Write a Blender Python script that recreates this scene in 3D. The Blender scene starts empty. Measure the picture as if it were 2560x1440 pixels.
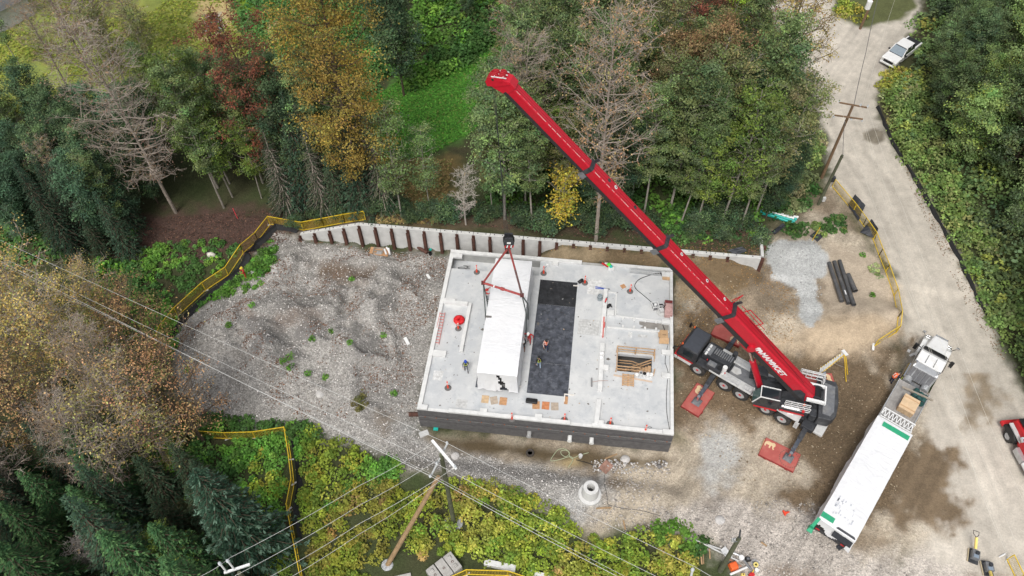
import bpy, bmesh, math, random
import numpy as np
from mathutils import Vector, Matrix
random.seed(7); rng = np.random.default_rng(7)
SC = bpy.context.scene; COL = SC.collection
R2 = math.radians

# ---------------------------------------------------------------- camera, sky, sun, exposure
F_PX, PITCH, ROLL, CAM_Z = 1960.0, R2(52.97), R2(-0.86), 60.0
_ct, _st = math.cos(PITCH), math.sin(PITCH)
_cr, _sr = math.cos(ROLL), math.sin(ROLL)
CR = np.array([[_cr, -_sr, 0], [_sr, _cr, 0], [0, 0, 1]]) @ np.array([[1., 0, 0], [0, -_st, -_ct], [0, _ct, -_st]])
cam_d = bpy.data.cameras.new('camera'); cam = bpy.data.objects.new('camera', cam_d); COL.objects.link(cam)
cam_d.sensor_width = 36; cam_d.lens = 36 * F_PX / 2560; cam_d.clip_start = 0.5; cam_d.clip_end = 3000
mw = Matrix.Identity(4)
for i in range(3):
    mw[i][0] = CR[0][i]; mw[i][1] = -CR[1][i]; mw[i][2] = -CR[2][i]
mw.translation = (0, 0, CAM_Z); cam.matrix_world = mw
SC.camera = cam

world = bpy.data.worlds.new('World'); SC.world = world; world.use_nodes = True
wn = world.node_tree; wn.nodes.clear()
SUN_EL, SUN_AZ = R2(58), R2(200)        # high veiled sun behind the camera's left shoulder
sky = wn.nodes.new('ShaderNodeTexSky'); sky.sky_type = 'NISHITA'; sky.sun_disc = False
sky.sun_elevation = SUN_EL; sky.sun_rotation = SUN_AZ; sky.dust_density = 4.0; sky.air_density = 1.0
hs = wn.nodes.new('ShaderNodeHueSaturation'); hs.inputs['Saturation'].default_value = 0.25
bg = wn.nodes.new('ShaderNodeBackground'); bg.inputs['Strength'].default_value = 0.15
wo = wn.nodes.new('ShaderNodeOutputWorld')
wn.links.new(sky.outputs[0], hs.inputs['Color']); wn.links.new(hs.outputs[0], bg.inputs['Color']); wn.links.new(bg.outputs[0], wo.inputs['Surface'])
sun_d = bpy.data.lights.new('sun', 'SUN'); sun_d.energy = 1.5; sun_d.angle = R2(16); sun_d.color = (1.0, 0.97, 0.92)
sun = bpy.data.objects.new('sun', sun_d); COL.objects.link(sun)
_sd = Vector((math.sin(SUN_AZ) * math.cos(SUN_EL), math.cos(SUN_AZ) * math.cos(SUN_EL), math.sin(SUN_EL)))
sun.rotation_euler = _sd.to_track_quat('Z', 'Y').to_euler(); sun.location = _sd * 120
vs = SC.view_settings; vs.view_transform = 'Standard'; vs.look = 'None'; vs.gamma = 1; vs.use_curve_mapping = False; vs.exposure = 0.18
SC.cycles.max_bounces = 5; SC.cycles.diffuse_bounces = 3; SC.cycles.glossy_bounces = 2
SC.cycles.transmission_bounces = 3; SC.cycles.transparent_max_bounces = 8

# ---------------------------------------------------------------- measuring: photograph pixel -> point in the place
def P(px, py, z=0.0):
    d = CR.T @ np.array([(px - 1280) / F_PX, (py - 720) / F_PX, 1.0]); k = (z - CAM_Z) / d[2]
    return np.array([0, 0, CAM_Z]) + k * d
SLAB = np.array([-8.05, 31.31, 0.0]); PHI = R2(7.43)
UX = np.array([math.cos(PHI), -math.sin(PHI), 0]); VY = np.array([math.sin(PHI), math.cos(PHI), 0])
SW, SD, ST = 21.15, 17.3, 2.1            # slab width, depth, top
def uv(px, py, z): c = P(px, py, z) - SLAB; return float(c @ UX), float(c @ VY)
def W(u, v, z=0): return SLAB + UX * u + VY * v + np.array([0, 0, z])

# ---------------------------------------------------------------- noise
_lat = rng.random((256, 256))
def vnoise(x, y):
    xi = np.floor(x).astype(int); yi = np.floor(y).astype(int); fx = x - xi; fy = y - yi
    fx = fx * fx * (3 - 2 * fx); fy = fy * fy * (3 - 2 * fy)
    a = _lat[xi % 256, yi % 256]; b = _lat[(xi + 1) % 256, yi % 256]; c = _lat[xi % 256, (yi + 1) % 256]; d = _lat[(xi + 1) % 256, (yi + 1) % 256]
    return (a * (1 - fx) + b * fx) * (1 - fy) + (c * (1 - fx) + d * fx) * fy
def fbm(x, y, s=1.0, o=4, seed=0):
    x = np.asarray(x, float) / s + seed * 17.3; y = np.asarray(y, float) / s + seed * 9.1; t = 0; a = 0.5; n = 0
    for i in range(o):
        t = t + a * vnoise(x, y); n += a; a *= 0.5; x = x * 2.03 + 5.2; y = y * 2.03 + 1.3
    return t / n
def sstep(a, b, x): t = np.clip((x - a) / (b - a), 0, 1); return t * t * (3 - 2 * t)

# ---------------------------------------------------------------- terrain height
_mounds = [(700, 690, .5, 3), (640, 800, 1.0, 3.2), (760, 800, .9, 2.6), (560, 850, 1.1, 3.5), (660, 880, .9, 2.0), (900, 880, .9, 2.4),
           (860, 930, .7, 3.5), (700, 930, 1.0, 3), (560, 960, .6, 4), (800, 860, .5, 1.6), (930, 790, .4, 2.5),
           (2000, 640, .9, 2.0), (2170, 810, .9, 3.0), (2060, 830, .6, 2.6), (2230, 800, .6, 1.5), (1960, 800, .5, 2), (2080, 600, .6, 4), (2190, 700, .5, 3), (1990, 870, .4, 2)]
_mounds = [(*P(a, b)[:2], h, r) for a, b, h, r in _mounds]
_redge = np.array([P(*q)[:2] for q in [(2330, -60), (2290, 70), (2205, 195), (2185, 245), (2235, 380), (2310, 480), (2395, 640), (2450, 755), (2500, 860), (2545, 960), (2650, 1150), (2800, 1500)]])
def height(x, y):
    x = np.asarray(x, float); y = np.asarray(y, float)
    dx = x - SLAB[0]; dy = y - SLAB[1]; u = dx * UX[0] + dy * UX[1]; v = dx * VY[0] + dy * VY[1]
    z = 0.18 * (fbm(x, y, 7, 4, 1) - .5) + 0.10 * (fbm(x, y, 1.3, 3, 2) - .5)
    yard = sstep(-1.0, -4, u) * sstep(-24, -18, u) * sstep(19, 15, v) * sstep(-3, 2, v)
    z = z + yard * (1.15 * (np.abs(fbm(x, y, 4.5, 4, 3) - .5) * 2) ** 0.8 + .25 * (fbm(x, y, 1.0, 3, 4) - .5) + .7 * sstep(.72, 1, 1 - np.abs(fbm(x * .8 + y * .5, y * .8 - x * .5, 4, 3, 6) - .5) * 2.4))
    for mx, my, h, r in _mounds: wob = 1 + .7 * (fbm(x + mx, y, 1.6, 3, 9) - .5); z = z + 1.7 * h * np.exp(-((((x - mx) ** 2 + (y - my) ** 2) * wob / r ** 2) ** .8) * 1.6)
    sand = np.exp(-(((u - 31) / 6) ** 2 + ((v - 11) / 6) ** 2)); z = z + sand * .5 * (np.abs(fbm(x, y, 3, 4, 8) - .5) * 2)
    # wood behind the retaining wall stands higher than the yard
    rise = np.interp(u, [-19, -15.5, -9.1, 29.2, 29.5, 33], [0.1, .35, 2.75, 2.75, 0.5, .3])
    back = sstep(18.66, 18.92, v)
    z = z * (1 - back * .5) + back * rise * (1 - .4 * sstep(24, 45, v))
    # earth filled in between wall and building, running down to the crane
    fill = np.interp(u, [7.5, 10.5, 21, 29], [0, 1.85, 1.95, 1.5]) * np.where(u < 21.3, sstep(16.9, 17.3, v), sstep(8, 17.5, v)) * (1 - back) * sstep(31, 28.5, u)
    z = z + fill + .75 * sstep(17.5, 18.4, v) * (1 - back) * np.interp(u, [7.5, 10.5, 26.5, 28.5], [0, 1, 1, 0])
    pit = sstep(-2.2, .3, u) * sstep(23.5, 21.5, u) * sstep(-4.6, -2.6, v) * sstep(1.2, .6, v); z = z - 1.0 * pit
    ins = sstep(.1, .4, u) * sstep(SW - .1, SW - .4, u) * sstep(.1, .4, v) * sstep(SD - .1, SD - .4, v); z = z * (1 - ins) - 1.6 * ins
    # bank right of the road
    ex = np.interp(y, _redge[::-1, 1], _redge[::-1, 0]); z = z + 2.2 * sstep(0.5, 9, x - ex)
    return z
def G(px, py, dz=0.0):
    z = 0.0
    for _ in range(6): p = P(px, py, z); z = float(height(p[0], p[1]))
    p[2] = z + dz
    return p
def hz(x, y): return float(height(x, y))

# ---------------------------------------------------------------- materials
MATS = {}
def nodes(m): m.use_nodes = True; t = m.node_tree; return t, t.nodes['Principled BSDF']
def M(name, col, rough=.7, metal=0., var=.12, scale=4., bump=0., bscale=None, dirt=None, dscale=1.2, damt=.5, spec=.4):
    if name in MATS: return MATS[name]
    m = bpy.data.materials.new(name); t, b = nodes(m); L = t.links
    tc = t.nodes.new('ShaderNodeTexCoord'); n = t.nodes.new('ShaderNodeTexNoise'); n.inputs['Scale'].default_value = scale; n.inputs['Detail'].default_value = 6
    L.new(tc.outputs['Object'], n.inputs['Vector'])
    r = t.nodes.new('ShaderNodeMapRange'); r.inputs[1].default_value = .3; r.inputs[2].default_value = .7; r.inputs[3].default_value = 1 - var; r.inputs[4].default_value = 1 + var
    L.new(n.outputs['Fac'], r.inputs[0])
    mx = t.nodes.new('ShaderNodeMix'); mx.data_type = 'RGBA'; mx.blend_type = 'MULTIPLY'; mx.inputs[0].default_value = 1
    mx.inputs[6].default_value = (*col, 1); L.new(r.outputs[0], mx.inputs[7]); out = mx.outputs[2]
    if dirt:
        n2 = t.nodes.new('ShaderNodeTexNoise'); n2.inputs['Scale'].default_value = dscale; n2.inputs['Detail'].default_value = 8; n2.inputs['Roughness'].default_value = .65
        L.new(tc.outputs['Object'], n2.inputs['Vector'])
        r2 = t.nodes.new('ShaderNodeMapRange'); r2.inputs[1].default_value = .5; r2.inputs[2].default_value = .72; r2.inputs[4].default_value = damt; L.new(n2.outputs['Fac'], r2.inputs[0])
        m2 = t.nodes.new('ShaderNodeMix'); m2.data_type = 'RGBA'; L.new(r2.outputs[0], m2.inputs[0]); L.new(out, m2.inputs[6]); m2.inputs[7].default_value = (*dirt, 1); out = m2.outputs[2]
    L.new(out, b.inputs['Base Color']); b.inputs['Roughness'].default_value = rough; b.inputs['Metallic'].default_value = metal
    b.inputs['Specular IOR Level'].default_value = spec
    if bump:
        bp = t.nodes.new('ShaderNodeBump'); bp.inputs['Strength'].default_value = bump; bp.inputs['Distance'].default_value = .05
        n3 = t.nodes.new('ShaderNodeTexNoise'); n3.inputs['Scale'].default_value = bscale or scale * 4; n3.inputs['Detail'].default_value = 5
        L.new(tc.outputs['Object'], n3.inputs['Vector']); L.new(n3.outputs['Fac'], bp.inputs['Height']); L.new(bp.outputs[0], b.inputs['Normal'])
    MATS[name] = m; return m
def leaf_mat(name, trans=.25, rough=.65, sat=1.0):
    m = bpy.data.materials.new(name); m.use_nodes = True; t = m.node_tree; t.nodes.clear(); L = t.links
    a = t.nodes.new('ShaderNodeAttribute'); a.attribute_name = 'col'
    d = t.nodes.new('ShaderNodeBsdfPrincipled'); d.inputs['Roughness'].default_value = rough; d.inputs['Specular IOR Level'].default_value = .1
    tr = t.nodes.new('ShaderNodeBsdfTranslucent'); mx = t.nodes.new('ShaderNodeMixShader'); mx.inputs[0].default_value = trans; o = t.nodes.new('ShaderNodeOutputMaterial')
    oi = t.nodes.new('ShaderNodeObjectInfo'); hv = t.nodes.new('ShaderNodeHueSaturation'); L.new(a.outputs['Color'], hv.inputs['Color'])   # no two trees are quite the same green
    r1 = t.nodes.new('ShaderNodeMapRange'); r1.inputs[3].default_value = .492; r1.inputs[4].default_value = .506; L.new(oi.outputs['Random'], r1.inputs[0]); L.new(r1.outputs[0], hv.inputs['Hue'])
    wn_ = t.nodes.new('ShaderNodeTexWhiteNoise'); wn_.noise_dimensions = '1D'; L.new(oi.outputs['Random'], wn_.inputs['W']); r2 = t.nodes.new('ShaderNodeMapRange'); r2.inputs[3].default_value = .92; r2.inputs[4].default_value = 1.7; L.new(wn_.outputs['Value'], r2.inputs[0]); L.new(r2.outputs[0], hv.inputs['Value']); hv.inputs['Saturation'].default_value = sat
    L.new(hv.outputs['Color'], d.inputs['Base Color']); L.new(hv.outputs['Color'], tr.inputs['Color']); L.new(d.outputs[0], mx.inputs[1]); L.new(tr.outputs[0], mx.inputs[2]); L.new(mx.outputs[0], o.inputs['Surface'])
    return m
LEAF = leaf_mat('leaf', .3); NEEDLE = leaf_mat('needle', .12); LITTER = leaf_mat('litter', .1, .65, 1.0); COVER = leaf_mat('cover_leaf', .3, .65, 1.0)

def ground_mat():
    m = bpy.data.materials.new('earth_and_gravel'); t, b = nodes(m); L = t.links
    N = t.nodes.new
    a = N('ShaderNodeAttribute'); a.attribute_name = 'col'; pk = N('ShaderNodeAttribute'); pk.attribute_name = 'peb'
    tc = N('ShaderNodeTexCoord')
    v = N('ShaderNodeTexVoronoi'); v.inputs['Scale'].default_value = 7; v.inputs['Randomness'].default_value = 1; L.new(tc.outputs['Object'], v.inputs['Vector'])
    sep = N('ShaderNodeSeparateColor'); L.new(v.outputs['Color'], sep.inputs[0])
    rr = N('ShaderNodeMapRange'); rr.inputs[3].default_value = .62; rr.inputs[4].default_value = 1.38; L.new(sep.outputs[0], rr.inputs[0])
    m1 = N('ShaderNodeMix'); m1.data_type = 'RGBA'; m1.blend_type = 'MULTIPLY'; L.new(pk.outputs['Fac'], m1.inputs[0]); L.new(a.outputs['Color'], m1.inputs[6]); L.new(rr.outputs[0], m1.inputs[7])
    v2 = N('ShaderNodeTexVoronoi'); v2.inputs['Scale'].default_value = 17; L.new(tc.outputs['Object'], v2.inputs['Vector'])
    s2 = N('ShaderNodeSeparateColor'); L.new(v2.outputs['Color'], s2.inputs[0])
    r2 = N('ShaderNodeMapRange'); r2.inputs[3].default_value = .65; r2.inputs[4].default_value = 1.35; L.new(s2.outputs[1], r2.inputs[0])
    m1b = N('ShaderNodeMix'); m1b.data_type = 'RGBA'; m1b.blend_type = 'MULTIPLY'; L.new(pk.outputs['Fac'], m1b.inputs[0]); L.new(m1.outputs[2], m1b.inputs[6]); L.new(r2.outputs[0], m1b.inputs[7])
    n = N('ShaderNodeTexNoise'); n.inputs['Scale'].default_value = 1.1; n.inputs['Detail'].default_value = 9; n.inputs['Roughness'].default_value = .7; L.new(tc.outputs['Object'], n.inputs['Vector'])
    r3 = N('ShaderNodeMapRange'); r3.inputs[1].default_value = .3; r3.inputs[2].default_value = .7; r3.inputs[3].default_value = .9; r3.inputs[4].default_value = 1.1; L.new(n.outputs['Fac'], r3.inputs[0])
    m2 = N('ShaderNodeMix'); m2.data_type = 'RGBA'; m2.blend_type = 'MULTIPLY'; m2.inputs[0].default_value = 1; L.new(m1b.outputs[2], m2.inputs[6]); L.new(r3.outputs[0], m2.inputs[7])
    n5 = N('ShaderNodeTexNoise'); n5.inputs['Scale'].default_value = 7; n5.inputs['Detail'].default_value = 6; n5.inputs['Roughness'].default_value = .8; L.new(tc.outputs['Object'], n5.inputs['Vector'])
    r5 = N('ShaderNodeMapRange'); r5.inputs[1].default_value = .32; r5.inputs[2].default_value = .68; r5.inputs[3].default_value = .82; r5.inputs[4].default_value = 1.16; L.new(n5.outputs['Fac'], r5.inputs[0])
    m3 = N('ShaderNodeMix'); m3.data_type = 'RGBA'; m3.blend_type = 'MULTIPLY'; m3.inputs[0].default_value = 1; L.new(m2.outputs[2], m3.inputs[6]); L.new(r5.outputs[0], m3.inputs[7]); m2 = m3
    L.new(m2.outputs[2], b.inputs['Base Color']); b.inputs['Roughness'].default_value = .9; b.inputs['Specular IOR Level'].default_value = .2
    bp = N('ShaderNodeBump'); bp.inputs['Strength'].default_value = .8; bp.inputs['Distance'].default_value = .12
    mv = N('ShaderNodeMath'); mv.operation = 'MULTIPLY'; L.new(v.outputs['Distance'], mv.inputs[0]); L.new(pk.outputs['Fac'], mv.inputs[1]); mn = N('ShaderNodeMath'); mn.operation = 'MULTIPLY'; L.new(n.outputs['Fac'], mn.inputs[0]); mn.inputs[1].default_value = .35
    ad = N('ShaderNodeMath'); ad.operation = 'ADD'; L.new(mv.outputs[0], ad.inputs[0]); L.new(mn.outputs[0], ad.inputs[1]); L.new(ad.outputs[0], bp.inputs['Height']); L.new(bp.outputs[0], b.inputs['Normal'])
    return m
GROUND = ground_mat()

# ---------------------------------------------------------------- objects
def tag(o, label=None, cat=None, group=None, kind=None):
    if label: o['label'] = label
    if cat: o['category'] = cat
    if group: o['group'] = group
    if kind: o['kind'] = kind
    return o
def thing(name, label, cat, loc=(0, 0, 0), rz=0.0, group=None):
    o = bpy.data.objects.new(name, None); COL.objects.link(o); o.location = tuple(float(a) for a in loc); o.rotation_euler = (0, 0, rz); o.empty_display_size = .3
    return tag(o, label, cat, group, 'thing')
def link(name, me, parent=None):
    o = bpy.data.objects.new(name, me); COL.objects.link(o)
    if parent is not None: o.parent = parent
    return o
KIDS = {}
def dup(root, loc, rz, label=None, group=None, scale=None):
    r = root.copy(); COL.objects.link(r); r.location = tuple(float(a) for a in loc); r.rotation_euler = (0, 0, rz)
    if scale: r.scale = scale
    if label: r['label'] = label
    if group: r['group'] = group
    for ch in root.children:
        c = ch.copy(); COL.objects.link(c); c.parent = r
        for g in ch.children:
            d = g.copy(); COL.objects.link(d); d.parent = c
    return r

class MB:
    def __init__(s, m=None): s.v = []; s.f = []; s.m = m
    def add(s, vs, fs):
        o = len(s.v); s.v += [tuple(float(c) for c in p) for p in vs]; s.f += [tuple(i + o for i in f) for f in fs]; return s
    def hexa(s, p): return s.add(p, [(3, 2, 1, 0), (4, 5, 6, 7), (0, 1, 5, 4), (1, 2, 6, 5), (2, 3, 7, 6), (3, 0, 4, 7)])
    def box(s, x0, x1, y0, y1, z0, z1):
        return s.hexa([(x0, y0, z0), (x1, y0, z0), (x1, y1, z0), (x0, y1, z0), (x0, y0, z1), (x1, y0, z1), (x1, y1, z1), (x0, y1, z1)])
    def tbox(s, x0, x1, y0, y1, z0, z1, ix=0., iy=0., sx=0., sy=0.):   # tapered top, optionally shifted
        return s.hexa([(x0, y0, z0), (x1, y0, z0), (x1, y1, z0), (x0, y1, z0), (x0 + ix + sx, y0 + iy + sy, z1), (x1 - ix + sx, y0 + iy + sy, z1), (x1 - ix + sx, y1 - iy + sy, z1), (x0 + ix + sx, y1 - iy + sy, z1)])
    def rbox(s, c, sz, rz=0., tilt=0.):
        ca, sa = math.cos(rz), math.sin(rz); out = []
        for dz in (-1, 1):
            for dx, dy in ((-1, -1), (1, -1), (1, 1), (-1, 1)):
                x, y, z = dx * sz[0] / 2, dy * sz[1] / 2, dz * sz[2] / 2
                y, z = y * math.cos(tilt) - z * math.sin(tilt), y * math.sin(tilt) + z * math.cos(tilt)
                out.append((c[0] + x * ca - y * sa, c[1] + x * sa + y * ca, c[2] + z))
        return s.hexa(out)
    def bar(s, p0, p1, w, h=None, up=(0, 0, 1)):
        h = h or w; p0 = Vector(p0); p1 = Vector(p1); d = (p1 - p0).normalized(); up = Vector(up)
        if abs(d.dot(up)) > .98: up = Vector((1, 0, 0))
        x = d.cross(up).normalized() * w / 2; y = x.normalized().cross(d) * h / 2
        return s.hexa([p0 - x - y, p0 + x - y, p0 + x + y, p0 - x + y, p1 - x - y, p1 + x - y, p1 + x + y, p1 - x + y])
    def cyl(s, p0, p1, r0, r1=None, n=10, cap=True):
        r1 = r0 if r1 is None else r1; p0 = Vector(p0); p1 = Vector(p1); d = (p1 - p0).normalized()
        a = Vector((0, 0, 1)) if abs(d.z) < .9 else Vector((1, 0, 0)); x = d.cross(a).normalized(); y = d.cross(x)
        vs = [p + (x * math.cos(2 * math.pi * i / n) + y * math.sin(2 * math.pi * i / n)) * r for p, r in ((p0, r0), (p1, r1)) for i in range(n)]
        fs = [(i, i + n, (i + 1) % n + n, (i + 1) % n) for i in range(n)]
        if cap: fs += [tuple(range(n)), tuple(range(2 * n - 1, n - 1, -1))]
        return s.add(vs, fs)
    def path(s, pts, r, n=6, r1=None, closed=False):
        pts = [Vector(p) for p in pts]; k = len(pts); rings = []; px = None
        for i, p in enumerate(pts):
            a = pts[(i - 1) % k] if (closed or i > 0) else p; b = pts[(i + 1) % k] if (closed or i < k - 1) else p
            d = (b - a).normalized() if (b - a).length > 1e-9 else Vector((0, 0, 1))
            ref = px if px is not None else (Vector((0, 0, 1)) if abs(d.z) < .9 else Vector((1, 0, 0)))
            x = (ref - d * ref.dot(d)) if px is not None else d.cross(ref); x.normalize(); px = x; y = d.cross(x)
            rr = r if r1 is None else r + (r1 - r) * i / max(1, k - 1)
            rings.append([p + (x * math.cos(2 * math.pi * j / n) + y * math.sin(2 * math.pi * j / n)) * rr for j in range(n)])
        vs = [q for g in rings for q in g]; fs = []
        for i in range(k if closed else k - 1):
            i2 = (i + 1) % k
            for j in range(n): fs.append((i * n + j, i * n + (j + 1) % n, i2 * n + (j + 1) % n, i2 * n + j))
        if not closed: fs += [tuple(range(n - 1, -1, -1)), tuple(range((k - 1) * n, k * n))]
        return s.add(vs, fs)
    def lathe(s, c, prof, n=16, ax='z'):
        vs = []; 
        for r, h in prof:
            for i in range(n):
                a = 2 * math.pi * i / n; q = (r * math.cos(a), r * math.sin(a), h)
                if ax == 'y': q = (q[0], q[2], q[1])
                if ax == 'x': q = (q[2], q[0], q[1])
                vs.append((c[0] + q[0], c[1] + q[1], c[2] + q[2]))
        fs = [(i * n + j, i * n + (j + 1) % n, (i + 1) * n + (j + 1) % n, (i + 1) * n + j) for i in range(len(prof) - 1) for j in range(n)]
        if prof[0][0] > 1e-6 : fs.append(tuple(range(n - 1, -1, -1)))
        if prof[-1][0] > 1e-6: fs.append(tuple((len(prof) - 1) * n + j for j in range(n)))
        return s.add(vs, fs)
    def prism(s, poly, z0, z1):
        n = len(poly); vs = [(x, y, z0) for x, y in poly] + [(x, y, z1) for x, y in poly]
        return s.add(vs, [tuple(range(n - 1, -1, -1)), tuple(range(n, 2 * n))] + [(i, (i + 1) % n, (i + 1) % n + n, i + n) for i in range(n)])
    def extr(s, poly, axis, a0, a1):   # poly in the two other axes; axis 'y': poly is (x, z)
        n = len(poly); mk = {'y': lambda p, a: (p[0], a, p[1]), 'x': lambda p, a: (a, p[0], p[1])}[axis]
        vs = [mk(p, a0) for p in poly] + [mk(p, a1) for p in poly]
        return s.add(vs, [tuple(range(n - 1, -1, -1)), tuple(range(n, 2 * n))] + [(i, (i + 1) % n, (i + 1) % n + n, i + n) for i in range(n)])
    def mesh(s, name, fix=True):
        me = bpy.data.meshes.new(name); me.from_pydata(s.v, [], s.f)
        if fix:
            bm = bmesh.new(); bm.from_mesh(me); bmesh.ops.recalc_face_normals(bm, faces=bm.faces); bm.to_mesh(me); bm.free()
        me.update(); return me
    def build(s, name, m=None, parent=None, loc=None, rz=0., smooth=False, bevel=0.):
        me = s.mesh(name); me.materials.append(m or s.m)
        if smooth: me.polygons.foreach_set('use_smooth', [True] * len(me.polygons))
        o = link(name, me, parent)
        if loc is not None: o.location = tuple(float(a) for a in loc); o.rotation_euler = (0, 0, rz)
        if bevel:
            b = o.modifiers.new('bevel', 'BEVEL'); b.width = bevel; b.segments = 2; b.limit_method = 'ANGLE'; b.angle_limit = R2(40)
        return o
def np_mesh(name, verts, quads, cols=None, m=None, nper=4, smooth=False):
    me = bpy.data.meshes.new(name); nv = len(verts); nf = len(quads)
    me.vertices.add(nv); me.vertices.foreach_set('co', np.asarray(verts, np.float32).ravel())
    me.loops.add(nf * nper); me.loops.foreach_set('vertex_index', np.asarray(quads, np.int32).ravel())
    me.polygons.add(nf); me.polygons.foreach_set('loop_start', np.arange(0, nf * nper, nper, dtype=np.int32))
    try: me.polygons.foreach_set('loop_total', np.full(nf, nper, np.int32))
    except Exception: pass
    if cols is not None:
        at = me.color_attributes.new('col', 'FLOAT_COLOR', 'POINT'); c = np.ones((nv, 4), np.float32); c[:, :3] = np.clip(cols, 0, 1); at.data.foreach_set('color', c.ravel())
    if m: me.materials.append(m)
    if smooth: me.polygons.foreach_set('use_smooth', np.ones(nf, bool))
    me.update(calc_edges=True); me.validate(); return me

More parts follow.
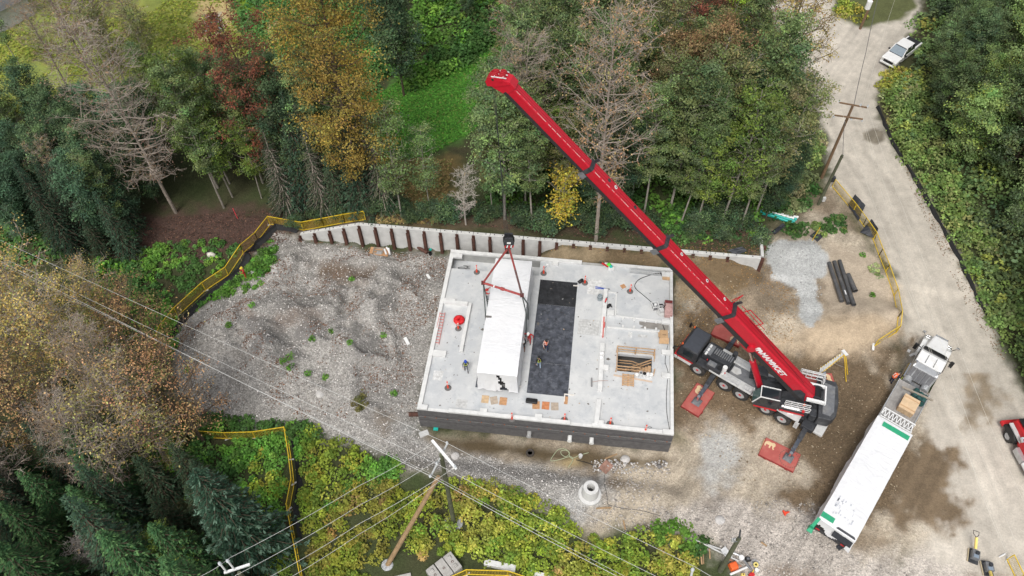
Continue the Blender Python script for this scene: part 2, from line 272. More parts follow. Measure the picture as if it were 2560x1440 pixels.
# ---------------------------------------------------------------- the ground sheet and its zones
def inpoly(x, y, poly):
    ins = np.zeros(x.shape, bool); dist = np.full(x.shape, 1e9); n = len(poly)
    for i in range(n):
        ax, ay = poly[i]; bx, by = poly[(i + 1) % n]
        c = ((ay > y) != (by > y)) & (x < (bx - ax) * (y - ay) / (by - ay + 1e-12) + ax); ins ^= c
        ex, ey = bx - ax, by - ay; t = np.clip(((x - ax) * ex + (y - ay) * ey) / (ex * ex + ey * ey + 1e-9), 0, 1)
        dist = np.minimum(dist, np.hypot(x - ax - t * ex, y - ay - t * ey))
    return np.where(ins, dist, -dist)
def wpoly(pts): return [tuple(G(*q)[:2]) for q in pts]
ZONES = [  # name, colour, pebbles, feather, edge wander, outline in photograph pixels
    ('lawn', (.22, .25, .06), 0, 1.5, 3, [(-400, -300), (800, -300), (790, 60), (700, 130), (500, 150), (330, 240), (100, 280), (-400, 290)]),
    ('dry', (.42, .33, .15), 0, 1.2, 2, [(480, -200), (800, -200), (790, 70), (700, 100), (560, 120), (490, 90)]),
    ('pad', (.30, .30, .32), .6, .5, 1, [(510, 40), (555, 30), (560, 80), (515, 80)]),
    ('pad', (.36, .34, .33), .6, .5, 1, [(650, -10), (740, -20), (735, 30), (670, 45)]),
    ('lawn', (.16, .24, .025), 0, 1.0, 2, [(580, -200), (640, -200), (665, 60), (590, 90)]),
    ('meadow', (.065, .16, .032), 0, 1.0, 2, [(930, 250), (1000, 200), (1180, 110), (1420, 40), (1560, 20), (1560, 130), (1310, 200), (1180, 330), (1070, 390), (930, 420)]),
    ('brownpatch', (.20, .145, .06), 0, 1.5, 3, [(930, 400), (1130, 400), (1110, 560), (940, 560)]),
    ('litter', (.085, .052, .042), .3, 1.0, 2, [(250, 620), (330, 530), (700, 520), (760, 560), (660, 600), (620, 640), (300, 640)]),
    ('litter', (.10, .075, .05), .3, 1.0, 2, [(700, 540), (1900, 600), (1900, 640), (700, 590)]),
    ('road', (.50, .455, .39), .05, .8, 1.2, [(1870, -200), (1900, 0), (1960, 80), (2040, 240), (2070, 330), (2075, 450), (2180, 600), (2230, 700), (2250, 850), (2280, 1500), (2900, 1500), (2650, 1150), (2545, 960), (2450, 755), (2310, 480), (2235, 380), (2185, 245), (2205, 195), (2290, 70), (2340, -200)]),
    ('island', (.10, .11, .045), .2, .6, 1, [(2070, -200), (2090, 40), (2160, 68), (2250, 50), (2290, 15), (2300, -200)]),
    ('lot', (.42, .36, .28), .45, 1.0, 1.5, [(1690, 640), (1880, 655), (1915, 600), (2035, 505), (2080, 460), (2180, 600), (2235, 700), (2250, 850), (2240, 880), (2330, 1100), (2330, 1300), (2200, 1500), (1900, 1500), (1860, 1420), (1740, 1330), (1640, 1320), (1500, 1335), (1400, 1290), (1300, 1225), (1150, 1180), (1000, 1165), (1060, 1080), (1690, 1100)]),
    ('lot', (.45, .405, .36), .55, 1.2, 2, [(1640, 1265), (1850, 1250), (2040, 1260), (2130, 1390), (2300, 1400), (2600, 1500), (1860, 1500), (1760, 1340), (1640, 1320)]),
    ('yard', (.335, .318, .295), .75, .8, 1.5, [(690, 585), (770, 595), (1240, 612), (1260, 640), (1140, 700), (1060, 1030), (1060, 1090), (1120, 1120), (1300, 1150), (1450, 1180), (1460, 1290), (1390, 1280), (1290, 1215), (1150, 1185), (1010, 1165), (870, 1110), (760, 1060), (640, 1055), (500, 1035), (430, 970), (420, 860), (475, 780), (560, 735), (650, 690), (665, 620)]),
    ('wetlot', (.155, .112, .07), .5, .9, 2.5, [(1690, 760), (1790, 730), (1860, 840), (1930, 900), (2040, 850), (2150, 865), (2200, 850), (2290, 840), (2300, 900), (2240, 1060), (2330, 1110), (2300, 1260), (2180, 1330), (2060, 1290), (1940, 1240), (2030, 1180), (1960, 1060), (1880, 1080), (1800, 1030), (1690, 1040)]),
    ('wetlot', (.17, .125, .08), .2, .6, 2.5, [(2230, 1180), (2310, 1070), (2390, 1110), (2400, 1150), (2360, 1200), (2420, 1260), (2440, 1320), (2380, 1310), (2290, 1290), (2200, 1330)]),
    ('wetlot', (.26, .21, .15), .1, .6, 2, [(2420, 950), (2470, 940), (2510, 1000), (2470, 1010), (2450, 1060), (2400, 1090), (2440, 1000)]),
    ('wetlot', (.2, .175, .135), .1, .25, .4, [(2155, 332), (2185, 318), (2212, 328), (2212, 350), (2190, 360), (2158, 350)]),
    ('fill', (.26, .20, .125), .3, .6, 1.2, [(1310, 620), (1400, 605), (1880, 650), (1900, 690), (1830, 740), (1700, 760), (1690, 660), (1300, 640)]),
    ('pit', (.105, .078, .045), .15, .5, .8, [(1060, 1085), (1100, 1090), (1680, 1150), (1690, 1150), (1640, 1170), (1470, 1165), (1320, 1150), (1180, 1130), (1090, 1110)]),
    ('pit', (.36, .28, .15), .15, .4, .8, [(1380, 1150), (1440, 1150), (1450, 1165), (1390, 1165)]),
    ('sand', (.47, .37, .26), .2, 1.2, 1.5, [(1930, 850), (2000, 830), (2060, 780), (2230, 780), (2240, 850), (2120, 880), (1990, 880)]),
    ('damp', (.185, .178, .17), .25, .4, .8, [(622, 872), (680, 838), (694, 868), (640, 897)]),  # shaded heap sides painted dark grey, with finer grit; next three likewise
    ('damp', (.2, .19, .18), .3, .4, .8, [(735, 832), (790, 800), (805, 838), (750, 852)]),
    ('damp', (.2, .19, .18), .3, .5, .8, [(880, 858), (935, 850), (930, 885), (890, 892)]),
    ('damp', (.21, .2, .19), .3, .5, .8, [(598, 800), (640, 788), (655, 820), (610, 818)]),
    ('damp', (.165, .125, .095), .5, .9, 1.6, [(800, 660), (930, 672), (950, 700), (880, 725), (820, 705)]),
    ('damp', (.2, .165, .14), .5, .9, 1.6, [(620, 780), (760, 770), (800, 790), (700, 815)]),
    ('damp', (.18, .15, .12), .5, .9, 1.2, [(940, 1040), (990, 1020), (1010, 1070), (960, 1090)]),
    ('sand', (.44, .365, .28), .2, 1.0, 1.5, [(2075, 610), (2190, 640), (2238, 750), (2240, 800), (2060, 785), (2070, 690)]),
    ('gravel', (.46, .465, .455), .35, .14, .7, [(1905, 620), (1950, 597), (2030, 600), (2065, 635), (2068, 680), (2040, 700), (2055, 770), (2030, 815), (2005, 805), (1990, 730), (1930, 690)]),
    ('gravel', (.42, .41, .385), .4, .9, 2, [(1740, 1100), (1800, 1060), (1860, 1150), (1830, 1190), (1770, 1210)]),
    ('gravel', (.42, .41, .39), .5, .8, 1.5, [(1450, 1190), (1520, 1180), (1535, 1250), (1450, 1290), (1430, 1240)]),
    ('gravel', (.40, .40, .385), .6, .8, 1.5, [(985, 1060), (1045, 1040), (1045, 1100), (990, 1100)]),
]
STEP = .25
gx = np.arange(-66, 66.01, STEP); gy = np.arange(11, 104.01, STEP); X, Y = np.meshgrid(gx, gy); Zh = height(X, Y)
nA = fbm(X, Y, 2.2, 5, 11) - .5; nB = fbm(X, Y, .7, 3, 12) - .5; nC = fbm(X, Y, 9, 4, 13)
colr = np.empty(X.shape + (3,)); g0 = fbm(X, Y, 4, 4, 14)[..., None]
colr[:] = np.array([.06, .048, .03]) * (1 - g0) + np.array([.05, .075, .025]) * g0
peb = np.full(X.shape, .3); zid = np.zeros(X.shape, int)
ZN = ['forest_floor', 'lawn', 'meadow', 'dirt_road', 'dirt_lot', 'gravel_yard', 'gravel_patch']
ZMAP = {'lawn': 1, 'dry': 1, 'pad': 1, 'meadow': 2, 'brownpatch': 0, 'litter': 0, 'road': 3, 'island': 0, 'lot': 4, 'wetlot': 4, 'fill': 4, 'pit': 4, 'sand': 4, 'yard': 5, 'gravel': 6}
DIRTSD = None
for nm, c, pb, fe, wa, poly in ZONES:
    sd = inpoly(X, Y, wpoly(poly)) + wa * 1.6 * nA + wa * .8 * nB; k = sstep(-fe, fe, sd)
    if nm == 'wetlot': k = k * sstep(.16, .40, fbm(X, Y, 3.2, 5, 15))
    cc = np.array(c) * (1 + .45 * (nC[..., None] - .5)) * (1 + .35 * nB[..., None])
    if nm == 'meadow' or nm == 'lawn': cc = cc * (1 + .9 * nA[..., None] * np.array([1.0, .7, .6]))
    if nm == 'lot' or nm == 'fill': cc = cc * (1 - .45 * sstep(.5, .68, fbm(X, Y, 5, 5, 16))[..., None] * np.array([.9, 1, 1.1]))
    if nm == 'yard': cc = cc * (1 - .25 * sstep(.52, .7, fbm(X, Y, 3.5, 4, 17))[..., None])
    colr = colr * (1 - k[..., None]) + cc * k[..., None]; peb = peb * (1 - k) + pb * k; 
    if nm in ZMAP: zid = np.where(sd > 0, ZMAP[nm], zid) if nm != 'wetlot' else zid
    if nm in ('road', 'lot', 'wetlot'):   # faint wheel tracks: streaks along the traffic
        ex = np.interp(Y, _redge[::-1, 1], _redge[::-1, 0]) - X; st = fbm(ex / .55, Y / 14, 1, 3, 21) - .5; st2 = fbm((X * .61 + Y * .79) / 12, (X * .79 - Y * .61) / .5, 1, 3, 22) - .5
        colr = colr * (1 + k * (.45 * st if nm == 'road' else .55 * st2))[..., None]
        Zh = Zh + k * .05 * (st if nm == 'road' else st2)
H_, W_ = X.shape; idx = np.arange(H_ * W_).reshape(H_, W_)
q = np.stack([idx[:-1, :-1], idx[:-1, 1:], idx[1:, 1:], idx[1:, :-1]], -1).reshape(-1, 4); zq = zid[:-1, :-1].ravel()
allv = np.stack([X, Y, Zh], -1).reshape(-1, 3); allc = colr.reshape(-1, 3); allp = peb.ravel()
for zi, zname in enumerate(ZN):
    qq = q[zq == zi]
    if not len(qq): continue
    used, inv = np.unique(qq, return_inverse=True); me = np_mesh(zname, allv[used], inv.reshape(-1, 4), allc[used], GROUND, smooth=True)
    at = me.attributes.new('peb', 'FLOAT', 'POINT'); at.data.foreach_set('value', allp[used].astype(np.float32))
    tag(link(zname, me), kind='structure')
far = MB().add([(-900, -700, -2.6), (900, -700, -2.6), (900, 1200, -2.6), (-900, 1200, -2.6)], [(0, 1, 2, 3)]).build('ground', M('far_ground', (.07, .075, .035), .9, var=.4, scale=.05))
tag(far, kind='structure')
# ---------------------------------------------------------------- concrete foundation
FL = 1.85
def S(px, py, z=FL): return uv(px, py, z)
def SW3(px, py, z=FL): p = P(px, py, z); return p
def slab_mat():
    m = bpy.data.materials.new('slab_concrete'); t, b = nodes(m); L = t.links; N = t.nodes.new; tc = N('ShaderNodeTexCoord')
    def nz(sc, lo, hi, rough=.6, det=8, stretch=None):
        n = N('ShaderNodeTexNoise'); n.inputs['Scale'].default_value = sc; n.inputs['Detail'].default_value = det; n.inputs['Roughness'].default_value = rough
        if stretch:
            mp = N('ShaderNodeMapping'); mp.inputs['Scale'].default_value = stretch; L.new(tc.outputs['Object'], mp.inputs['Vector']); L.new(mp.outputs[0], n.inputs['Vector'])
        else: L.new(tc.outputs['Object'], n.inputs['Vector'])
        r = N('ShaderNodeMapRange'); r.inputs[1].default_value = lo; r.inputs[2].default_value = hi; L.new(n.outputs['Fac'], r.inputs[0]); return r.outputs[0]
    def mix(f, a, c, amt=1.0):
        mu = N('ShaderNodeMath'); mu.operation = 'MULTIPLY'; L.new(f, mu.inputs[0]); mu.inputs[1].default_value = amt
        x = N('ShaderNodeMix'); x.data_type = 'RGBA'; L.new(mu.outputs[0], x.inputs[0])
        if isinstance(a, tuple): x.inputs[6].default_value = (*a, 1)
        else: L.new(a, x.inputs[6])
        x.inputs[7].default_value = (*c, 1); return x.outputs[2]
    o = mix(nz(.35, .35, .7), (.56, .565, .56), (.43, .45, .47), .9)
    o = mix(nz(1.2, .54, .72, .7), o, (.36, .385, .41), .75)
    o = mix(nz(.8, .5, .7, .65), o, (.68, .68, .665), .6)
    o = mix(nz(1.6, .6, .75, .7, 8, (1, .12, 1)), o, (.42, .44, .46), .6)
    o = mix(nz(7, .62, .7, .6), o, (.25, .25, .25), .35)
    L.new(o, b.inputs['Base Color']); b.inputs['Roughness'].default_value = .75; b.inputs['Specular IOR Level'].default_value = .25
    return m
SLABM = slab_mat()
RIM = M('cast_concrete', (.66, .66, .645), .8, var=.08, scale=2, dirt=(.42, .42, .41), dscale=1.5, damt=.5)
DARKRIM = M('old_concrete_face', (.36, .36, .345), .85, var=.2, scale=2, dirt=(.2, .2, .19), dscale=1, damt=.7)
MEMB = M('wall_membrane', (.105, .101, .102), .8, var=.22, scale=3, dirt=(.17, .165, .16), dscale=2.5, damt=.6)
WOOD = M('raw_lumber', (.50, .32, .18), .75, var=.18, scale=6); PLY = M('plywood', (.47, .26, .13), .75, var=.3, scale=4, dirt=(.3, .17, .09), dscale=3)
PLYP = M('pale_plywood', (.50, .36, .22), .75, var=.2, scale=4); BLACK = M('black_plastic', (.015, .015, .016), .5); RUBBER = M('black_rubber', (.022, .022, .023), .75, var=.3)
found = thing('concrete_foundation', 'large pale concrete building foundation with low rim walls in the centre of the site', 'foundation', (SLAB[0], SLAB[1], 0), -PHI)
ru1 = S(1347, 690)[0]; rv0 = S(1180, 675)[1]; RF = FL - 1.0; rvb = SD - .38
su0, sv0 = S(1543, 927); su1, sv1 = S(1630, 892)
t = MB()
T0 = FL - .35
for a, b_, c, d in [(.3, SW - .3, .3, sv0), (.3, su0, sv0, sv1), (su1, SW - .3, sv0, sv1), (.3, SW - .3, sv1, rv0), (ru1, SW - .3, rv0, SD - .3)]: t.box(a, b_, c, d, T0, FL)
t.build('floor_slab', SLABM, found)
t = MB().box(.3, ru1, rv0, rvb + .08, RF - .3, RF); t.build('recess_floor', SLABM, found)
t = MB().box(.302, ru1 - .002, rv0 - .2, rv0 - .003, RF - .3, T0 - .002); t.box(ru1 + .003, ru1 + .2, rv0 + .003, rvb, RF - .3, T0 - .002); t.build('recess_wall', DARKRIM, found)
# outer walls under the rim
t = MB().box(0, .3, .3, SD, -1.7, FL - .002); t.box(SW - .3, SW, .3, SD, -1.7, FL - .002); t.box(.3, SW - .3, SD - .3, SD, -1.7, FL - .002); t.build('outer_wall', DARKRIM, found)
MB().box(0, SW, .02, .3, -1.7, FL - .004).build('front_wall', RIM, found)
t = MB(); nb = 26
for i in range(nb):   # waterproof sheet, slightly bulged, with a folded top edge
    a, b_ = i * SW / nb, (i + 1) * SW / nb; y = lambda u: -.03 - .05 * float(fbm(u, 3, 2.2, 3, 5)); zt = FL + .05
    for z0, z1, k in ((-1.7, -.2, 1), (-.2, .8, 1.3), (.8, zt, .5)):
        t.add([(a, y(a) * k, z0), (b_, y(b_) * k, z0), (b_, y(b_) * k, z1), (a, y(a) * k, z1)], [(0, 1, 2, 3)])
t.build('waterproof_sheet', MEMB, found)
for zz in (.35, 1.15): MB().box(.02, SW - .02, -.125, -.02, zz, zz + .02).build('sheet_seam', M('seam', (.07, .066, .066), .7), found)
for i in range(22):
    MB().cyl((.6 + i * .96, -.2 + .05, .95 + .1 * math.sin(i * 3)), (.6 + i * .96, -.1, .95 + .1 * math.sin(i * 3)), .035, n=6).build('wall_fixing', M('orange_cap', (.5, .13, .05), .6), found)
# rim kerbs and pilasters: (u0,u1,v0,v1,height above floor)
kerbs = []
def kerb(u0, u1, v0, v1, h=.26, name='kerb', z0=FL + .002, m=None):
    MB().box(min(u0, u1), max(u0, u1), min(v0, v1), max(v0, v1), z0, FL + h).build(name, m or RIM, found, bevel=.015)
kw = .36
kerb(0, kw, .42, SD - .42, .25)                                   # left
kerb(SW - kw * .75, SW, .42, SD - .42, .25)                        # right
ub = S(1455, 655, ST)[0]; ubr = S(1512, 660, ST)[0]
kerb(0, ub, SD - kw, SD, .25); kerb(ubr, SW, SD - .3, SD, .25)     # back
uf = [S(1120, 1030, ST)[0], S(1425, 1065, ST)[0], S(1480, 1070, ST)[0]]
kerb(uf[0], uf[1], 0, .33, .25); kerb(uf[2], SW - .9, 0, .33, .25)   # front
kerb(0, .85, 0, .44, .25, 'pilaster'); kerb(SW - .88, SW, 0, .44, .25, 'pilaster')
for px, py, w, d in [(1118, 747, 1.0, .45), (1094, 877, 1.1, .5), (1135, 634, .8, .4)]:
    a, b_ = S(px, py, ST); kerb(kw + .002, .1 + w + .3, b_ - d, b_ + .1, .245, 'pilaster')
for px, py in [(1388, 655), (1528, 664)]: a, b_ = S(px, py, ST); kerb(a - .25, a + .3, SD - .75, SD - kw - .002, .245, 'pilaster')
for px, py in [(1207, 1038), (1345, 1053), (1500, 1060)]: a, b_ = S(px, py, ST); kerb(a - .3, a + .3, .332, .66, .245, 'pilaster')
for px, py in [(1667, 937), (1667, 803), (1672, 685), (1678, 880)]: a, b_ = S(px, py, ST); kerb(SW - 1.0, SW - kw * .75 - .002, b_ - .25, b_ + .2, .245, 'pilaster')
# low interior walls
def iw(p, q, w=.3, h=.28, name='low_wall'):
    a = S(*p); b_ = S(*q); MB().bar((a[0], a[1], FL + h / 2 + .002), (b_[0], b_[1], FL + h / 2 + .002), w, h).build(name, RIM, found, bevel=.012)
iw((1176, 762), (1153, 882), .3, .34); iw((1109, 757), (1170, 763), .3, .338)
iw((1514, 727), (1505, 843), .38, .34); iw((1506, 862), (1499, 980), .38, .34); iw((1497, 1003), (1490, 1062), .38, .34)
iw((1520, 731), (1541, 734), .12, .12, 'low_kerb'); iw((1541, 735), (1538, 790), .12, .122, 'low_kerb'); iw((1540, 791), (1664, 806), .14, .124, 'low_kerb'); iw((1517, 819), (1672, 833), .17, .126, 'low_kerb')
for i in range(4):
    for p, q in (((1557, 797), (1640, 806)), ((1557, 817), (1640, 824))):
        k = i / 3; x = p[0] + (q[0] - p[0]) * k; y = p[1] + (q[1] - p[1]) * k; a = S(x, y); kerb(a[0] - .09, a[0] + .09, a[1] - .13, a[1] + .13, .15, 'kerb_block')
for px, py in [(1526, 785), (1512, 922)]: a, b_ = S(px, py); kerb(a - .3, a + .3, b_ - .25, b_ + .25, .3, 'pilaster')
# damp unpoured bay between the low kerbs, scuffed patches on the floor
a = [S(*p) for p in [(1598, 803), (1672, 811), (1672, 826), (1600, 820), (1608, 815), (1598, 811)]]
MB().prism(a, FL + .003, FL + .006).build('damp_bay', M('damp_mortar', (.24, .225, .205), .7, var=.2, scale=1.5), found)
for k, pts in enumerate([[(1470, 698), (1505, 701), (1503, 738), (1467, 735)], [(1448, 797), (1500, 801), (1496, 840), (1443, 835)], [(1085, 926), (1110, 928), (1104, 952), (1080, 950)], [(1141, 998), (1170, 1000), (1166, 1020), (1138, 1018)], [(1571, 829), (1581, 830), (1580, 844), (1570, 843)], [(1595, 835), (1620, 838), (1619, 845), (1594, 843)], [(1350, 676), (1350, 655), (1349, 655), (1349, 676)]][:6]):
    MB().prism([S(*p) for p in pts], FL + .002, FL + .004).build('floor_patch', M('patch%d' % (k % 2), (.50, .50, .49) if k % 2 else (.60, .6, .59), .85, var=.22, scale=5, dirt=(.34, .33, .31), dscale=4, damt=.6), found)
# pipe stubs through the front wall
for px, dk in ((1322, .6), (1425, 0), (1480, 0)):
    a = S(px, 1090, .4)[0]; t = MB(); t.cyl((a, -.55, .15), (a, .0, .15), .18, n=14); t.cyl((a, -.6, .15), (a, -.5, .15), .2, n=14); t.build('pipe_stub', M('pipe_grey' if dk else 'pvc_white', (.38, .38, .37) if dk else (.72, .72, .70), .5), found, smooth=False)
# stair well
t = MB(); zb = -1.2
t.box(su0 - 3.1, su0 - 3.0, sv0, sv1 + 4, zb, T0 - .002); t.box(su1 + 1.0, su1 + 1.1, sv0, sv1 + 4, zb, T0 - .002); t.box(su0 - 3, su1 + 1, sv1 + 4.002, sv1 + 4.1, zb, T0 - .002); t.box(su0 - 3, su1 + 1, sv0 - .12, sv0 - .002, zb, T0 - .002); t.box(su0 - 3, su1 + 1, sv0, sv1 + 4, zb - .1, zb)
t.build('stairwell_wall', M('stairwell', (.16, .155, .15), .9), found)
stair = thing('wooden_stair', 'raw timber stair and guard rails around the dark stairwell opening', 'stair', (SLAB[0], SLAB[1], 0), -PHI)
ns = 9; sx1 = su1 - .1; run = (su1 - su0 - 1.0) / ns
for i in range(ns): MB().box(sx1 - (i + 1) * run, sx1 - i * run + .03, sv0 + .04, sv0 + .95, FL - .2 - i * .2 - .05, FL - .2 - i * .2).build('tread', WOOD, stair)
for y in (sv0 + .03, sv0 + .93): MB().bar((sx1, y, FL - .35), (sx1 - ns * run, y, FL - .35 - ns * .2), .05, .25).build('stringer', WOOD, stair)
MB().box(su0 + .01, su0 + 1.0, sv0 + .02, sv1 - .3, FL - 2.05, FL - 2.0).build('landing', PLY, stair)
def rail(p, q, w=.09): MB().bar(p, q, .05, w).build('rail', WOOD, stair)
def post(u, v, z0=FL, h=1.05): MB().box(u - .045, u + .045, v - .045, v + .045, z0, z0 + h).build('post', WOOD, stair)
ov = .12
for u in (su0 - ov, (su0 + su1) / 2, su1 + ov):
    for v in (sv0 - ov, sv1 + ov):
        if not (abs(u - (su0 + su1) / 2) < .1 and v < sv0): post(u, v)
for h in (.55, 1.0):
    rail((su0 - ov, sv1 + ov, FL + h), (su1 + ov, sv1 + ov, FL + h)); rail((su0 - ov, sv0 - ov, FL + h), (su1 + ov - 1.2, sv0 - ov, FL + h)); rail((su0 - ov, sv0 - ov, FL + h), (su0 - ov, sv1 + ov, FL + h)); rail((su1 + ov, sv0 + .95, FL + h), (su1 + ov, sv1 + ov, FL + h))
for h in (.5, .95): rail((sx1, sv0 + .97, FL + h - .2), (sx1 - ns * run, sv0 + .97, FL + h - .2 - ns * .2), .1)
for h in (.0, .4): rail((su0 + .1, sv1 - .35, FL - .9 + h), (su0 + 1.3, sv1 - .35, FL - .9 + h)); rail((su0 + 1.3, sv1 - .35, FL - .9 + h), (su0 + 2.4, sv1 - .35, FL - 1.5 + h))
MB().box(su0 - .05, su1 + .05, sv1 + .2, sv1 + .24, FL + .004, FL + .12).build('toe_board', PLYP, stair)

# black membrane strips on the floor
def matsheet(u0, u1, v0, v1, m, par, z=FL + .006): MB().box(u0, u1, v0, v1, FL + .002, z).build('sheet', m, par)
MATM = M('black_membrane', (.055, .060, .074), .7, var=.5, scale=2.2, dirt=(.15, .16, .185), dscale=2.4, damt=.85); MATD = M('black_membrane_dark', (.019, .020, .023), .7, var=.5, scale=2.5, dirt=(.055, .058, .064), dscale=4, damt=.6)
mu = [S(*p) for p in [(1317, 982), (1422, 991.7), (1442, 705), (1350.4, 698.7)]]
mu0, mu1, mv0, mv1 = (mu[0][0] + mu[3][0]) / 2, (mu[1][0] + mu[2][0]) / 2, mu[0][1], mu[3][1]; vj = S(1440, 768)[1]; vk = S(1330, 905)[1]
o = thing('floor_mat', 'open black membrane strip on the slab beside the white wrapped load', 'floor mat', W((mu0 + mu1) / 2, mv0)); o.location = (SLAB[0], SLAB[1], 0); o.rotation_euler.z = -PHI
matsheet(mu0, mu1, mv0, vk - .01, MATM, o); matsheet(mu0, mu1, vk, vj - .01, MATM, o, FL + .008); matsheet(mu0, mu1, vj, mv1, MATD, o, FL + .01)
o = thing('floor_mat', 'black membrane strip mostly hidden under the hanging white load', 'floor mat', (SLAB[0], SLAB[1], 0), -PHI)
matsheet(4.5, 8.05, 2.68, 14.9, MATM, o)
# pale bare strip between them is the slab itself

# ---------------------------------------------------------------- retaining wall of panels and rusty piles
PANEL = M('wall_panel', (.58, .575, .555), .85, var=.1, scale=1.5, dirt=(.4, .4, .385), dscale=1.2, damt=.5); RUST = M('rusty_steel', (.095, .042, .03), .85, var=.35, scale=3, dirt=(.05, .03, .025), dscale=2)
rw = thing('retaining_wall', 'long grey concrete panel retaining wall with rusty steel piles behind the foundation', 'retaining wall', (SLAB[0], SLAB[1], 0), -PHI)
pu = [uv(px, py, z)[0] for px, py, z in [(750, 592, .5), (787, 582, 1.1), (824, 574, 1.8), (859, 567, 2.4), (897, 561, 3.0)]]
dp_ = (uv(1308, 598, 3)[0] - pu[-1]) / 10
while pu[-1] + dp_ < 29.2: pu.append(pu[-1] + dp_)
pu[-1] = 29.2
ztop = lambda u: float(np.interp(u, [pu[0], pu[4], 27.5, 29.3], [.75, 3.0, 3.0, 3.0]))
for i in range(len(pu) - 1):
    a, b_ = pu[i] + .02, pu[i + 1] - .02; za, zb2 = ztop(a), ztop(b_)
    t = MB().hexa([(a, 18.6, -.6), (b_, 18.6, -.6), (b_, 18.95, -.6), (a, 18.95, -.6), (a, 18.6, za), (b_, 18.6, zb2), (b_, 18.95, zb2), (a, 18.95, za)])
    po = t.build('panel', PANEL, rw, bevel=.02)
    for k in (.25, .75):
        uu = a + (b_ - a) * k; MB().box(uu - .04, uu + .04, 18.76, 18.84, ztop(uu) - .05, ztop(uu) + .05).build('lifting_eye', BLACK, po)
def pile(u, zt, v=18.44):
    t = MB(); t.box(u - .15, u + .15, v - .14, v - .11, -.8, zt - .25); t.box(u - .15, u + .15, v + .11, v + .14, -.8, zt - .1); t.box(u - .015, u + .015, v - .11, v + .11, -.8, zt - .12); t.build('pile', RUST, rw)
for u in pu[:-1]: pile(u, ztop(u))
# return leg at the right end
ve = 21.5
for a, b_ in ((18.97, 20.2), (20.24, ve)):
    MB().hexa([(29.22, a, -.6), (29.5, a, -.6), (29.5, b_, -.6), (29.22, b_, -.6), (29.22, a, 3), (29.5, a, 3), (29.5, b_, 3.0), (29.22, b_, 3.0)]).build('panel', PANEL, rw, bevel=.02)
for u, v in ((29.36, 18.72), (29.66, 20.22)):
    t = MB(); t.box(u - .16, u + .16, v - .13, v + .13, -.8, 2.9); t.build('pile', RUST, rw)
# ---------------------------------------------------------------- vehicles: shared pieces
def Xf(loc, rz): return Matrix.Translation(Vector(tuple(float(a) for a in loc))) @ Matrix.Rotation(rz, 4, 'Z')
def xf(mb, m):
    mb.v = [tuple(m @ Vector(p)) for p in mb.v]; return mb
def toloc(root_loc, rz): return Xf(root_loc, rz).inverted()
RED = M('crane_red', (.50, .012, .028), .35, var=.06, dirt=(.40, .03, .04), dscale=.8, damt=.5); WHITE = M('vehicle_white', (.74, .74, .73), .4, var=.04, dirt=(.5, .48, .45), dscale=2, damt=.4)
GREYM = M('deck_grey', (.15, .155, .165), .6, var=.2, dirt=(.26, .25, .23), dscale=1.5, damt=.6); CHAR = M('charcoal_paint', (.035, .037, .042), .5, var=.2, dirt=(.10, .10, .10), dscale=2, damt=.5)
LGREY = M('light_grey_paint', (.52, .52, .51), .55, var=.08, dirt=(.36, .34, .31), dscale=1.5, damt=.6); GLASS = M('dark_glass', (.02, .025, .03), .08, var=.02, spec=.6)
STEEL = M('bright_steel', (.62, .62, .62), .3, metal=.9, var=.1); ALU = M('aluminium', (.55, .56, .57), .4, metal=.6, var=.12); TYRE = M('tyre_rubber', (.035, .034, .033), .85, var=.3, dirt=(.12, .10, .08), dscale=3, damt=.5)
SILV = M('rim_grey', (.40, .40, .40), .45, var=.1); CHROME = M('chrome', (.75, .75, .76), .15, metal=1, var=.02); ORANGE = M('orange_plastic', (.75, .13, .03), .45, var=.05); YEL = M('safety_yellow', (.70, .46, .03), .5, var=.12)
REDP = M('signal_red', (.52, .02, .025), .5, var=.08)
def wheel_set(r, w, hubm, n=22):
    t = MB(); a = r; t.lathe((0, 0, 0), [(r * .58, -w / 2), (r * .88, -w / 2), (r * .97, -w * .38), (r, -w * .2), (r, w * .2), (r * .97, w * .38), (r * .88, w / 2), (r * .58, w / 2), (r * .58, -w / 2)], n, 'y')
    for k in range(n): 
        an = 2 * math.pi * (k + .5) / n; ca, sa = math.cos(an), math.sin(an)
        for sgn in (-1, 1): t.bar((r * .99 * ca, sgn * w * .08, r * .99 * sa), (r * .99 * ca, sgn * w * .46, r * .99 * sa), .05, .04, up=(ca, 0, sa))
    ty = t.mesh('tyre'); ty.materials.append(TYRE)
    t = MB().lathe((0, 0, 0), [(r * .58, w * .42), (r * .54, w * .46), (r * .46, w * .2), (r * .25, w * .12), (.0, w * .14)], 16, 'y'); t.lathe((0, 0, 0), [(r * .58, -w * .42), (r * .3, -w * .3), (0, -w * .3)], 16, 'y')
    for k in range(8): t.cyl((r * .36 * math.cos(k * .785), w * .14, r * .36 * math.sin(k * .785)), (r * .36 * math.cos(k * .785), w * .22, r * .36 * math.sin(k * .785)), .025, n=5)
    rm = t.mesh('rim'); rm.materials.append(SILV)
    hb = MB().lathe((0, 0, 0), [(r * .2, w * .1), (r * .2, w * .4), (r * .13, w * .46), (0, w * .46)], 12, 'y').mesh('hub'); hb.materials.append(hubm)
    return ty, rm, hb
def wheel(ws, par, x, y, z, side=1):
    o = link('wheel', ws[0], par); o.location = (x, y, z); o.rotation_euler = (0, random.random() * 6, 0 if side > 0 else math.pi); o.rotation_euler = (0, 0, 0 if side > 0 else math.pi)
    link('rim', ws[1], o); link('hub', ws[2], o); return o

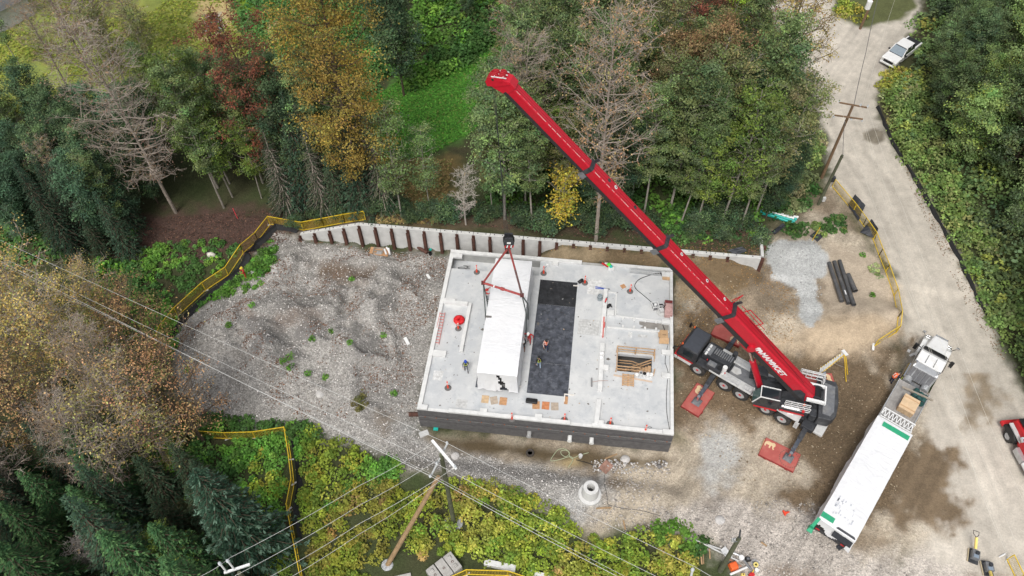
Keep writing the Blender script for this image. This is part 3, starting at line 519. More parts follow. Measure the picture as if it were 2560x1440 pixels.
# ---------------------------------------------------------------- the mobile crane
az_c = R2(142.25); CRL = np.array([16.06, 35.34, .05]); crane = thing('mobile_crane', 'red and black five axle mobile crane standing on outriggers right of the foundation', 'crane', CRL, az_c)
CI = toloc(CRL, az_c)
ws = wheel_set(.72, .5, REDP); yc = -1.45
for x in (0, -2.58, -4.12, -6.48, -7.99):
    wheel(ws, crane, x, -.25, .72, 1); wheel(ws, crane, x, yc * 2 + .25, .72, -1)
MB().box(-10.9, 1.5, yc - .75, yc + .75, .65, 1.35).build('chassis', CHAR, crane, bevel=.03)
for s, nm in ((1, 'near'), (-1, 'far')):
    y0, y1 = (yc + .62, yc + 1.40) if s > 0 else (yc - 1.40, yc - .62)
    MB().box(-4.9, -.95, y0, y1, 1.5, 1.62).build('fender_deck', LGREY, crane, bevel=.02); MB().box(-9.2, -4.95, y0, y1, 1.5, 1.62).build('fender_deck', LGREY, crane, bevel=.02)
    MB().box(-.9, .3, y0, y1, 1.48, 1.58).build('fender_deck', CHAR, crane, bevel=.02)
    ye = y1 if s > 0 else y0
    for k in range(2):   # step ladders lying flat on the deck
        t = MB(); xx = -2.2 - k * 1.9
        for q in (0, .45): t.bar((xx - 1.5, ye - s * (.15 + q), 1.66), (xx, ye - s * (.15 + q), 1.66), .04)
        for i in range(7): t.bar((xx - 1.45 + i * .24, ye - s * .15, 1.66), (xx - 1.45 + i * .24, ye - s * .6, 1.66), .035)
        t.build('step_ladder', ALU, crane)
MB().box(-6.4, -2.45, yc - .6, yc + .6, 1.36, 1.56).build('middle_deck', GREYM, crane, bevel=.02)
MB().prism([(-2.5, yc - .3), (-3.1, yc - .35), (-3.35, yc), (-3.1, yc + .35), (-2.5, yc + .3)], 1.565, 1.62).build('deck_plate', LGREY, crane)
for i in range(4): MB().cyl((-6.3, yc + .4, 1.56), (-6.3, yc + .4, 1.75), .22, n=12)
MB().cyl((-5.1, yc + .75, 1.62), (-5.1, yc + .75, 1.72), .25, n=14).build('deck_cap', WHITE, crane)
# driver's cab at the front
cab = MB().extr([(.38, .75), (2.1, .75), (2.28, 1.3), (2.0, 2.55), (1.85, 2.66), (.45, 2.66), (.38, 2.55)], 'y', yc - 1.28, yc + 1.28).build('driver_cab', CHAR, crane, bevel=.05)
MB().box(.5, 1.85, yc - 1.2, yc + 1.2, 2.665, 2.70).build('roof_panel', M('cab_roof', (.055, .06, .072), .45, var=.1), cab, bevel=.02)
MB().hexa([(2.29, yc - 1.15, 1.45), (2.29, yc + 1.15, 1.45), (2.30, yc + 1.15, 1.47), (2.30, yc - 1.15, 1.47), (2.03, yc - 1.1, 2.5), (2.03, yc + 1.1, 2.5), (2.06, yc + 1.1, 2.5), (2.06, yc - 1.1, 2.5)]).build('windscreen', GLASS, cab)
for s in (1, -1):
    MB().box(.8, 1.7, yc + s * 1.285 - .004, yc + s * 1.285 + .004, 1.65, 2.4).build('side_window', GLASS, cab)
    MB().bar((2.1, yc + s * 1.25, 2.4), (2.55, yc + s * 1.55, 2.3), .05).build('mirror_arm', BLACK, cab); MB().box(2.45, 2.6, yc + s * 1.5 - .08, yc + s * 1.5 + .08, 1.8, 2.35).build('mirror', BLACK, cab)
    MB().cyl((2.0, yc + s * 1.05, 2.66), (2.0, yc + s * 1.05, 2.8), .07, n=8).build('beacon', ORANGE, cab)
MB().box(2.1, 2.42, yc - 1.3, yc + 1.3, .5, .95).build('bumper', WHITE, crane, bevel=.05); MB().box(2.1, 2.40, yc - 1.29, yc + 1.29, .97, 1.1).build('red_band', REDP, crane)
MB().box(.55, 2.05, yc + 1.285, yc + 1.31, .6, .98).build('side_skirt', WHITE, crane); MB().box(.55, 2.05, yc + 1.285, yc + 1.315, 1.0, 1.18).build('red_band', REDP, crane)
for k in range(5): MB().hexa([(.5 - k * .12, yc + 1.3, .75), (.56 - k * .12, yc + 1.3, .75), (.56 - k * .12, yc + 1.33, .75), (.5 - k * .12, yc + 1.33, .75), (.6 - k * .12, yc + 1.3, 1.05), (.66 - k * .12, yc + 1.3, 1.05), (.66 - k * .12, yc + 1.33, 1.05), (.6 - k * .12, yc + 1.33, 1.05)]).build('warning_stripe', REDP if k % 2 == 0 else WHITE, crane)
for s in (-.8, .8): MB().cyl((2.42, yc + s, .72), (2.45, yc + s, .72), .14, n=12).build('headlight', M('lamp_glass', (.6, .6, .58), .15), crane)
# engine housing behind the cab
MB().box(-2.3, .25, yc - .62, yc + .55, 1.4, 2.35).build('engine_cover', CHAR, crane, bevel=.04)
for i in range(9): MB().box(-2.2 + i * .19, -2.1 + i * .19, yc - .55, yc + .1, 2.352, 2.40).build('cover_rib', GREYM, crane)
MB().box(-.45, .2, yc - .6, yc + .5, 2.352, 2.42).build('grille_panel', GREYM, crane, bevel=.01)
for i in range(3): MB().cyl((-.05, yc - .5 + i * .42, 2.42), (-.05, yc - .2 + i * .42, 2.42), .10, n=8).build('silencer', WHITE, crane)
MB().cyl((-2.05, yc + .85, 1.62), (-2.05, yc + .85, 2.5), .2, n=14).build('air_cleaner', WHITE, crane); MB().box(-1.9, -.5, yc + .6, yc + 1.3, 1.6, 2.05).build('side_locker', CHAR, crane, bevel=.03)
MB().box(-1.3, -.6, yc + .7, yc + 1.2, 2.055, 2.10).build('locker_lid', GREYM, crane); MB().cyl((-1.65, yc + .95, 2.05), (-1.65, yc + .95, 2.2), .2, n=12).build('fan_guard', BLACK, crane)
MB().cyl((-2.1, yc - .95, 1.6), (-2.1, yc - .95, 2.5), .22, n=12).build('exhaust_can', CHAR, crane)
for x, y in ((-.4, .85), (-2.25, 1.15), (-1.0, .5)): MB().cyl((x, yc + y, 2.05), (x, yc + y, 2.2), .05, n=6).build('marker_lamp', REDP, crane)
# outriggers: beam, jack, foot
def outrigger(x, ys, ye):
    s = 1 if ye > ys else -1
    o = MB().bar((x, ys, 1.15), (x, ys + (ye - ys) * .55, 1.02), .42, .45).build('outrigger_beam', CHAR, crane, bevel=.02)
    MB().bar((x, ys + (ye - ys) * .5, 1.02), (x, ye + s * .1, .9), .32, .36).build('inner_beam', M('blue_grey_steel', (.06, .07, .09), .5, var=.2, dirt=(.2, .2, .2), dscale=3), o, bevel=.015)
    MB().cyl((x, ye, .32), (x, ye, 1.2), .13, n=12).build('jack', CHROME, o)
    for k in range(3): MB().bar((x, ye - s * (.25 + .18 * k), .885), (x, ye - s * (.34 + .18 * k), .892), .335, .4).build('warning_stripe', WHITE if k % 2 else REDP, o)
    MB().tbox(x - .38, x + .38, ye - .38, ye + .38, .245, .34, .1, .1).build('foot_plate', GREYM, o, bevel=.01)
OX = ((-1.45, 2.45), (-1.15, -5.55), (-9.95, 2.55), (-9.0, -6.1))
for x, ye in OX: outrigger(x, yc + (.7 if ye > 0 else -.7), ye)
MB().box(-10.5, -9.5, yc - 1.4, yc + 1.4, 1.0, 1.5).build('outrigger_box', CHAR, crane, bevel=.03)
MB().box(-11.3, -10.55, yc - 1.35, yc + 1.35, 1.25, 1.5).build('rear_platform', LGREY, crane, bevel=.02)
for k in range(4): MB().box(-9.35, -9.0, yc + 1.3, yc + 1.42, .6 + k * .24, .68 + k * .24).build('access_step', LGREY, crane)
# superstructure, turned with the boom
BASE = P(1999, 966, 3.5); TIP = W(6.5, 9.0, 29.2); bv = TIP - BASE; BL = float(np.linalg.norm(bv)); az_b = math.atan2(bv[1], bv[0])
TC = BASE[:2] + 1.5 * np.array([math.cos(az_b), math.sin(az_b)]); SM = CI @ Xf((TC[0], TC[1], .05), az_b)
def sp(mb, name, m, par=None, **k): return xf(mb, SM).build(name, m, par or crane, **k)
sp(MB().cyl((0, 0, 1.45), (0, 0, 1.75), 1.0, n=28), 'turntable', CHAR)
sp(MB().box(-3.6, 1.7, -1.15, 1.15, 1.76, 2.15), 'slewing_platform', CHAR, bevel=.03)
for s in (.62, -.62): sp(MB().extr([(-2.2, 2.15), (.6, 2.15), (-.9, 3.55), (-1.5, 3.9), (-2.0, 3.5)], 'y', s - .06, s + .06), 'boom_bracket', CHAR)
sp(MB().prism([(-4.75, -1.25), (-4.55, -1.75), (-3.3, -1.8), (-3.3, 2.05), (-4.3, 2.05), (-4.7, 1.55), (-4.85, .2)], 1.62, 2.75), 'counterweight', M('counterweight_paint', (.045, .047, .052), .55, var=.15, dirt=(.13, .13, .13), dscale=2), bevel=.06)
sp(MB().box(-3.25, -2.72, 1.16, 1.9, 1.7, 2.5), 'side_weight', CHAR, bevel=.05)
sp(MB().prism([(-4.5, -1.2), (-3.6, -1.4), (-3.6, 1.6), (-4.2, 1.7), (-4.5, 1.2)], 2.752, 2.80), 'weight_plate', GREYM)
sp(MB().cyl((-3.0, -.55, 2.75), (-3.0, .4, 2.75), .42, n=20), 'winch_drum', BLACK); 
for s in (-.62, .46): sp(MB().cyl((-3.0, s, 2.75), (-3.0, s + .1, 2.75), .55, n=20), 'winch_flange', CHAR)
for s in (-.85, .68): sp(MB().box(-3.6, -2.2, s, s + .22, 2.9, 3.2), 'winch_frame', WHITE, bevel=.02)
sp(MB().box(-3.75, -3.62, -.85, .9, 2.85, 3.15), 'winch_frame', WHITE, bevel=.02)
def railing(p, q, h, name='hand_rail', n=4, z=2.2):
    t = MB()
    for k in range(n + 1): a = Vector(p).lerp(Vector(q), k / n); t.bar((a.x, a.y, z), (a.x, a.y, z + h), .045)
    for hh in (.0, .5, 1): t.bar((p[0], p[1], z + h * hh), (q[0], q[1], z + h * hh), .05)
    sp(t, name, WHITE)
railing((-3.4, -1.5), (-1.6, -1.5), .9, z=2.75); railing((-3.4, -1.5), (-3.4, -.9), .9, n=2, z=2.75); railing((-2.7, 1.5), (-.7, 1.55), .55, z=2.2); railing((-2.7, 1.15), (-.7, 1.2), .55, z=2.2); railing((-3.6, -1.9), (-1.6, -1.9), .5, z=2.75)
sp(MB().box(-2.7, -.3, 1.16, 1.6, 1.72, 2.15), 'equipment_box', CHAR, bevel=.03); sp(MB().box(-2.4, -.4, 1.61, 1.65, 1.72, 1.88), 'red_band', REDP); sp(MB().cyl((-1.9, 1.4, 2.15), (-.5, 1.4, 2.15), .16, n=10), 'hydraulic_tank', STEEL)
for k in range(3): sp(MB().box(-1.6, -1.1, 1.62, 1.7, 1.3 + k * .16, 1.37 + k * .16), 'access_step', WHITE)
sp(MB().box(.9, 2.3, -1.75, -.75, 1.75, 2.6), 'hose_box', CHAR, bevel=.04); sp(MB().cyl((-2.7, .9, 2.5), (-2.7, .9, 2.9), .18, n=10), 'cable_reel', BLACK)
sp(MB().cyl((-2.2, 1.1, 2.5), (-2.2, 1.1, 2.68), .09, n=8), 'beacon', ORANGE); sp(MB().cyl((-2.15, 1.75, 2.5), (-2.15, 1.75, 2.66), .12, n=8), 'beacon', REDP)
# operator's cab
def spc(mb, name, m, par=None, **k):
    mb.v = [(x - 1.3, y - .22, z) for x, y, z in mb.v]; return sp(mb, name, m, par, **k)
oc = spc(MB().extr([(1.1, 1.75), (3.0, 1.75), (3.2, 2.3), (2.75, 3.35), (1.2, 3.4), (1.1, 3.2)], 'y', .98, 2.02), 'operator_cab', CHAR, bevel=.04)
spc(MB().extr([(1.35, 3.405), (2.68, 3.375), (2.68, 3.385), (1.35, 3.415)], 'y', 1.12, 1.88), 'roof_window', GLASS, crane)
spc(MB().hexa([(3.2, 1.05, 2.35), (3.2, 1.95, 2.35), (3.22, 1.95, 2.36), (3.22, 1.05, 2.36), (2.78, 1.05, 3.3), (2.78, 1.95, 3.3), (2.8, 1.95, 3.31), (2.8, 1.05, 3.31)]), 'front_window', M('green_glass', (.05, .10, .09), .08, spec=.6), crane)
spc(MB().extr([(1.7, 2.35), (2.9, 2.35), (2.6, 3.15), (1.7, 3.15)], 'y', 2.022, 2.03), 'side_window', GLASS, crane)
for a, b_ in (((1.2, 2.03, 3.42), (2.75, 2.03, 3.38)), ((2.75, .97, 3.38), (2.75, 2.03, 3.38)), ((1.2, .97, 3.42), (2.75, .97, 3.38)), ((2.75, 2.03, 3.38), (3.2, 2.03, 2.3))): spc(MB().bar(a, b_, .07), 'cab_frame', WHITE)
spc(MB().box(1.1, 3.0, 2.03, 2.06, 1.76, 1.92), 'red_band', REDP)
# boom in its own frame: e1 along, e2 to the left, e3 up
e1 = Vector(bv / BL); e2 = Vector((-math.sin(az_b), math.cos(az_b), 0)); e3 = e1.cross(e2); BM = Matrix.Identity(4)
for i in range(3): BM[i][0] = e1[i]; BM[i][1] = e2[i]; BM[i][2] = e3[i]
BM.translation = Vector(BASE); BM = CI @ BM
def bp_(mb, name, m, par=None, **k): return xf(mb, BM).build(name, m, par or crane, **k)
def prof(w, h): return [(-w / 2, h * .42), (-w * .40, h * .5), (w * .40, h * .5), (w / 2, h * .42), (w / 2, -h * .22), (w * .38, -h * .42), (w * .18, -h * .5), (-w * .18, -h * .5), (-w * .38, -h * .42), (-w / 2, -h * .22)]
BELLY_SHADE = M('underside_shade', (.03, .028, .028), .6, var=.2)  # the belly's shade put into a near-black colour
secs = [(-.035, .302, 1.22, 1.42), (.302, .538, 1.02, 1.16), (.538, .768, .86, .98), (.768, .985, .72, .84)]
for k, (a, b_, w, h) in enumerate(secs):
    s_ = bp_(MB().extr(prof(w, h), 'x', a * BL, b_ * BL), 'boom_section', RED)
    bp_(MB().extr([(-w * .36, -h * .44), (w * .36, -h * .44), (w * .2, -h * .53), (-w * .2, -h * .53)], 'x', a * BL + .1, b_ * BL - .1), 'underside', BELLY_SHADE, s_)
    bp_(MB().box(a * BL + .1, b_ * BL - .15, w * .44, w * .56, -h * .46, -h * .2), 'shade_strip', BELLY_SHADE, s_)  # added dark strip in place of the boom's shaded lower edge
    for yy in (-.28, 0, .28): bp_(MB().box(a * BL + .2, b_ * BL - .2, yy * w - .012, yy * w + .012, h * .5, h * .5 + .012), 'weld_seam', M('dark_red', (.28, .01, .02), .5), s_)
    if k:   # grease streaks left by the sliding pads
        x0, x1 = a * BL + .6, b_ * BL - .4; n = 14
        for i in range(n):
            xa = x0 + (x1 - x0) * i / n; L_ = (x1 - x0) / n * random.uniform(.5, 1.05); yy = w * .43 + .01 * random.uniform(-1, 1)
            bp_(MB().box(xa, xa + L_, yy - .02, yy + .022 * random.random(), h * .466, h * .486), 'grease_streak', M('grease', (.62, .55, .5), .6), s_)
    if k < 3:
        wn_, hn_ = secs[k][2] * 1.08, secs[k][3] * 1.08
        t = MB(); pr = prof(wn_, hn_); pi_ = prof(secs[k + 1][2], secs[k + 1][3])
        t.extr(pr, 'x', b_ * BL - .18, b_ * BL + .12); bp_(t, 'collar', CHAR, s_)
        bp_(MB().box(b_ * BL - .25, b_ * BL - .05, -wn_ * .5, -wn_ * .42, hn_ * .45, hn_ * .75), 'collar_lug', CHAR, s_); bp_(MB().box(b_ * BL - .35, b_ * BL + .1, wn_ * .44, wn_ * .55, -hn_ * .6, -hn_ * .2), 'collar_bracket', GREYM, s_)
for t_, k in ((.60, 1), (.66, 1), (.42, 0), (.35, 0)):
    pass
for t_, w, h, white in ((.49, 1.02, 1.16, 1), (.40, 1.02, 1.16, 1), (.70, .86, .98, 1), (.335, 1.02, 1.16, 1), (.64, .86, .98, 0), (.72, .86, .98, 0)):
    bp_(MB().cyl((t_ * BL, -w * .1, h * .5), (t_ * BL, -w * .1, h * .5 + .02), .14, n=14), 'boom_pin', WHITE if white else CHAR); bp_(MB().cyl((t_ * BL, -w * .1, h * .5 + .02), (t_ * BL, -w * .1, h * .5 + .035), .06, n=10), 'pin_bolt', CHAR)
# boom head
def hp_(mb, name, m, par=None, **k):
    mb.v = [(BL - .25 + (x - BL + .25) * .72, y * .64, z * .76 + .05) for x, y, z in mb.v]; return bp_(mb, name, m, par, **k)
hd = hp_(MB().extr([(.968 * BL, .62), (.99 * BL, .66), (1.0 * BL + .45, .1), (1.0 * BL + .75, -.45), (1.0 * BL + .6, -1.05), (1.0 * BL + .1, -.95), (.968 * BL, -.55)], 'y', -.62, .62), 'boom_head', RED, bevel=.03)
for z_, xx in ((.3, .35), (-.2, .72), (-.8, .72)):
    for yy in (-.36, -.12, .12, .36): hp_(MB().cyl((BL + xx, yy - .05, z_), (BL + xx, yy + .05, z_), .3, n=16), 'sheave', M('sheave_red', (.42, .02, .03), .5), hd)
for yy in (-.66, .66):
    hp_(MB().extr([(.985 * BL, .55), (BL + .3, .35), (BL + 1.0, -.4), (BL + .95, -1.0), (BL + .5, -1.2), (BL, -.6)], 'y', yy - .03, yy + .03), 'head_plate', RED, hd)
    hp_(MB().cyl((BL + .72, yy - .08, -.3), (BL + .72, yy + .08, -.3), .12, n=10), 'sheave_pin', CHROME, hd); hp_(MB().cyl((BL + .2, yy - .08, .1), (BL + .2, yy + .08, .1), .14, n=10), 'sheave_pin', RED, hd)
for yy in (-.5, 0, .5): hp_(MB().bar((BL + .05, yy, .62), (BL + .95, yy, -.35), .07), 'head_bar', WHITE, hd)
hp_(MB().bar((BL + .3, -.6, .45), (BL + .3, .6, .45), .06), 'head_bar', WHITE, hd); hp_(MB().bar((BL + .8, -.6, -.1), (BL + .8, .6, -.1), .06), 'head_bar', WHITE, hd)
# ram that raises the boom
pa = Vector((1.35, 0, 2.0)); pb = (CI.inverted() @ BM) @ Vector((.185 * BL, 0, -.75)); pb = SM.inverted() @ CI @ pb
sp(MB().cyl(pa, pa.lerp(pb, .62), .27, n=18), 'ram_barrel', RED); sp(MB().cyl(pa.lerp(pb, .6), pb, .17, n=16), 'ram_rod', CHROME)
bp_(MB().extr([(.15 * BL, -.5), (.22 * BL, -.5), (.20 * BL, -1.05), (.17 * BL, -1.05)], 'y', -.4, .4), 'ram_bracket', RED, bevel=.03)
bp_(MB().cyl((.19 * BL, .55, -.25), (.19 * BL, .85, -.25), .32, n=16), 'side_pivot', RED); bp_(MB().bar((.02 * BL, .3, .8), (.25 * BL, -.2, .82), .02), 'hose_line', BLACK)
t = MB()
for q in (.22, .27): t.bar((q * BL, -.5, .7), (q * BL, -.5, 1.3), .05)
t.bar((.2 * BL, -.5, 1.0), (.29 * BL, -.5, 1.0), .04); t.bar((.22 * BL, -.5, 1.3), (.27 * BL, -.5, 1.3), .05); bp_(t, 'boom_guard', RED)
t = MB()
for q in (-.15, .15): t.bar((.315 * BL, q - .3, .7), (.325 * BL, -.3, 1.9), .05)
bp_(t, 'rope_guide', RED)
bp_(MB().bar((.075 * BL, .63, .05), (.1 * BL, .8, .5), .04), 'lamp_bracket', WHITE)
# lettering and elephant emblem on the left cheek of the boom
def text_mesh(s, size, depth=.01):
    cu = bpy.data.curves.new('txt', 'FONT'); cu.body = s; cu.size = size; cu.extrude = depth; cu.align_x = 'CENTER'; cu.align_y = 'CENTER'; cu.offset = .018 * size
    o = bpy.data.objects.new('txt', cu); COL.objects.link(o); dg = bpy.context.evaluated_depsgraph_get(); me = bpy.data.meshes.new_from_object(o.evaluated_get(dg)); bpy.data.objects.remove(o); return me
def onto(me, m, name, mtl, par, face):
    for v in me.vertices: v.co = m @ (face @ v.co)
    me.materials.clear(); me.materials.append(mtl); me.update(); return link(name, me, par)
TM = Matrix(((-1, 0, 0, 0), (0, 0, 1, 0), (0, 1, 0, 0), (0, 0, 0, 1)))   # text x -> towards the foot, y -> up, z -> out of the left cheek
WL = M('white_lettering', (.8, .8, .8), .5, var=.02)
tm = text_mesh('MAMMOET', .66); xs = [v.co.x for v in tm.vertices]; sx = 3.3 / (max(xs) - min(xs))
for v in tm.vertices: v.co.x = v.co.x * sx + v.co.y * .15
onto(tm, BM, 'lettering', WL, crane, Matrix.Translation((.118 * BL, .625, .12)) @ TM)
ELE = [(-.55, -.35), (-.42, -.35), (-.4, -.08), (-.1, -.1), (-.08, -.38), (.06, -.38), (.08, -.05), (.2, -.02), (.28, -.3), (.42, -.42), (.52, -.3), (.42, -.28), (.4, -.1), (.5, .12), (.42, .32), (.25, .4), (.05, .3), (-.3, .34), (-.52, .2), (-.6, -.05)]
t = MB().prism([(-x * .62, y * .66) for x, y in ELE], -.01, .01); me = t.mesh('emblem'); onto(me, BM, 'emblem', WL, crane, Matrix.Translation((.176 * BL, .625, .1)) @ TM)

# timber and steel outrigger mats, red, with a pale elephant stencil
PADM = M('red_mat_paint', (.42, .10, .085), .7, var=.15, scale=2, dirt=(.34, .17, .13), dscale=2, damt=.6); PADE = M('red_mat_edge', (.26, .035, .03), .7, var=.2); STEN = M('stencil_cream', (.66, .50, .30), .7, var=.1)
def omat(pts, lab, si, flip=False):
    w = [G(*p) for p in pts]; c = sum(w) / 4; ax = (w[1] - w[0]) + (w[2] - w[3]); Lx = np.linalg.norm(ax) / 2; ay = (w[3] - w[0]) + (w[2] - w[1]); Ly = np.linalg.norm(ay) / 2; rz = math.atan2(ax[1], ax[0])
    o = thing('outrigger_mat', lab, 'outrigger mat', (c[0], c[1], hz(c[0], c[1])), rz, 'red outrigger mats under the crane')
    MB().box(-Lx / 2, Lx / 2, -Ly / 2, Ly / 2, -.12, .2).build('mat_slab', PADE, o, bevel=.02); MB().box(-Lx / 2 + .04, Lx / 2 - .04, -Ly / 2 + .04, Ly / 2 - .04, .2, .215).build('top_sheet', PADM, o)
    sx, sy = si; MB().prism([(sx * (Lx / 2 - .55) + x * .8, sy * (Ly / 2 - .5) + y * .8) for x, y in ELE], .216, .222).build('elephant_stencil', STEN, o)
    for q in (-.3, .3): MB().box(Lx * q - .12, Lx * q + .12, -Ly / 2 - .06, -Ly / 2 - .001, .02, .12).build('lifting_lug', PADE, o)
    return o, Lx, Ly
omat([(1702, 1017), (1742, 958), (1786, 986), (1745, 1046)], 'red crane mat under the front left outrigger, close to the foundation', (1, 1))
omat([(1896, 1140), (1983, 1183), (2000, 1139), (1912, 1095)], 'red crane mat under the rear left outrigger, with a chain ring round the foot', (-1, 1))
omat([(1773, 838), (1848, 870), (1862, 835), (1797, 800)], 'red crane mat under the raised boom behind the crane cab', (1, -1))
omat([(2010, 925), (2020, 970), (2090, 975), (2080, 945)], 'red crane mat mostly hidden behind the crane counterweight', (-1, 1))
c = G(1971, 1150); t = MB(); n = 26
for i in range(n):
    a = 2 * math.pi * i / n; t.lathe((c[0] + .78 * math.cos(a), c[1] + .78 * math.sin(a), c[2] + .25), [(.03, -.02), (.055, 0), (.03, .02)], 5)
tag(t.build('chain', M('rusty_chain', (.2, .1, .08), .7), None), 'chain laid in a ring on the red outrigger mat', 'chain')
a = G(1899, 1132, .12); b_ = G(1912, 1100, .12); o = thing('timber_beam', 'short timber beam leaning on the end of the red outrigger mat', 'timber', (a[0], a[1], a[2] - .12)); MB().bar((0, 0, .14), tuple(b_ - a + np.array([0, 0, .1])), .16).build('beam', WOOD, o)

# ---------------------------------------------------------------- semi trailer with second wrapped load, and its tractor
_zl = 2.75; _c = [P(*q, _zl) for q in ((2044, 1307), (2133, 1358), (2192, 1045), (2284, 1082))]; TR = (_c[0] + _c[1]) / 2; TR[2] = 0; LLEN = float(np.linalg.norm((_c[2] + _c[3] - _c[0] - _c[1]) / 2)); az_t = math.atan2(*((_c[2] + _c[3] - _c[0] - _c[1])[[1, 0]])); LWID = float(np.linalg.norm(_c[3] - _c[2])); pass; TI = toloc(TR, az_t)
def TL(px, py, z): p = TI @ Vector(P(px, py, z)); return p.x, p.y
WRAP = None
def wrap_mat():
    m = M('white_wrap', (.72, .722, .73), .45, var=.02, scale=1, dirt=(.60, .61, .63), dscale=.7, damt=.55, spec=.3); t, b = m.node_tree, m.node_tree.nodes['Principled BSDF']; N = t.nodes.new; L = t.links
    tc = N('ShaderNodeTexCoord'); mp = N('ShaderNodeMapping'); mp.inputs['Scale'].default_value = (1, .45, 1); n = N('ShaderNodeTexNoise'); n.inputs['Scale'].default_value = 2.2; n.inputs['Detail'].default_value = 5; n.inputs['Distortion'].default_value = 1.2
    L.new(tc.outputs['Object'], mp.inputs[0]); L.new(mp.outputs[0], n.inputs['Vector']); bp = N('ShaderNodeBump'); bp.inputs['Strength'].default_value = .4; bp.inputs['Distance'].default_value = .12; L.new(n.outputs['Fac'], bp.inputs['Height']); L.new(bp.outputs[0], b.inputs['Normal'])
    return m
WRAP = wrap_mat(); GREENT = M('green_tape', (.03, .33, .17), .5, var=.08)
def wrapped_box(x0, x1, y0, y1, z0, z1, seed, slump=.0, notch=None, res=.3):
    """skin of shrink wrap: four sides and a top as one wrinkled grid; notch(s, z) True removes a torn part of the x0 face"""
    per = []   # perimeter parameter
    L1, L2 = x1 - x0, y1 - y0; n1, n2 = max(2, int(L1 / res)), max(2, int(L2 / .14)); nz = 14
    ring = [(x0 + L1 * i / n1, y0) for i in range(n1)] + [(x1, y0 + L2 * i / n2) for i in range(n2)] + [(x1 - L1 * i / n1, y1) for i in range(n1)] + [(x0, y1 - L2 * i / n2) for i in range(n2)]
    n = len(ring); t = MB(); cx, cy = (x0 + x1) / 2, (y0 + y1) / 2; vs = []
    for k in range(nz + 1):
        f = k / nz; z = z0 + (z1 - z0) * f
        for i, (x, y) in enumerate(ring):
            bl = (float(fbm(i * .35, z * 1.1, 1.6, 4, seed)) - .5) * .22 * (1 - f) + (float(fbm(i * .9, z * .4, 1.0, 2, seed + 3)) - .5) * .10 * (1 - f * .7)
            fl = .10 * (1 - f) ** 2
            nx = -1 if x == x0 else (1 if x == x1 else 0); ny = -1 if y == y0 else (1 if y == y1 else 0)
            zz = z + (0.0 if k else (float(fbm(i * .6, 1, 2, 3, seed + 5)) - .5) * .5)
            sag = slump * math.exp(-(x - x0) / .5) * (f ** 2)
            vs.append((x + nx * (bl + fl), y + ny * (bl + fl), zz - sag))
    fs = []
    for k in range(nz):
        for i in range(n):
            a = ring[i]; j = (i + 1) % n; b2 = ring[j]
            if notch and a[0] == x0 and b2[0] == x0 and notch(((a[1] + b2[1]) / 2 - y0) / L2, (k + .5) / nz): continue
            fs.append((k * n + i, k * n + j, (k + 1) * n + j, (k + 1) * n + i))
    base = nz * n
    # top grid
    gi = {}
    def top(i, j):
        if (i, j) in gi: return gi[(i, j)]
        if j == 0: r = base + i if i < n1 else base + n1
        elif i == n1: r = base + n1 + j if j < n2 else base + n1 + n2
        elif j == n2: r = base + n1 + n2 + (n1 - i)
        elif i == 0: r = base + 2 * n1 + n2 + (n2 - j)
        else:
            x, y = x0 + L1 * i / n1, y0 + L2 * j / n2; d = min(y - y0, y1 - y, x1 - x, x - x0)
            vs.append((x, y, z1 + .05 * min(1, d / .4) + .05 * (float(fbm(x, y, 1.2, 4, seed + 7)) - .5) - slump * math.exp(-(x - x0) / .5))); r = len(vs) - 1
        gi[(i, j)] = r; return r
    for i in range(n1):
        for j in range(n2): fs.append((top(i, j), top(i + 1, j), top(i + 1, j + 1), top(i, j + 1)))
    t.add(vs, fs); return t
gz = .05
trailer = thing('flatbed_trailer', 'long step deck trailer carrying a white wrapped load, parked beside the road', 'trailer', (*TR[:2], gz), az_t)
MB().box(.55, 11.2, -1.28, 1.28, .95, 1.15).build('main_deck', ALU, trailer, bevel=.02)
for s in (-.45, .45): MB().box(.55, 15.2, s - .08, s + .08, .6, .94).build('chassis_rail', CHAR, trailer)
xk0, xk1 = 11.22, TL(2312, 983, 1.4)[0]
MB().box(xk0, xk1, -1.28, 1.28, 1.25, 1.42).build('upper_deck', M('grey_deck_boards', (.30, .285, .27), .8, var=.2, scale=3), trailer, bevel=.01)
for i in range(11): MB().box(xk0 + .02, xk1 - .02, -1.24 + i * .226, -1.24 + i * .226 + .2, 1.422, 1.44).build('deck_board', M('grey_deck_boards', (.30, .285, .27)), trailer)
for s in (-1.3, 1.3):
    MB().box(xk0, xk1, s - .04, s + .04, 1.2, 1.5).build('side_rail', ALU, trailer, bevel=.01); MB().box(.55, 11.2, s - .03, s + .03, .9, 1.2).build('side_rail', ALU, trailer)
t = MB()
for x in (LLEN + .35, LLEN + 1.25):
    t.bar((x, -1.3, 2.4), (x, 1.3, 2.4), .1); t.bar((x, -1.3, 1.5), (x, 1.3, 1.5), .09)
for i in range(9):
    y = -1.28 + i * .32; t.bar((LLEN + .35, y, 2.4), (LLEN + 1.25, y + (.16 if i < 8 else 0), 2.4), .07)
    if i < 8: t.bar((LLEN + .35, y + .32, 2.4), (LLEN + 1.25, y + .16, 2.4), .07)
for x in (LLEN + .35, LLEN + 1.25):
    for y in (-1.28, 0, 1.28): t.bar((x, y, 1.4), (x, y, 2.4), .08)
t.build('bulkhead_truss', WHITE, trailer)
wst = wheel_set(.5, .3, SILV, 18)
for x in (1.0, 2.3, 3.6):
    for y, s in ((1.1, 1), (-1.1, -1)): wheel(wst, trailer, x, y, .5, s)
MB().box(.45, .53, -1.2, 1.2, .55, 1.0).build('rear_bumper', CHAR, trailer); 
for s in (-1, 1): MB().box(.42, .446, s - .15, s + .15, .75, .9).build('tail_lamp', REDP, trailer)
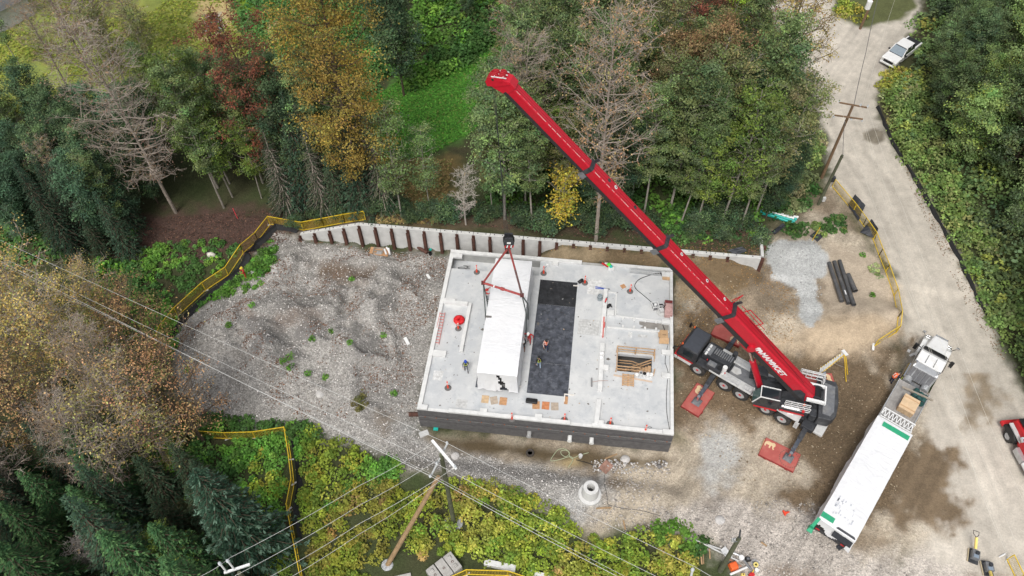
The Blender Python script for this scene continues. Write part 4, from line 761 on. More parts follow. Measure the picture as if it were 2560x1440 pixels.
load2 = thing('wrapped_load', 'long white shrink wrapped module lying on the trailer, green tape at both ends', 'wrapped load', (*TR[:2], gz), az_t)
wrapped_box(.25, LLEN, -LWID / 2, LWID / 2, 1.0, _zl, 31, .05, notch=lambda s, z: z < .35 + .2 * math.sin(s * 9) and .1 < s).build('wrap', WRAP, load2)
MB().box(.42, LLEN - .1, -LWID / 2 + .12, LWID / 2 - .12, 1.16, _zl - .12).build('module_body', BLACK, load2)
t = MB().box(LLEN - .75, LLEN - .3, -1.3, .85, _zl + .055, _zl + .08); t.build('green_tape', GREENT, load2); MB().box(.5, .95, .45, 1.42, _zl + .02, _zl + .06).build('green_tape', GREENT, load2)
xf(MB().tbox(-.35, .35, -.22, .22, -.12, .2, .1, .08), Matrix.Translation((-.4, 1.5, 1.9)) @ Matrix.Rotation(.5, 4, 'Y')).build('tape_flap', GREENT, load2); MB().bar((.3, 1.4, _zl), (-.3, 1.5, 2.0), .25, .02).build('tape_flap', GREENT, load2)
MB().hexa([(.0, -1.4, 1.9), (.1, -1.4, 1.9), (.1, .1, 2.0), (.0, .1, 2.0), (.4, -1.36, _zl + .04), (.5, -1.25, _zl + .08), (.5, .0, _zl + .08), (.4, .1, _zl + .04)]).build('black_flap', M('black_tarp', (.03, .033, .04), .55, var=.2), load2)
t = MB()
for i in range(26): a = random.uniform(1.0, 2.6); b2 = random.uniform(-.7, .9); t.box(a, a + random.uniform(.05, .4), b2, b2 + random.uniform(.02, .12), _zl + .06, _zl + .075)
t.build('scuff_mark', M('grey_scuff', (.5, .52, .56), .6), load2)
o = thing('plywood_crate', 'pale plywood crate on the front deck of the trailer', 'crate', (*TR[:2], gz), az_t); cx, cy = TL(2272, 1012, 2.0)
MB().box(cx - .75, cx + .75, cy - .6, cy + .6, 1.45, 2.1).build('crate_box', PLYP, o, bevel=.01); MB().box(cx - .78, cx + .78, cy - .63, cy + .63, 2.1, 2.13).build('lid', M('crate_lid', (.62, .45, .28), .7, var=.1), o)
for q in (-.5, .5): MB().box(cx + q - .05, cx + q + .05, cy - .66, cy + .66, 1.45, 2.15).build('batten', WOOD, o)
TARPG = M('green_tarp', (.02, .075, .07), .6, var=.25, bump=.3)
for i, (px, py) in enumerate([(2288, 984), (2298, 993), (2308, 1000)]):
    cx2, cy2 = TL(px, py, 1.8); o = thing('tarp_roll', ['leftmost', 'middle', 'rightmost'][i] + ' of the three rolled dark green tarps on the trailer front', 'tarp', (*TR[:2], gz), az_t, 'rolled green tarps on the trailer')
    t = MB(); t.path([(cx2 - .5 + k * .2, cy2 + .03 * math.sin(k * 2 + i), 1.67 + .02 * math.cos(k * 3)) for k in range(6)], .23, 10); t.build('roll', TARPG, o)
    for q in (-.3, .25): MB().lathe((cx2 + q, cy2, 1.67), [(.24, -.03), (.26, 0), (.24, .03)], 12, 'x').build('strap', BLACK, o)
xa = TL(2255, 968, 1.9); xb = TL(2332, 1002, 1.9); o = thing('timber_beam', 'weathered timber beam across the trailer front behind the tractor', 'timber', (*TR[:2], gz), az_t); MB().bar((xa[0], xa[1], 1.9), (xb[0], xb[1], 1.9), .14).build('beam', M('grey_timber', (.3, .26, .21), .8, var=.2), o)
# tractor
nose = TL(2352, 852, 1.0)[0]; X0 = nose; tyc = (TL(2310, 862, 1.5)[1] + TL(2395, 878, 1.5)[1]) / 2 * .5
tractor = thing('semi_truck', 'white conventional semi truck tractor coupled to the trailer, nose towards the road', 'truck', (*TR[:2], gz), az_t)
wsk = wheel_set(.52, .32, SILV, 18)
for x in (X0 - 1.25,):
    for s in (1, -1): wheel(wsk, tractor, x, s * 1.05, .52, s)
for x in (X0 - 5.9, X0 - 7.2):
    for s in (1, -1): wheel(wsk, tractor, x, s * 1.0, .52, s)
for s in (-.42, .42): MB().box(X0 - 7.8, X0 - .4, s - .06, s + .06, .65, .95).build('chassis_rail', CHAR, tractor)
MB().hexa([(X0 - 2.5, -1.02, .75), (X0 - .3, -.85, .75), (X0 - .3, .85, .75), (X0 - 2.5, 1.02, .75), (X0 - 2.5, -.92, 2.15), (X0 - .4, -.6, 1.85), (X0 - .4, .6, 1.85), (X0 - 2.5, .92, 2.15)]).build('hood', WHITE, tractor, bevel=.12)
for s in (1, -1):
    MB().extr([(X0 - 2.2, .6), (X0 - 2.1, 1.1), (X0 - 1.6, 1.35), (X0 - .9, 1.35), (X0 - .4, 1.05), (X0 - .25, .6), (X0 - .6, .62), (X0 - .85, 1.1), (X0 - 1.65, 1.1), (X0 - 1.85, .62)], 'y', s * .82 - (0 if s > 0 else .42), s * .82 + (.42 if s > 0 else 0)).build('fender', WHITE, tractor, bevel=.04)
    MB().bar((X0 - .7, s * 1.15, 1.3), (X0 - .6, s * 1.45, 1.75), .04).build('mirror_arm', BLACK, tractor); MB().rbox((X0 - .6, s * 1.48, 1.8), (.12, .28, .22)).build('hood_mirror', CHROME, tractor, bevel=.03)
    MB().bar((X0 - 2.6, s * 1.15, 2.5), (X0 - 2.5, s * 1.5, 2.5), .05).build('mirror_arm', BLACK, tractor); MB().rbox((X0 - 2.5, s * 1.55, 2.2), (.14, .3, .75)).build('door_mirror', BLACK, tractor, bevel=.04)
    MB().cyl((X0 - 4.9, s * 1.0, .75), (X0 - 3.3, s * 1.0, .75), .33, n=18).build('fuel_tank', CHROME, tractor)
    MB().cyl((X0 - 4.45, s * .95, .9), (X0 - 4.45, s * .95, 3.3), .09, n=10).build('exhaust_stack', CHROME, tractor); MB().path([(X0 - 2.5, s * 1.1, 2.75), (X0 - 3.2, s * 1.15, 2.85), (X0 - 4.0, s * 1.15, 2.75)], .025).build('grab_rail', BLACK, tractor)
    MB().cyl((X0 - 5.2, s * .75, 1.25), (X0 - 4.75, s * .75, 1.25), .34, n=16).build('air_tank', ALU, tractor)
MB().box(X0 - .32, X0 - .22, -.55, .55, .8, 1.75).build('grille', CHROME, tractor, bevel=.03); MB().box(X0 - .25, X0 + .0, -1.2, 1.2, .45, .78).build('bumper', CHROME, tractor, bevel=.06); MB().bar((X0 - .05, -1.1, .9), (X0 - .05, 1.1, .9), .06).build('bull_bar', STEEL, tractor)
MB().extr([(X0 - 4.15, .8), (X0 - 2.45, .8), (X0 - 2.45, 2.1), (X0 - 2.95, 2.95), (X0 - 3.2, 3.08), (X0 - 4.15, 3.0)], 'y', -1.08, 1.08).build('cab', WHITE, tractor, bevel=.07)
MB().hexa([(X0 - 2.44, -.95, 2.18), (X0 - 2.44, .95, 2.18), (X0 - 2.42, .95, 2.2), (X0 - 2.42, -.95, 2.2), (X0 - 2.93, -.9, 2.9), (X0 - 2.93, .9, 2.9), (X0 - 2.9, .9, 2.92), (X0 - 2.9, -.9, 2.92)]).build('windscreen', GLASS, tractor)
MB().hexa([(X0 - 2.62, -1.0, 2.88), (X0 - 2.5, -.85, 2.86), (X0 - 2.5, .85, 2.86), (X0 - 2.62, 1.0, 2.88), (X0 - 3.0, -1.0, 3.06), (X0 - 2.95, -.9, 3.09), (X0 - 2.95, .9, 3.09), (X0 - 3.0, 1.0, 3.06)]).build('sun_visor', BLACK, tractor)
for s in (1, -1): MB().extr([(X0 - 3.9, 1.95), (X0 - 2.75, 1.95), (X0 - 3.05, 2.75), (X0 - 3.9, 2.75)], 'y', s * 1.09 - .005, s * 1.09 + .005).build('side_window', GLASS, tractor)
MB().extr([(X0 - 4.7, 1.1), (X0 - 4.2, 1.1), (X0 - 4.2, 2.95), (X0 - 4.7, 2.9)], 'y', -1.05, 1.05).build('headache_rack', ALU, tractor, bevel=.02)
for i in range(5): MB().box(X0 - 4.74, X0 - 4.705, -.9 + i * .4, -.6 + i * .4, 1.2, 2.8).build('rack_slat', M('grey_metal', (.2, .2, .21), .5), tractor)
for y in (-.35, .35): MB().box(X0 - 4.15, X0 - 3.3, y - .02, y + .02, 3.085, 3.1).build('roof_strap', BLACK, tractor)
MB().box(X0 - 5.6, X0 - 4.75, -.42, .42, .96, 1.05).build('catwalk', GREYM, tractor); MB().cyl((X0 - 6.5, 0, .98), (X0 - 6.5, 0, 1.15), .5, n=18).build('fifth_wheel', BLACK, tractor)

for ch in tractor.children:      # long nosed: stretch the fore and aft spacing
    if ch.name.startswith('wheel'): ch.location.x = X0 + (ch.location.x - X0) * 1.2
    else:
        for v in ch.data.vertices: v.co.x = X0 + (v.co.x - X0) * 1.2

# ---------------------------------------------------------------- red truck half in view at the right edge
p0 = G(2490, 1062); p1 = G(2556, 1192); d = p0 - p1; az_r = math.atan2(d[1], d[0]); RT = (float(p0[0]), float(p0[1]), hz(p0[0], p0[1]))
redt = thing('semi_truck', 'red and black truck with white side tank, half outside the right edge', 'truck', RT, az_r)
yr = -1.3; wsr = wheel_set(.54, .34, SILV, 18)
for x in (-1.35, -5.6, -6.95):
    for s in (1, -1): wheel(wsr, redt, x, yr + s * 1.1, .54, s)
for s in (-.42, .42): MB().box(-8, -.3, yr + s - .06, yr + s + .06, .65, .95).build('chassis_rail', REDP, redt)
MB().box(-.45, 0, yr - 1.3, yr + 1.3, .5, .85).build('bumper', REDP, redt, bevel=.08); MB().hexa([(-2.3, yr - 1.0, .85), (-.35, yr - .85, .85), (-.35, yr + .85, .85), (-2.3, yr + 1.0, .85), (-2.3, yr - .85, 2.0), (-.5, yr - .65, 1.75), (-.5, yr + .65, 1.75), (-2.3, yr + .85, 2.0)]).build('hood', REDP, redt, bevel=.08)
MB().box(-2.2, -.55, yr - .6, yr + .6, 1.99, 2.03).build('hood_panel', BLACK, redt)
for s in (1, -1):
    MB().extr([(-2.2, .7), (-2.1, 1.15), (-1.6, 1.35), (-1.0, 1.35), (-.5, 1.1), (-.35, .7)], 'y', yr + s * 1.05 - .2, yr + s * 1.05 + .2).build('fender', BLACK, redt, bevel=.04)
    MB().box(-2.4, -.6, yr + s * 1.0 - .16, yr + s * 1.0 + .16, 1.36, 1.46).build('fender_top', LGREY, redt); MB().cyl((-4.9, yr + s * 1.15, .85), (-3.9, yr + s * 1.15, .85), .33, n=16).build('side_tank', WHITE, redt); MB().box(-3.8, -2.6, yr + s * 1.15 - .25, yr + s * 1.15 + .25, .5, 1.1).build('step_box', ALU, redt, bevel=.02)
    MB().cyl((-2.5, yr + s * 1.0, 1.7), (-2.1, yr + s * 1.0, 1.8), .2, n=12).build('air_cleaner', CHROME, redt); MB().bar((-5.6, yr + s * 1.1, 1.2), (-8, yr + s * 1.1, 1.2), .1).build('side_bar', REDP, redt)
MB().extr([(-4.6, .9), (-2.3, .9), (-2.3, 2.0), (-2.75, 2.9), (-4.6, 2.95)], 'y', yr - 1.1, yr + 1.1).build('cab', REDP, redt, bevel=.06); MB().box(-4.5, -2.9, yr - 1.0, yr + 1.0, 2.955, 3.0).build('roof', BLACK, redt, bevel=.02)
MB().hexa([(-2.28, yr - .95, 2.05), (-2.28, yr + .95, 2.05), (-2.26, yr + .95, 2.06), (-2.26, yr - .95, 2.06), (-2.72, yr - .9, 2.85), (-2.72, yr + .9, 2.85), (-2.7, yr + .9, 2.86), (-2.7, yr - .9, 2.86)]).build('windscreen', GLASS, redt)
MB().box(-8.2, -4.9, yr - 1.2, yr + 1.2, 1.15, 1.3).build('deck', CHAR, redt)

# ---------------------------------------------------------------- white pickup on the far road
pf = (G(2202, 160) + G(2226, 177)) / 2; pr_ = G(2292, 108, 1.0); d = pf - pr_; az_p = math.atan2(d[1], d[0]); PK = (float(pf[0]), float(pf[1]), hz(pf[0], pf[1]))
pick = thing('pickup_truck', 'white crew cab pickup parked at the edge of the dirt road, half under the trees', 'pickup', PK, az_p)
wp = wheel_set(.4, .27, SILV, 16)
for x in (-.95, -4.6):
    for s in (1, -1): wheel(wp, pick, x, s * .86, .4, s)
MB().extr([(-5.85, .5), (-.05, .5), (0, .8), (-.1, 1.08), (-1.5, 1.2), (-5.8, 1.2), (-5.85, 1.1)], 'y', -.98, .98).build('body', WHITE, pick, bevel=.06)
MB().hexa([(-4.15, -.94, 1.18), (-1.35, -.94, 1.18), (-1.35, .94, 1.18), (-4.15, .94, 1.18), (-3.95, -.76, 1.92), (-2.15, -.76, 1.92), (-2.15, .76, 1.92), (-3.95, .76, 1.92)]).build('cabin', GLASS, pick, bevel=.04)
MB().box(-3.9, -2.2, -.76, .76, 1.925, 1.96).build('roof', WHITE, pick, bevel=.02)
MB().hexa([(-2.12, -.72, 1.86), (-2.12, .72, 1.86), (-1.4, .86, 1.24), (-1.4, -.86, 1.24), (-2.10, -.72, 1.89), (-2.10, .72, 1.89), (-1.37, .86, 1.27), (-1.37, -.86, 1.27)]).build('windscreen', M('pale_glass', (.22, .27, .31), .08, var=.1, scale=3, spec=.6), pick)
MB().box(-5.75, -4.2, -.8, .8, 1.202, 1.215).build('bed', BLACK, pick); MB().box(-.02, .03, -.62, .62, .68, 1.0).build('grille', BLACK, pick, bevel=.02); MB().box(-.1, .12, -.97, .97, .42, .62).build('bumper', WHITE, pick, bevel=.05)
for s in (1, -1):
    MB().box(-.08, .025, s * .8 - .14, s * .8 + .14, .78, 1.0).build('headlight', M('lamp_glass', (.6, .6, .58), .15), pick); MB().rbox((-1.75, s * 1.1, 1.3), (.15, .25, .2)).build('mirror', BLACK, pick, bevel=.03)
    for x in (-2.2, -3.2): MB().bar((x, s * .86, 1.2), (x - .08, s * .775, 1.93), .06).build('pillar', WHITE, pick)
    MB().bar((-1.35, s * .93, 1.2), (-2.17, s * .76, 1.94), .07).build('pillar', WHITE, pick); MB().box(-2.6, -2.45, s * .985 - .01, s * .985 + .01, 1.0, 1.04).build('door_handle', BLACK, pick)
for x in (-1.3, -1.15): MB().box(x - .5, x - .47 + .4, -.3, .3, 1.19, 1.20)
# ---------------------------------------------------------------- the hanging load and its rigging
MX = Xf((SLAB[0], SLAB[1], 0), math.pi / 2 - PHI)   # local x runs up the slab (v), local y = -u
MU0, MU1, MV0, MV1, MZ0, MZ1 = 4.80, 8.12, 2.45, 14.35, 2.2, 4.98
load1 = thing('wrapped_load', 'large white shrink wrapped module hanging just above the slab, torn at its front', 'wrapped load', (SLAB[0], SLAB[1], 0), math.pi / 2 - PHI)
wrapped_box(MV0, MV1, -MU1, -MU0, MZ0, MZ1, 7, .28, notch=lambda s, z: abs(s - (.30 + .20 * z)) < .085 * (1 - z) ** .6 * (1 + .4 * math.sin(z * 17)) and z < .93).build('wrap', WRAP, load1)
MB().box(MV0 + .22, MV1 - .15, -MU1 + .12, -MU0 - .12, MZ0 + .02, MZ1 - .3).build('module_body', BLACK, load1)
c = (MV0 + .17, -(MU0 + (MU1 - MU0) * .68), MZ0 + .55); MB().path([(c[0], c[1] + .2 * math.cos(a * .63), c[2] + .12 * math.sin(a * .63)) for a in range(10)], .04, 6, closed=True).build('hose_coil', M('grey_hose', (.2, .2, .2), .6), load1)
MB().box(7.75, 7.95, -MU0 - .5, -MU0 + .02, MZ1 - .02, MZ1 + .06).build('tape_patch', M('grey_tape', (.16, .15, .14), .6), load1)
for vv in (5.2, 9.6, 12.0):   # lashing seams in the wrap
    MB().box(vv, vv + .03, -MU1 + .1, -MU0 - .1, MZ1 + .045, MZ1 + .075).build('wrap_seam', M('wrap_seam', (.70, .70, .70), .5), load1)
HOOK = W(6.75, 9.0, 13.2)
EL, ER = P(1208, 707, 7.5), P(1305, 738, 7.5)
SLING = M('red_sling', (.34, .06, .055), .7, var=.15); DSL = M('dark_sling', (.07, .085, .08), .7, var=.2)
bar_ = thing('spreader_bar', 'red spreader bar hanging level above the white module', 'spreader bar', EL)
D0 = Vector(ER - EL); MB().cyl((0, 0, 0), D0, .10, n=10).build('tube', SLING, bar_); MB().cyl(D0 * .46, D0 * .54, .15, n=10).build('sleeve', SLING, bar_); MB().cyl(D0 * .27, D0 * .30, .108, n=10).build('white_band', WHITE, bar_)
for q in (0, 1): MB().rbox(D0 * q, (.32, .2, .34)).build('end_lug', M('dark_red_steel', (.12, .03, .03), .6), bar_)
for lab, E_, m_, r in (('left red sling running from the hook block down to the spreader bar', EL, SLING, .10), ('right red sling, darker towards its lower end, from hook block to spreader bar', ER, SLING, .10)):
    o = thing('lifting_sling', lab, 'sling', HOOK, 0, 'upper slings of the lifted load'); d = Vector(E_ - HOOK)
    MB().path([(0, 0, -.1), d * .33, d * .66, d], r * .85, 6).build('webbing', m_, o)
    if E_ is ER: MB().path([d * .45, d * .98], r * .9, 6).build('sleeve', M('brown_sling', (.16, .085, .08), .7), o)
for lab, E_, uu in (('dark sling hanging down the left side of the white module', EL, MU0 - .12), ('dark sling hanging down the right side of the white module', ER, MU1 + .12)):
    o = thing('lifting_sling', lab, 'sling', E_, 0, 'lower slings round the hanging module')
    for vv in (8.0, 9.9):
        q = W(uu, vv, MZ0) - E_; mid = W(uu, vv * .6 + 3.6, 5.0) - E_; MB().path([(0, 0, 0), mid, q], .055, 6).build('leg', DSL, o)
hk = thing('hook_block', 'black crane hook block with a red and white striped plate above the white module', 'hook block', HOOK)
for s in (-.24, .24): MB().extr([(-.34, .2), (-.42, .7), (-.3, 1.3), (.3, 1.3), (.42, .7), (.34, .2)], 'y', s - .04, s + .04).build('side_plate', CHAR, hk, bevel=.02)
for s in (-.12, 0, .12): MB().cyl((0, s - .04, .8), (0, s + .04, .8), .45, n=18).build('sheave', BLACK, hk)
for k in range(5): MB().hexa([(-.36 + k * .15, -.30, .18), (-.26 + k * .15, -.30, .18), (-.26 + k * .15, -.27, .18), (-.36 + k * .15, -.27, .18), (-.30 + k * .15, -.30, .46), (-.20 + k * .15, -.30, .46), (-.20 + k * .15, -.27, .46), (-.30 + k * .15, -.27, .46)]).build('stripe', WHITE if k % 2 else REDP, hk)
MB().path([(0, 0, .25), (0, 0, 0), (.14, 0, -.12), (.12, 0, -.28), (-.04, 0, -.33), (-.16, 0, -.22)], .07, 8).build('hook', CHAR, hk); MB().rbox((0, 0, .75), (.3, .64, .16)).build('label_plate', WHITE, hk)
hr = thing('hoist_rope', 'four thin black hoist ropes from boom head to hook block', 'rope', HOOK)
head = np.array(BASE) + np.array(e1) * (BL + .28) + np.array(e3) * -.5
for s in (-.3, -.1, .1, .3):
    q = Vector(head - HOOK) + e2 * s; MB().path([(q.x * .2 + s * .6, q.y * .2, 1.1), q], .013, 5).build('rope', CHAR, hr)

# ---------------------------------------------------------------- people
SKINM = M('skin', (.50, .28, .20), .6, var=.05); BOOT = M('work_boots', (.06, .04, .03), .7)
def person(lab, loc, rz, top, legs, helmet, vest=None, stripe=None, pose=None, glove=None, hair=None, scale=1.0):
    J = dict(pel=(0, 0, .95), wst=(0, 0, 1.08), chs=(0, .01, 1.32), nk=(0, .02, 1.50), hd0=(0, .03, 1.58), hd1=(0, .04, 1.70),
             shl=(-.19, 0, 1.42), ell=(-.25, -.02, 1.14), wrl=(-.26, .08, .90), hal=(-.26, .11, .82), shr=(.19, 0, 1.42), elr=(.25, -.02, 1.14), wrr=(.26, .08, .90), har=(.26, .11, .82),
             hpl=(-.10, 0, .92), knl=(-.11, .03, .50), anl=(-.11, 0, .09), tol=(-.12, .16, .04), hpr=(.10, 0, .92), knr=(.11, .03, .50), anr=(.11, 0, .09), tor=(.12, .16, .04))
    J.update(pose or {})
    rad = dict(pel=(.15, .11), wst=(.135, .10), chs=(.165, .115), nk=(.06, .06), hd0=(.085, .095), hd1=(.08, .095), sh=(.075, .07), el=(.05, .05), wr=(.034, .034), ha=(.036, .022), hp=(.095, .095), kn=(.065, .065), an=(.05, .05), to=(.045, .03))
    E = [('pel', 'wst'), ('wst', 'chs'), ('chs', 'nk'), ('nk', 'hd0'), ('hd0', 'hd1')]
    for s in 'lr': E += [('chs', 'sh' + s), ('sh' + s, 'el' + s), ('el' + s, 'wr' + s), ('wr' + s, 'ha' + s), ('pel', 'hp' + s), ('hp' + s, 'kn' + s), ('kn' + s, 'an' + s), ('an' + s, 'to' + s)]
    K = list(J); me = bpy.data.meshes.new('body'); me.from_pydata([J[k] for k in K], [(K.index(a), K.index(b)) for a, b in E], [])
    o = bpy.data.objects.new('body', me); COL.objects.link(o); md = o.modifiers.new('s', 'SKIN'); md.use_smooth_shade = True; sv = me.skin_vertices[0].data
    for i, k in enumerate(K):
        r = rad.get(k) or rad[k[:-1]]; sv[i].radius = r; sv[i].use_root = (k == 'pel')
    sb = o.modifiers.new('b', 'SUBSURF'); sb.levels = sb.render_levels = 1
    dg = bpy.context.evaluated_depsgraph_get(); me2 = bpy.data.meshes.new_from_object(o.evaluated_get(dg)); bpy.data.objects.remove(o); me2.name = 'body'
    bmx = bmesh.new(); bmx.from_mesh(me2)
    for s in 'lr':   # fingers, thumb, nose: closed tapered rods rooted inside palm and face
        w, h = Vector(J['wr' + s]), Vector(J['ha' + s]); d = (h - w).normalized(); side = d.cross(Vector((1, .2, .1))).normalized(); inn = d.cross(side)
        f = MB()
        for q, ln in ((-.028, .075), (-.01, .085), (.01, .08), (.028, .062)): b0 = h + side * q; m1 = b0 + d * ln * .6; f.path([b0 - d * .01, m1, m1 + d * ln * .3 + inn * ln * .35], .0095, 5, .007)
        b0 = w.lerp(h, .3) + side * .03; f.path([b0, b0 + side * .03 + d * .02, b0 + side * .04 + d * .055], .011, 5, .008)
        tm_ = f.mesh('f'); bmx.from_mesh(tm_); bpy.data.meshes.remove(tm_)
    h0 = Vector(J['hd0']); f = MB().path([h0 + Vector((0, .075, .05)), h0 + Vector((0, .112, .02)), h0 + Vector((0, .085, .005))], .014, 5); 
    for q in (-.09, .09): f.rbox(tuple(h0 + Vector((q, 0, .04))), (.02, .035, .06))
    tm_ = f.mesh('f'); bmx.from_mesh(tm_); bpy.data.meshes.remove(tm_)
    bmx.to_mesh(me2); bmx.free()
    me2.materials.clear()
    for m_ in (top, legs, SKINM, BOOT, glove or SKINM): me2.materials.append(m_)
    segs = [(Vector(J[a]), Vector(J[b]), a, b) for a, b in E]; torso = []
    for p in me2.polygons:
        c = p.center; best = 9; kk = None
        for a, b, na, nb_ in segs:
            t_ = max(0, min(1, (c - a).dot(b - a) / max(1e-9, (b - a).length_squared))); dd = (c - a - (b - a) * t_).length
            if dd < best: best = dd; kk = (na, nb_, t_)
        na, nb_, t_ = kk; mi = 0
        if nb_ in ('hd0', 'hd1'): mi = 2
        elif nb_[:2] == 'ha' or (nb_[:2] == 'wr' and t_ > .85): mi = 4
        elif nb_[:2] in ('kn', 'hp') or (nb_[:2] == 'an' and t_ < .8): mi = 1
        elif nb_[:2] in ('an', 'to'): mi = 3
        elif nb_ == 'wst' and c.z < J['pel'][2] + .02: mi = 1
        p.material_index = mi; p.use_smooth = True
        if na in ('wst', 'pel') and nb_ in ('chs', 'wst') and mi == 0 or (na == 'chs' and (nb_ == 'nk' or (nb_[:2] == 'sh' and t_ < .8))): torso.append(p.index)
    root = thing('person', lab, 'person', loc, rz); root.scale = (scale,) * 3
    link('body', me2, root)
    hd = Vector(J['hd1']); up = (hd - Vector(J['nk'])).normalized(); Q = up.to_track_quat('Z', 'Y').to_matrix().to_4x4(); HM = Matrix.Translation(hd - up * .02) @ Q
    t = MB().lathe((0, 0, 0), [(.135, -.005), (.13, .0), (.122, .02), (.118, .06), (.095, .105), (.05, .13), (0, .137)], 14); t.box(-.025, .025, -.1, .1, .09, .135); fw = HM.to_3x3().inverted() @ Vector((0, 1, 0)); t.rbox((fw.x * .13, fw.y * .13, 0), (.16, .12, .014))
    xf(t, HM).build('helmet', helmet, root)
    f = MB()
    for q in (-.034, .034): f.rbox(tuple(Vector(J['hd0']) + Vector((q, .092, .065))), (.022, .012, .012))
    f.rbox(tuple(Vector(J['hd0']) + Vector((0, .088, -.03))), (.05, .012, .01)); f.build('face', M('face_dark', (.08, .04, .035), .6), root)
    if vest:
        vi = {}; vs = []; fs = []
        for i in torso:
            p = me2.polygons[i]; ff = []
            for j in p.vertices:
                if j not in vi: v = me2.vertices[j]; vi[j] = len(vs); vs.append(v.co + v.normal * .018)
                ff.append(vi[j])
            fs.append(ff)
        vm = bpy.data.meshes.new('vest'); vm.from_pydata(vs, [], fs); vm.materials.append(vest); vo = link('vest', vm, root)
        if stripe:
            cz = Vector(J['wst']).lerp(Vector(J['chs']), .4); t = MB(); n = 16
            ring = lambda r1, r2, h: [(cz.x + r1 * math.cos(2 * math.pi * i / n), cz.y + r2 * math.sin(2 * math.pi * i / n), cz.z + h) for i in range(n)]
            a, b = ring(.185, .145, -.03), ring(.185, .145, .03); t.add(a + b, [(i, (i + 1) % n, (i + 1) % n + n, i + n) for i in range(n)])
            chn = Vector(J['chs'])
            for q in (-.1, .1):
                for yy in (-.15, .15): t.bar(cz + Vector((q, yy * .95, 0)), chn + Vector((q * .9, yy * .85, .12)), .05, .012)
                t.bar(chn + Vector((q * .9, -.12, .13)), chn + Vector((q * .9, .12, .13)), .05, .012)
            t.build('stripe', stripe, vo)
    return root
NAVY = M('navy_cloth', (.02, .03, .07), .8, var=.2); BLK = M('black_cloth', (.02, .02, .022), .85, var=.2); JEAN = M('pale_jeans', (.30, .38, .48), .85, var=.15); BRN = M('brown_cloth', (.20, .085, .05), .85, var=.2)
REDC = M('red_coverall', (.42, .03, .025), .75, var=.12); ORV = M('orange_vest', (.80, .14, .04), .6, var=.08); YSTR = M('lime_stripe', (.68, .75, .12), .5); WSTR = M('white_stripe', (.75, .75, .72), .5); GRYC = M('grey_trousers', (.12, .125, .14), .85)
HW, HBL, HBK, HY, HR = M('helmet_white', (.78, .78, .76), .35, var=.02), M('helmet_blue', (.02, .07, .45), .35, var=.02), M('helmet_black', (.02, .02, .02), .35), M('helmet_yellow', (.72, .52, .05), .35), M('helmet_red', (.5, .03, .03), .35)
def pl(px, py, z=FL + .006):
    p = P(px, py, z); return (p[0], p[1], z)
walk = dict(knl=(-.11, .20, .56), anl=(-.11, .16, .12), tol=(-.12, .32, .08), knr=(.11, .0, .52), anr=(.11, -.18, .12), tor=(.12, -.03, .04), wrl=(-.25, -.10, .92), hal=(-.25, -.1, .84), wrr=(.27, .2, .98), har=(.27, .26, .93))
reach = dict(elr=(.30, .18, 1.45), wrr=(.26, .40, 1.6), har=(.25, .46, 1.66), ell=(-.30, .18, 1.48), wrl=(-.25, .38, 1.68), hal=(-.24, .43, 1.75))
pull = dict(elr=(.42, .10, 1.32), wrr=(.62, .22, 1.36), har=(.69, .25, 1.36), ell=(-.36, -.06, 1.2), wrl=(-.34, .12, 1.08), hal=(-.32, .18, 1.03), chs=(.03, .05, 1.30), nk=(.05, .10, 1.47), hd0=(.06, .13, 1.55), hd1=(.06, .16, 1.66), knl=(-.13, .16, .52), anl=(-.15, .12, .09), tol=(-.16, .28, .04), knr=(.12, .0, .5), anr=(.14, -.16, .1), tor=(.15, 0, .04))
A_ = math.pi
person('worker in red coverall and white helmet pulling a tag line right of the hanging module', pl(1323, 857), R2(160), REDC, REDC, HW, pose=pull)
person('worker in black top and brown trousers, white helmet, reaching up to the hanging module', pl(1308, 882), R2(20), BLK, BRN, HW, pose=reach)
person('worker in orange vest and navy trousers walking on the black mat', pl(1364, 876), R2(200), M('white_sleeve', (.5, .4, .38), .8), NAVY, HBK, ORV, WSTR, walk)
person('worker in dark vest with lime stripes and pale jeans walking on the black mat', pl(1347, 920), R2(10), BLK, JEAN, HBK, BLK, YSTR, walk)
person('worker with blue helmet and black vest standing left of the hanging module', pl(1166, 928), R2(190), GRYC, GRYC, HBL, BLK, YSTR, walk)
person('worker in red and white behind the left sling of the module, mostly hidden', pl(1217, 752), R2(-90), REDC, BLK, HR, WSTR, None, reach)
g = G(617, 697); person('worker in red coverall and yellow helmet standing in the green weeds by the left fence', (g[0], g[1], g[2]), R2(120), REDC, REDC, HY, pose=dict(elr=(.24, .14, 1.16), wrr=(.10, .30, 1.2), har=(.05, .34, 1.2), ell=(-.24, .14, 1.16), wrl=(-.10, .30, 1.15), hal=(-.04, .33, 1.15)))
lean = dict(chs=(0, .12, 1.28), nk=(0, .24, 1.42), hd0=(0, .3, 1.48), hd1=(0, .36, 1.58), shl=(-.19, .14, 1.37), shr=(.19, .14, 1.37), elr=(.24, .3, 1.15), wrr=(.14, .48, 1.1), har=(.1, .54, 1.08), ell=(-.24, .3, 1.15), wrl=(-.14, .48, 1.1), hal=(-.1, .54, 1.08))
g = G(2224, 957); person('worker in navy with an orange vest bending beside the trailer behind the white truck', (g[0], g[1], g[2]), R2(-80), NAVY, NAVY, HBK, ORV, WSTR, lean)
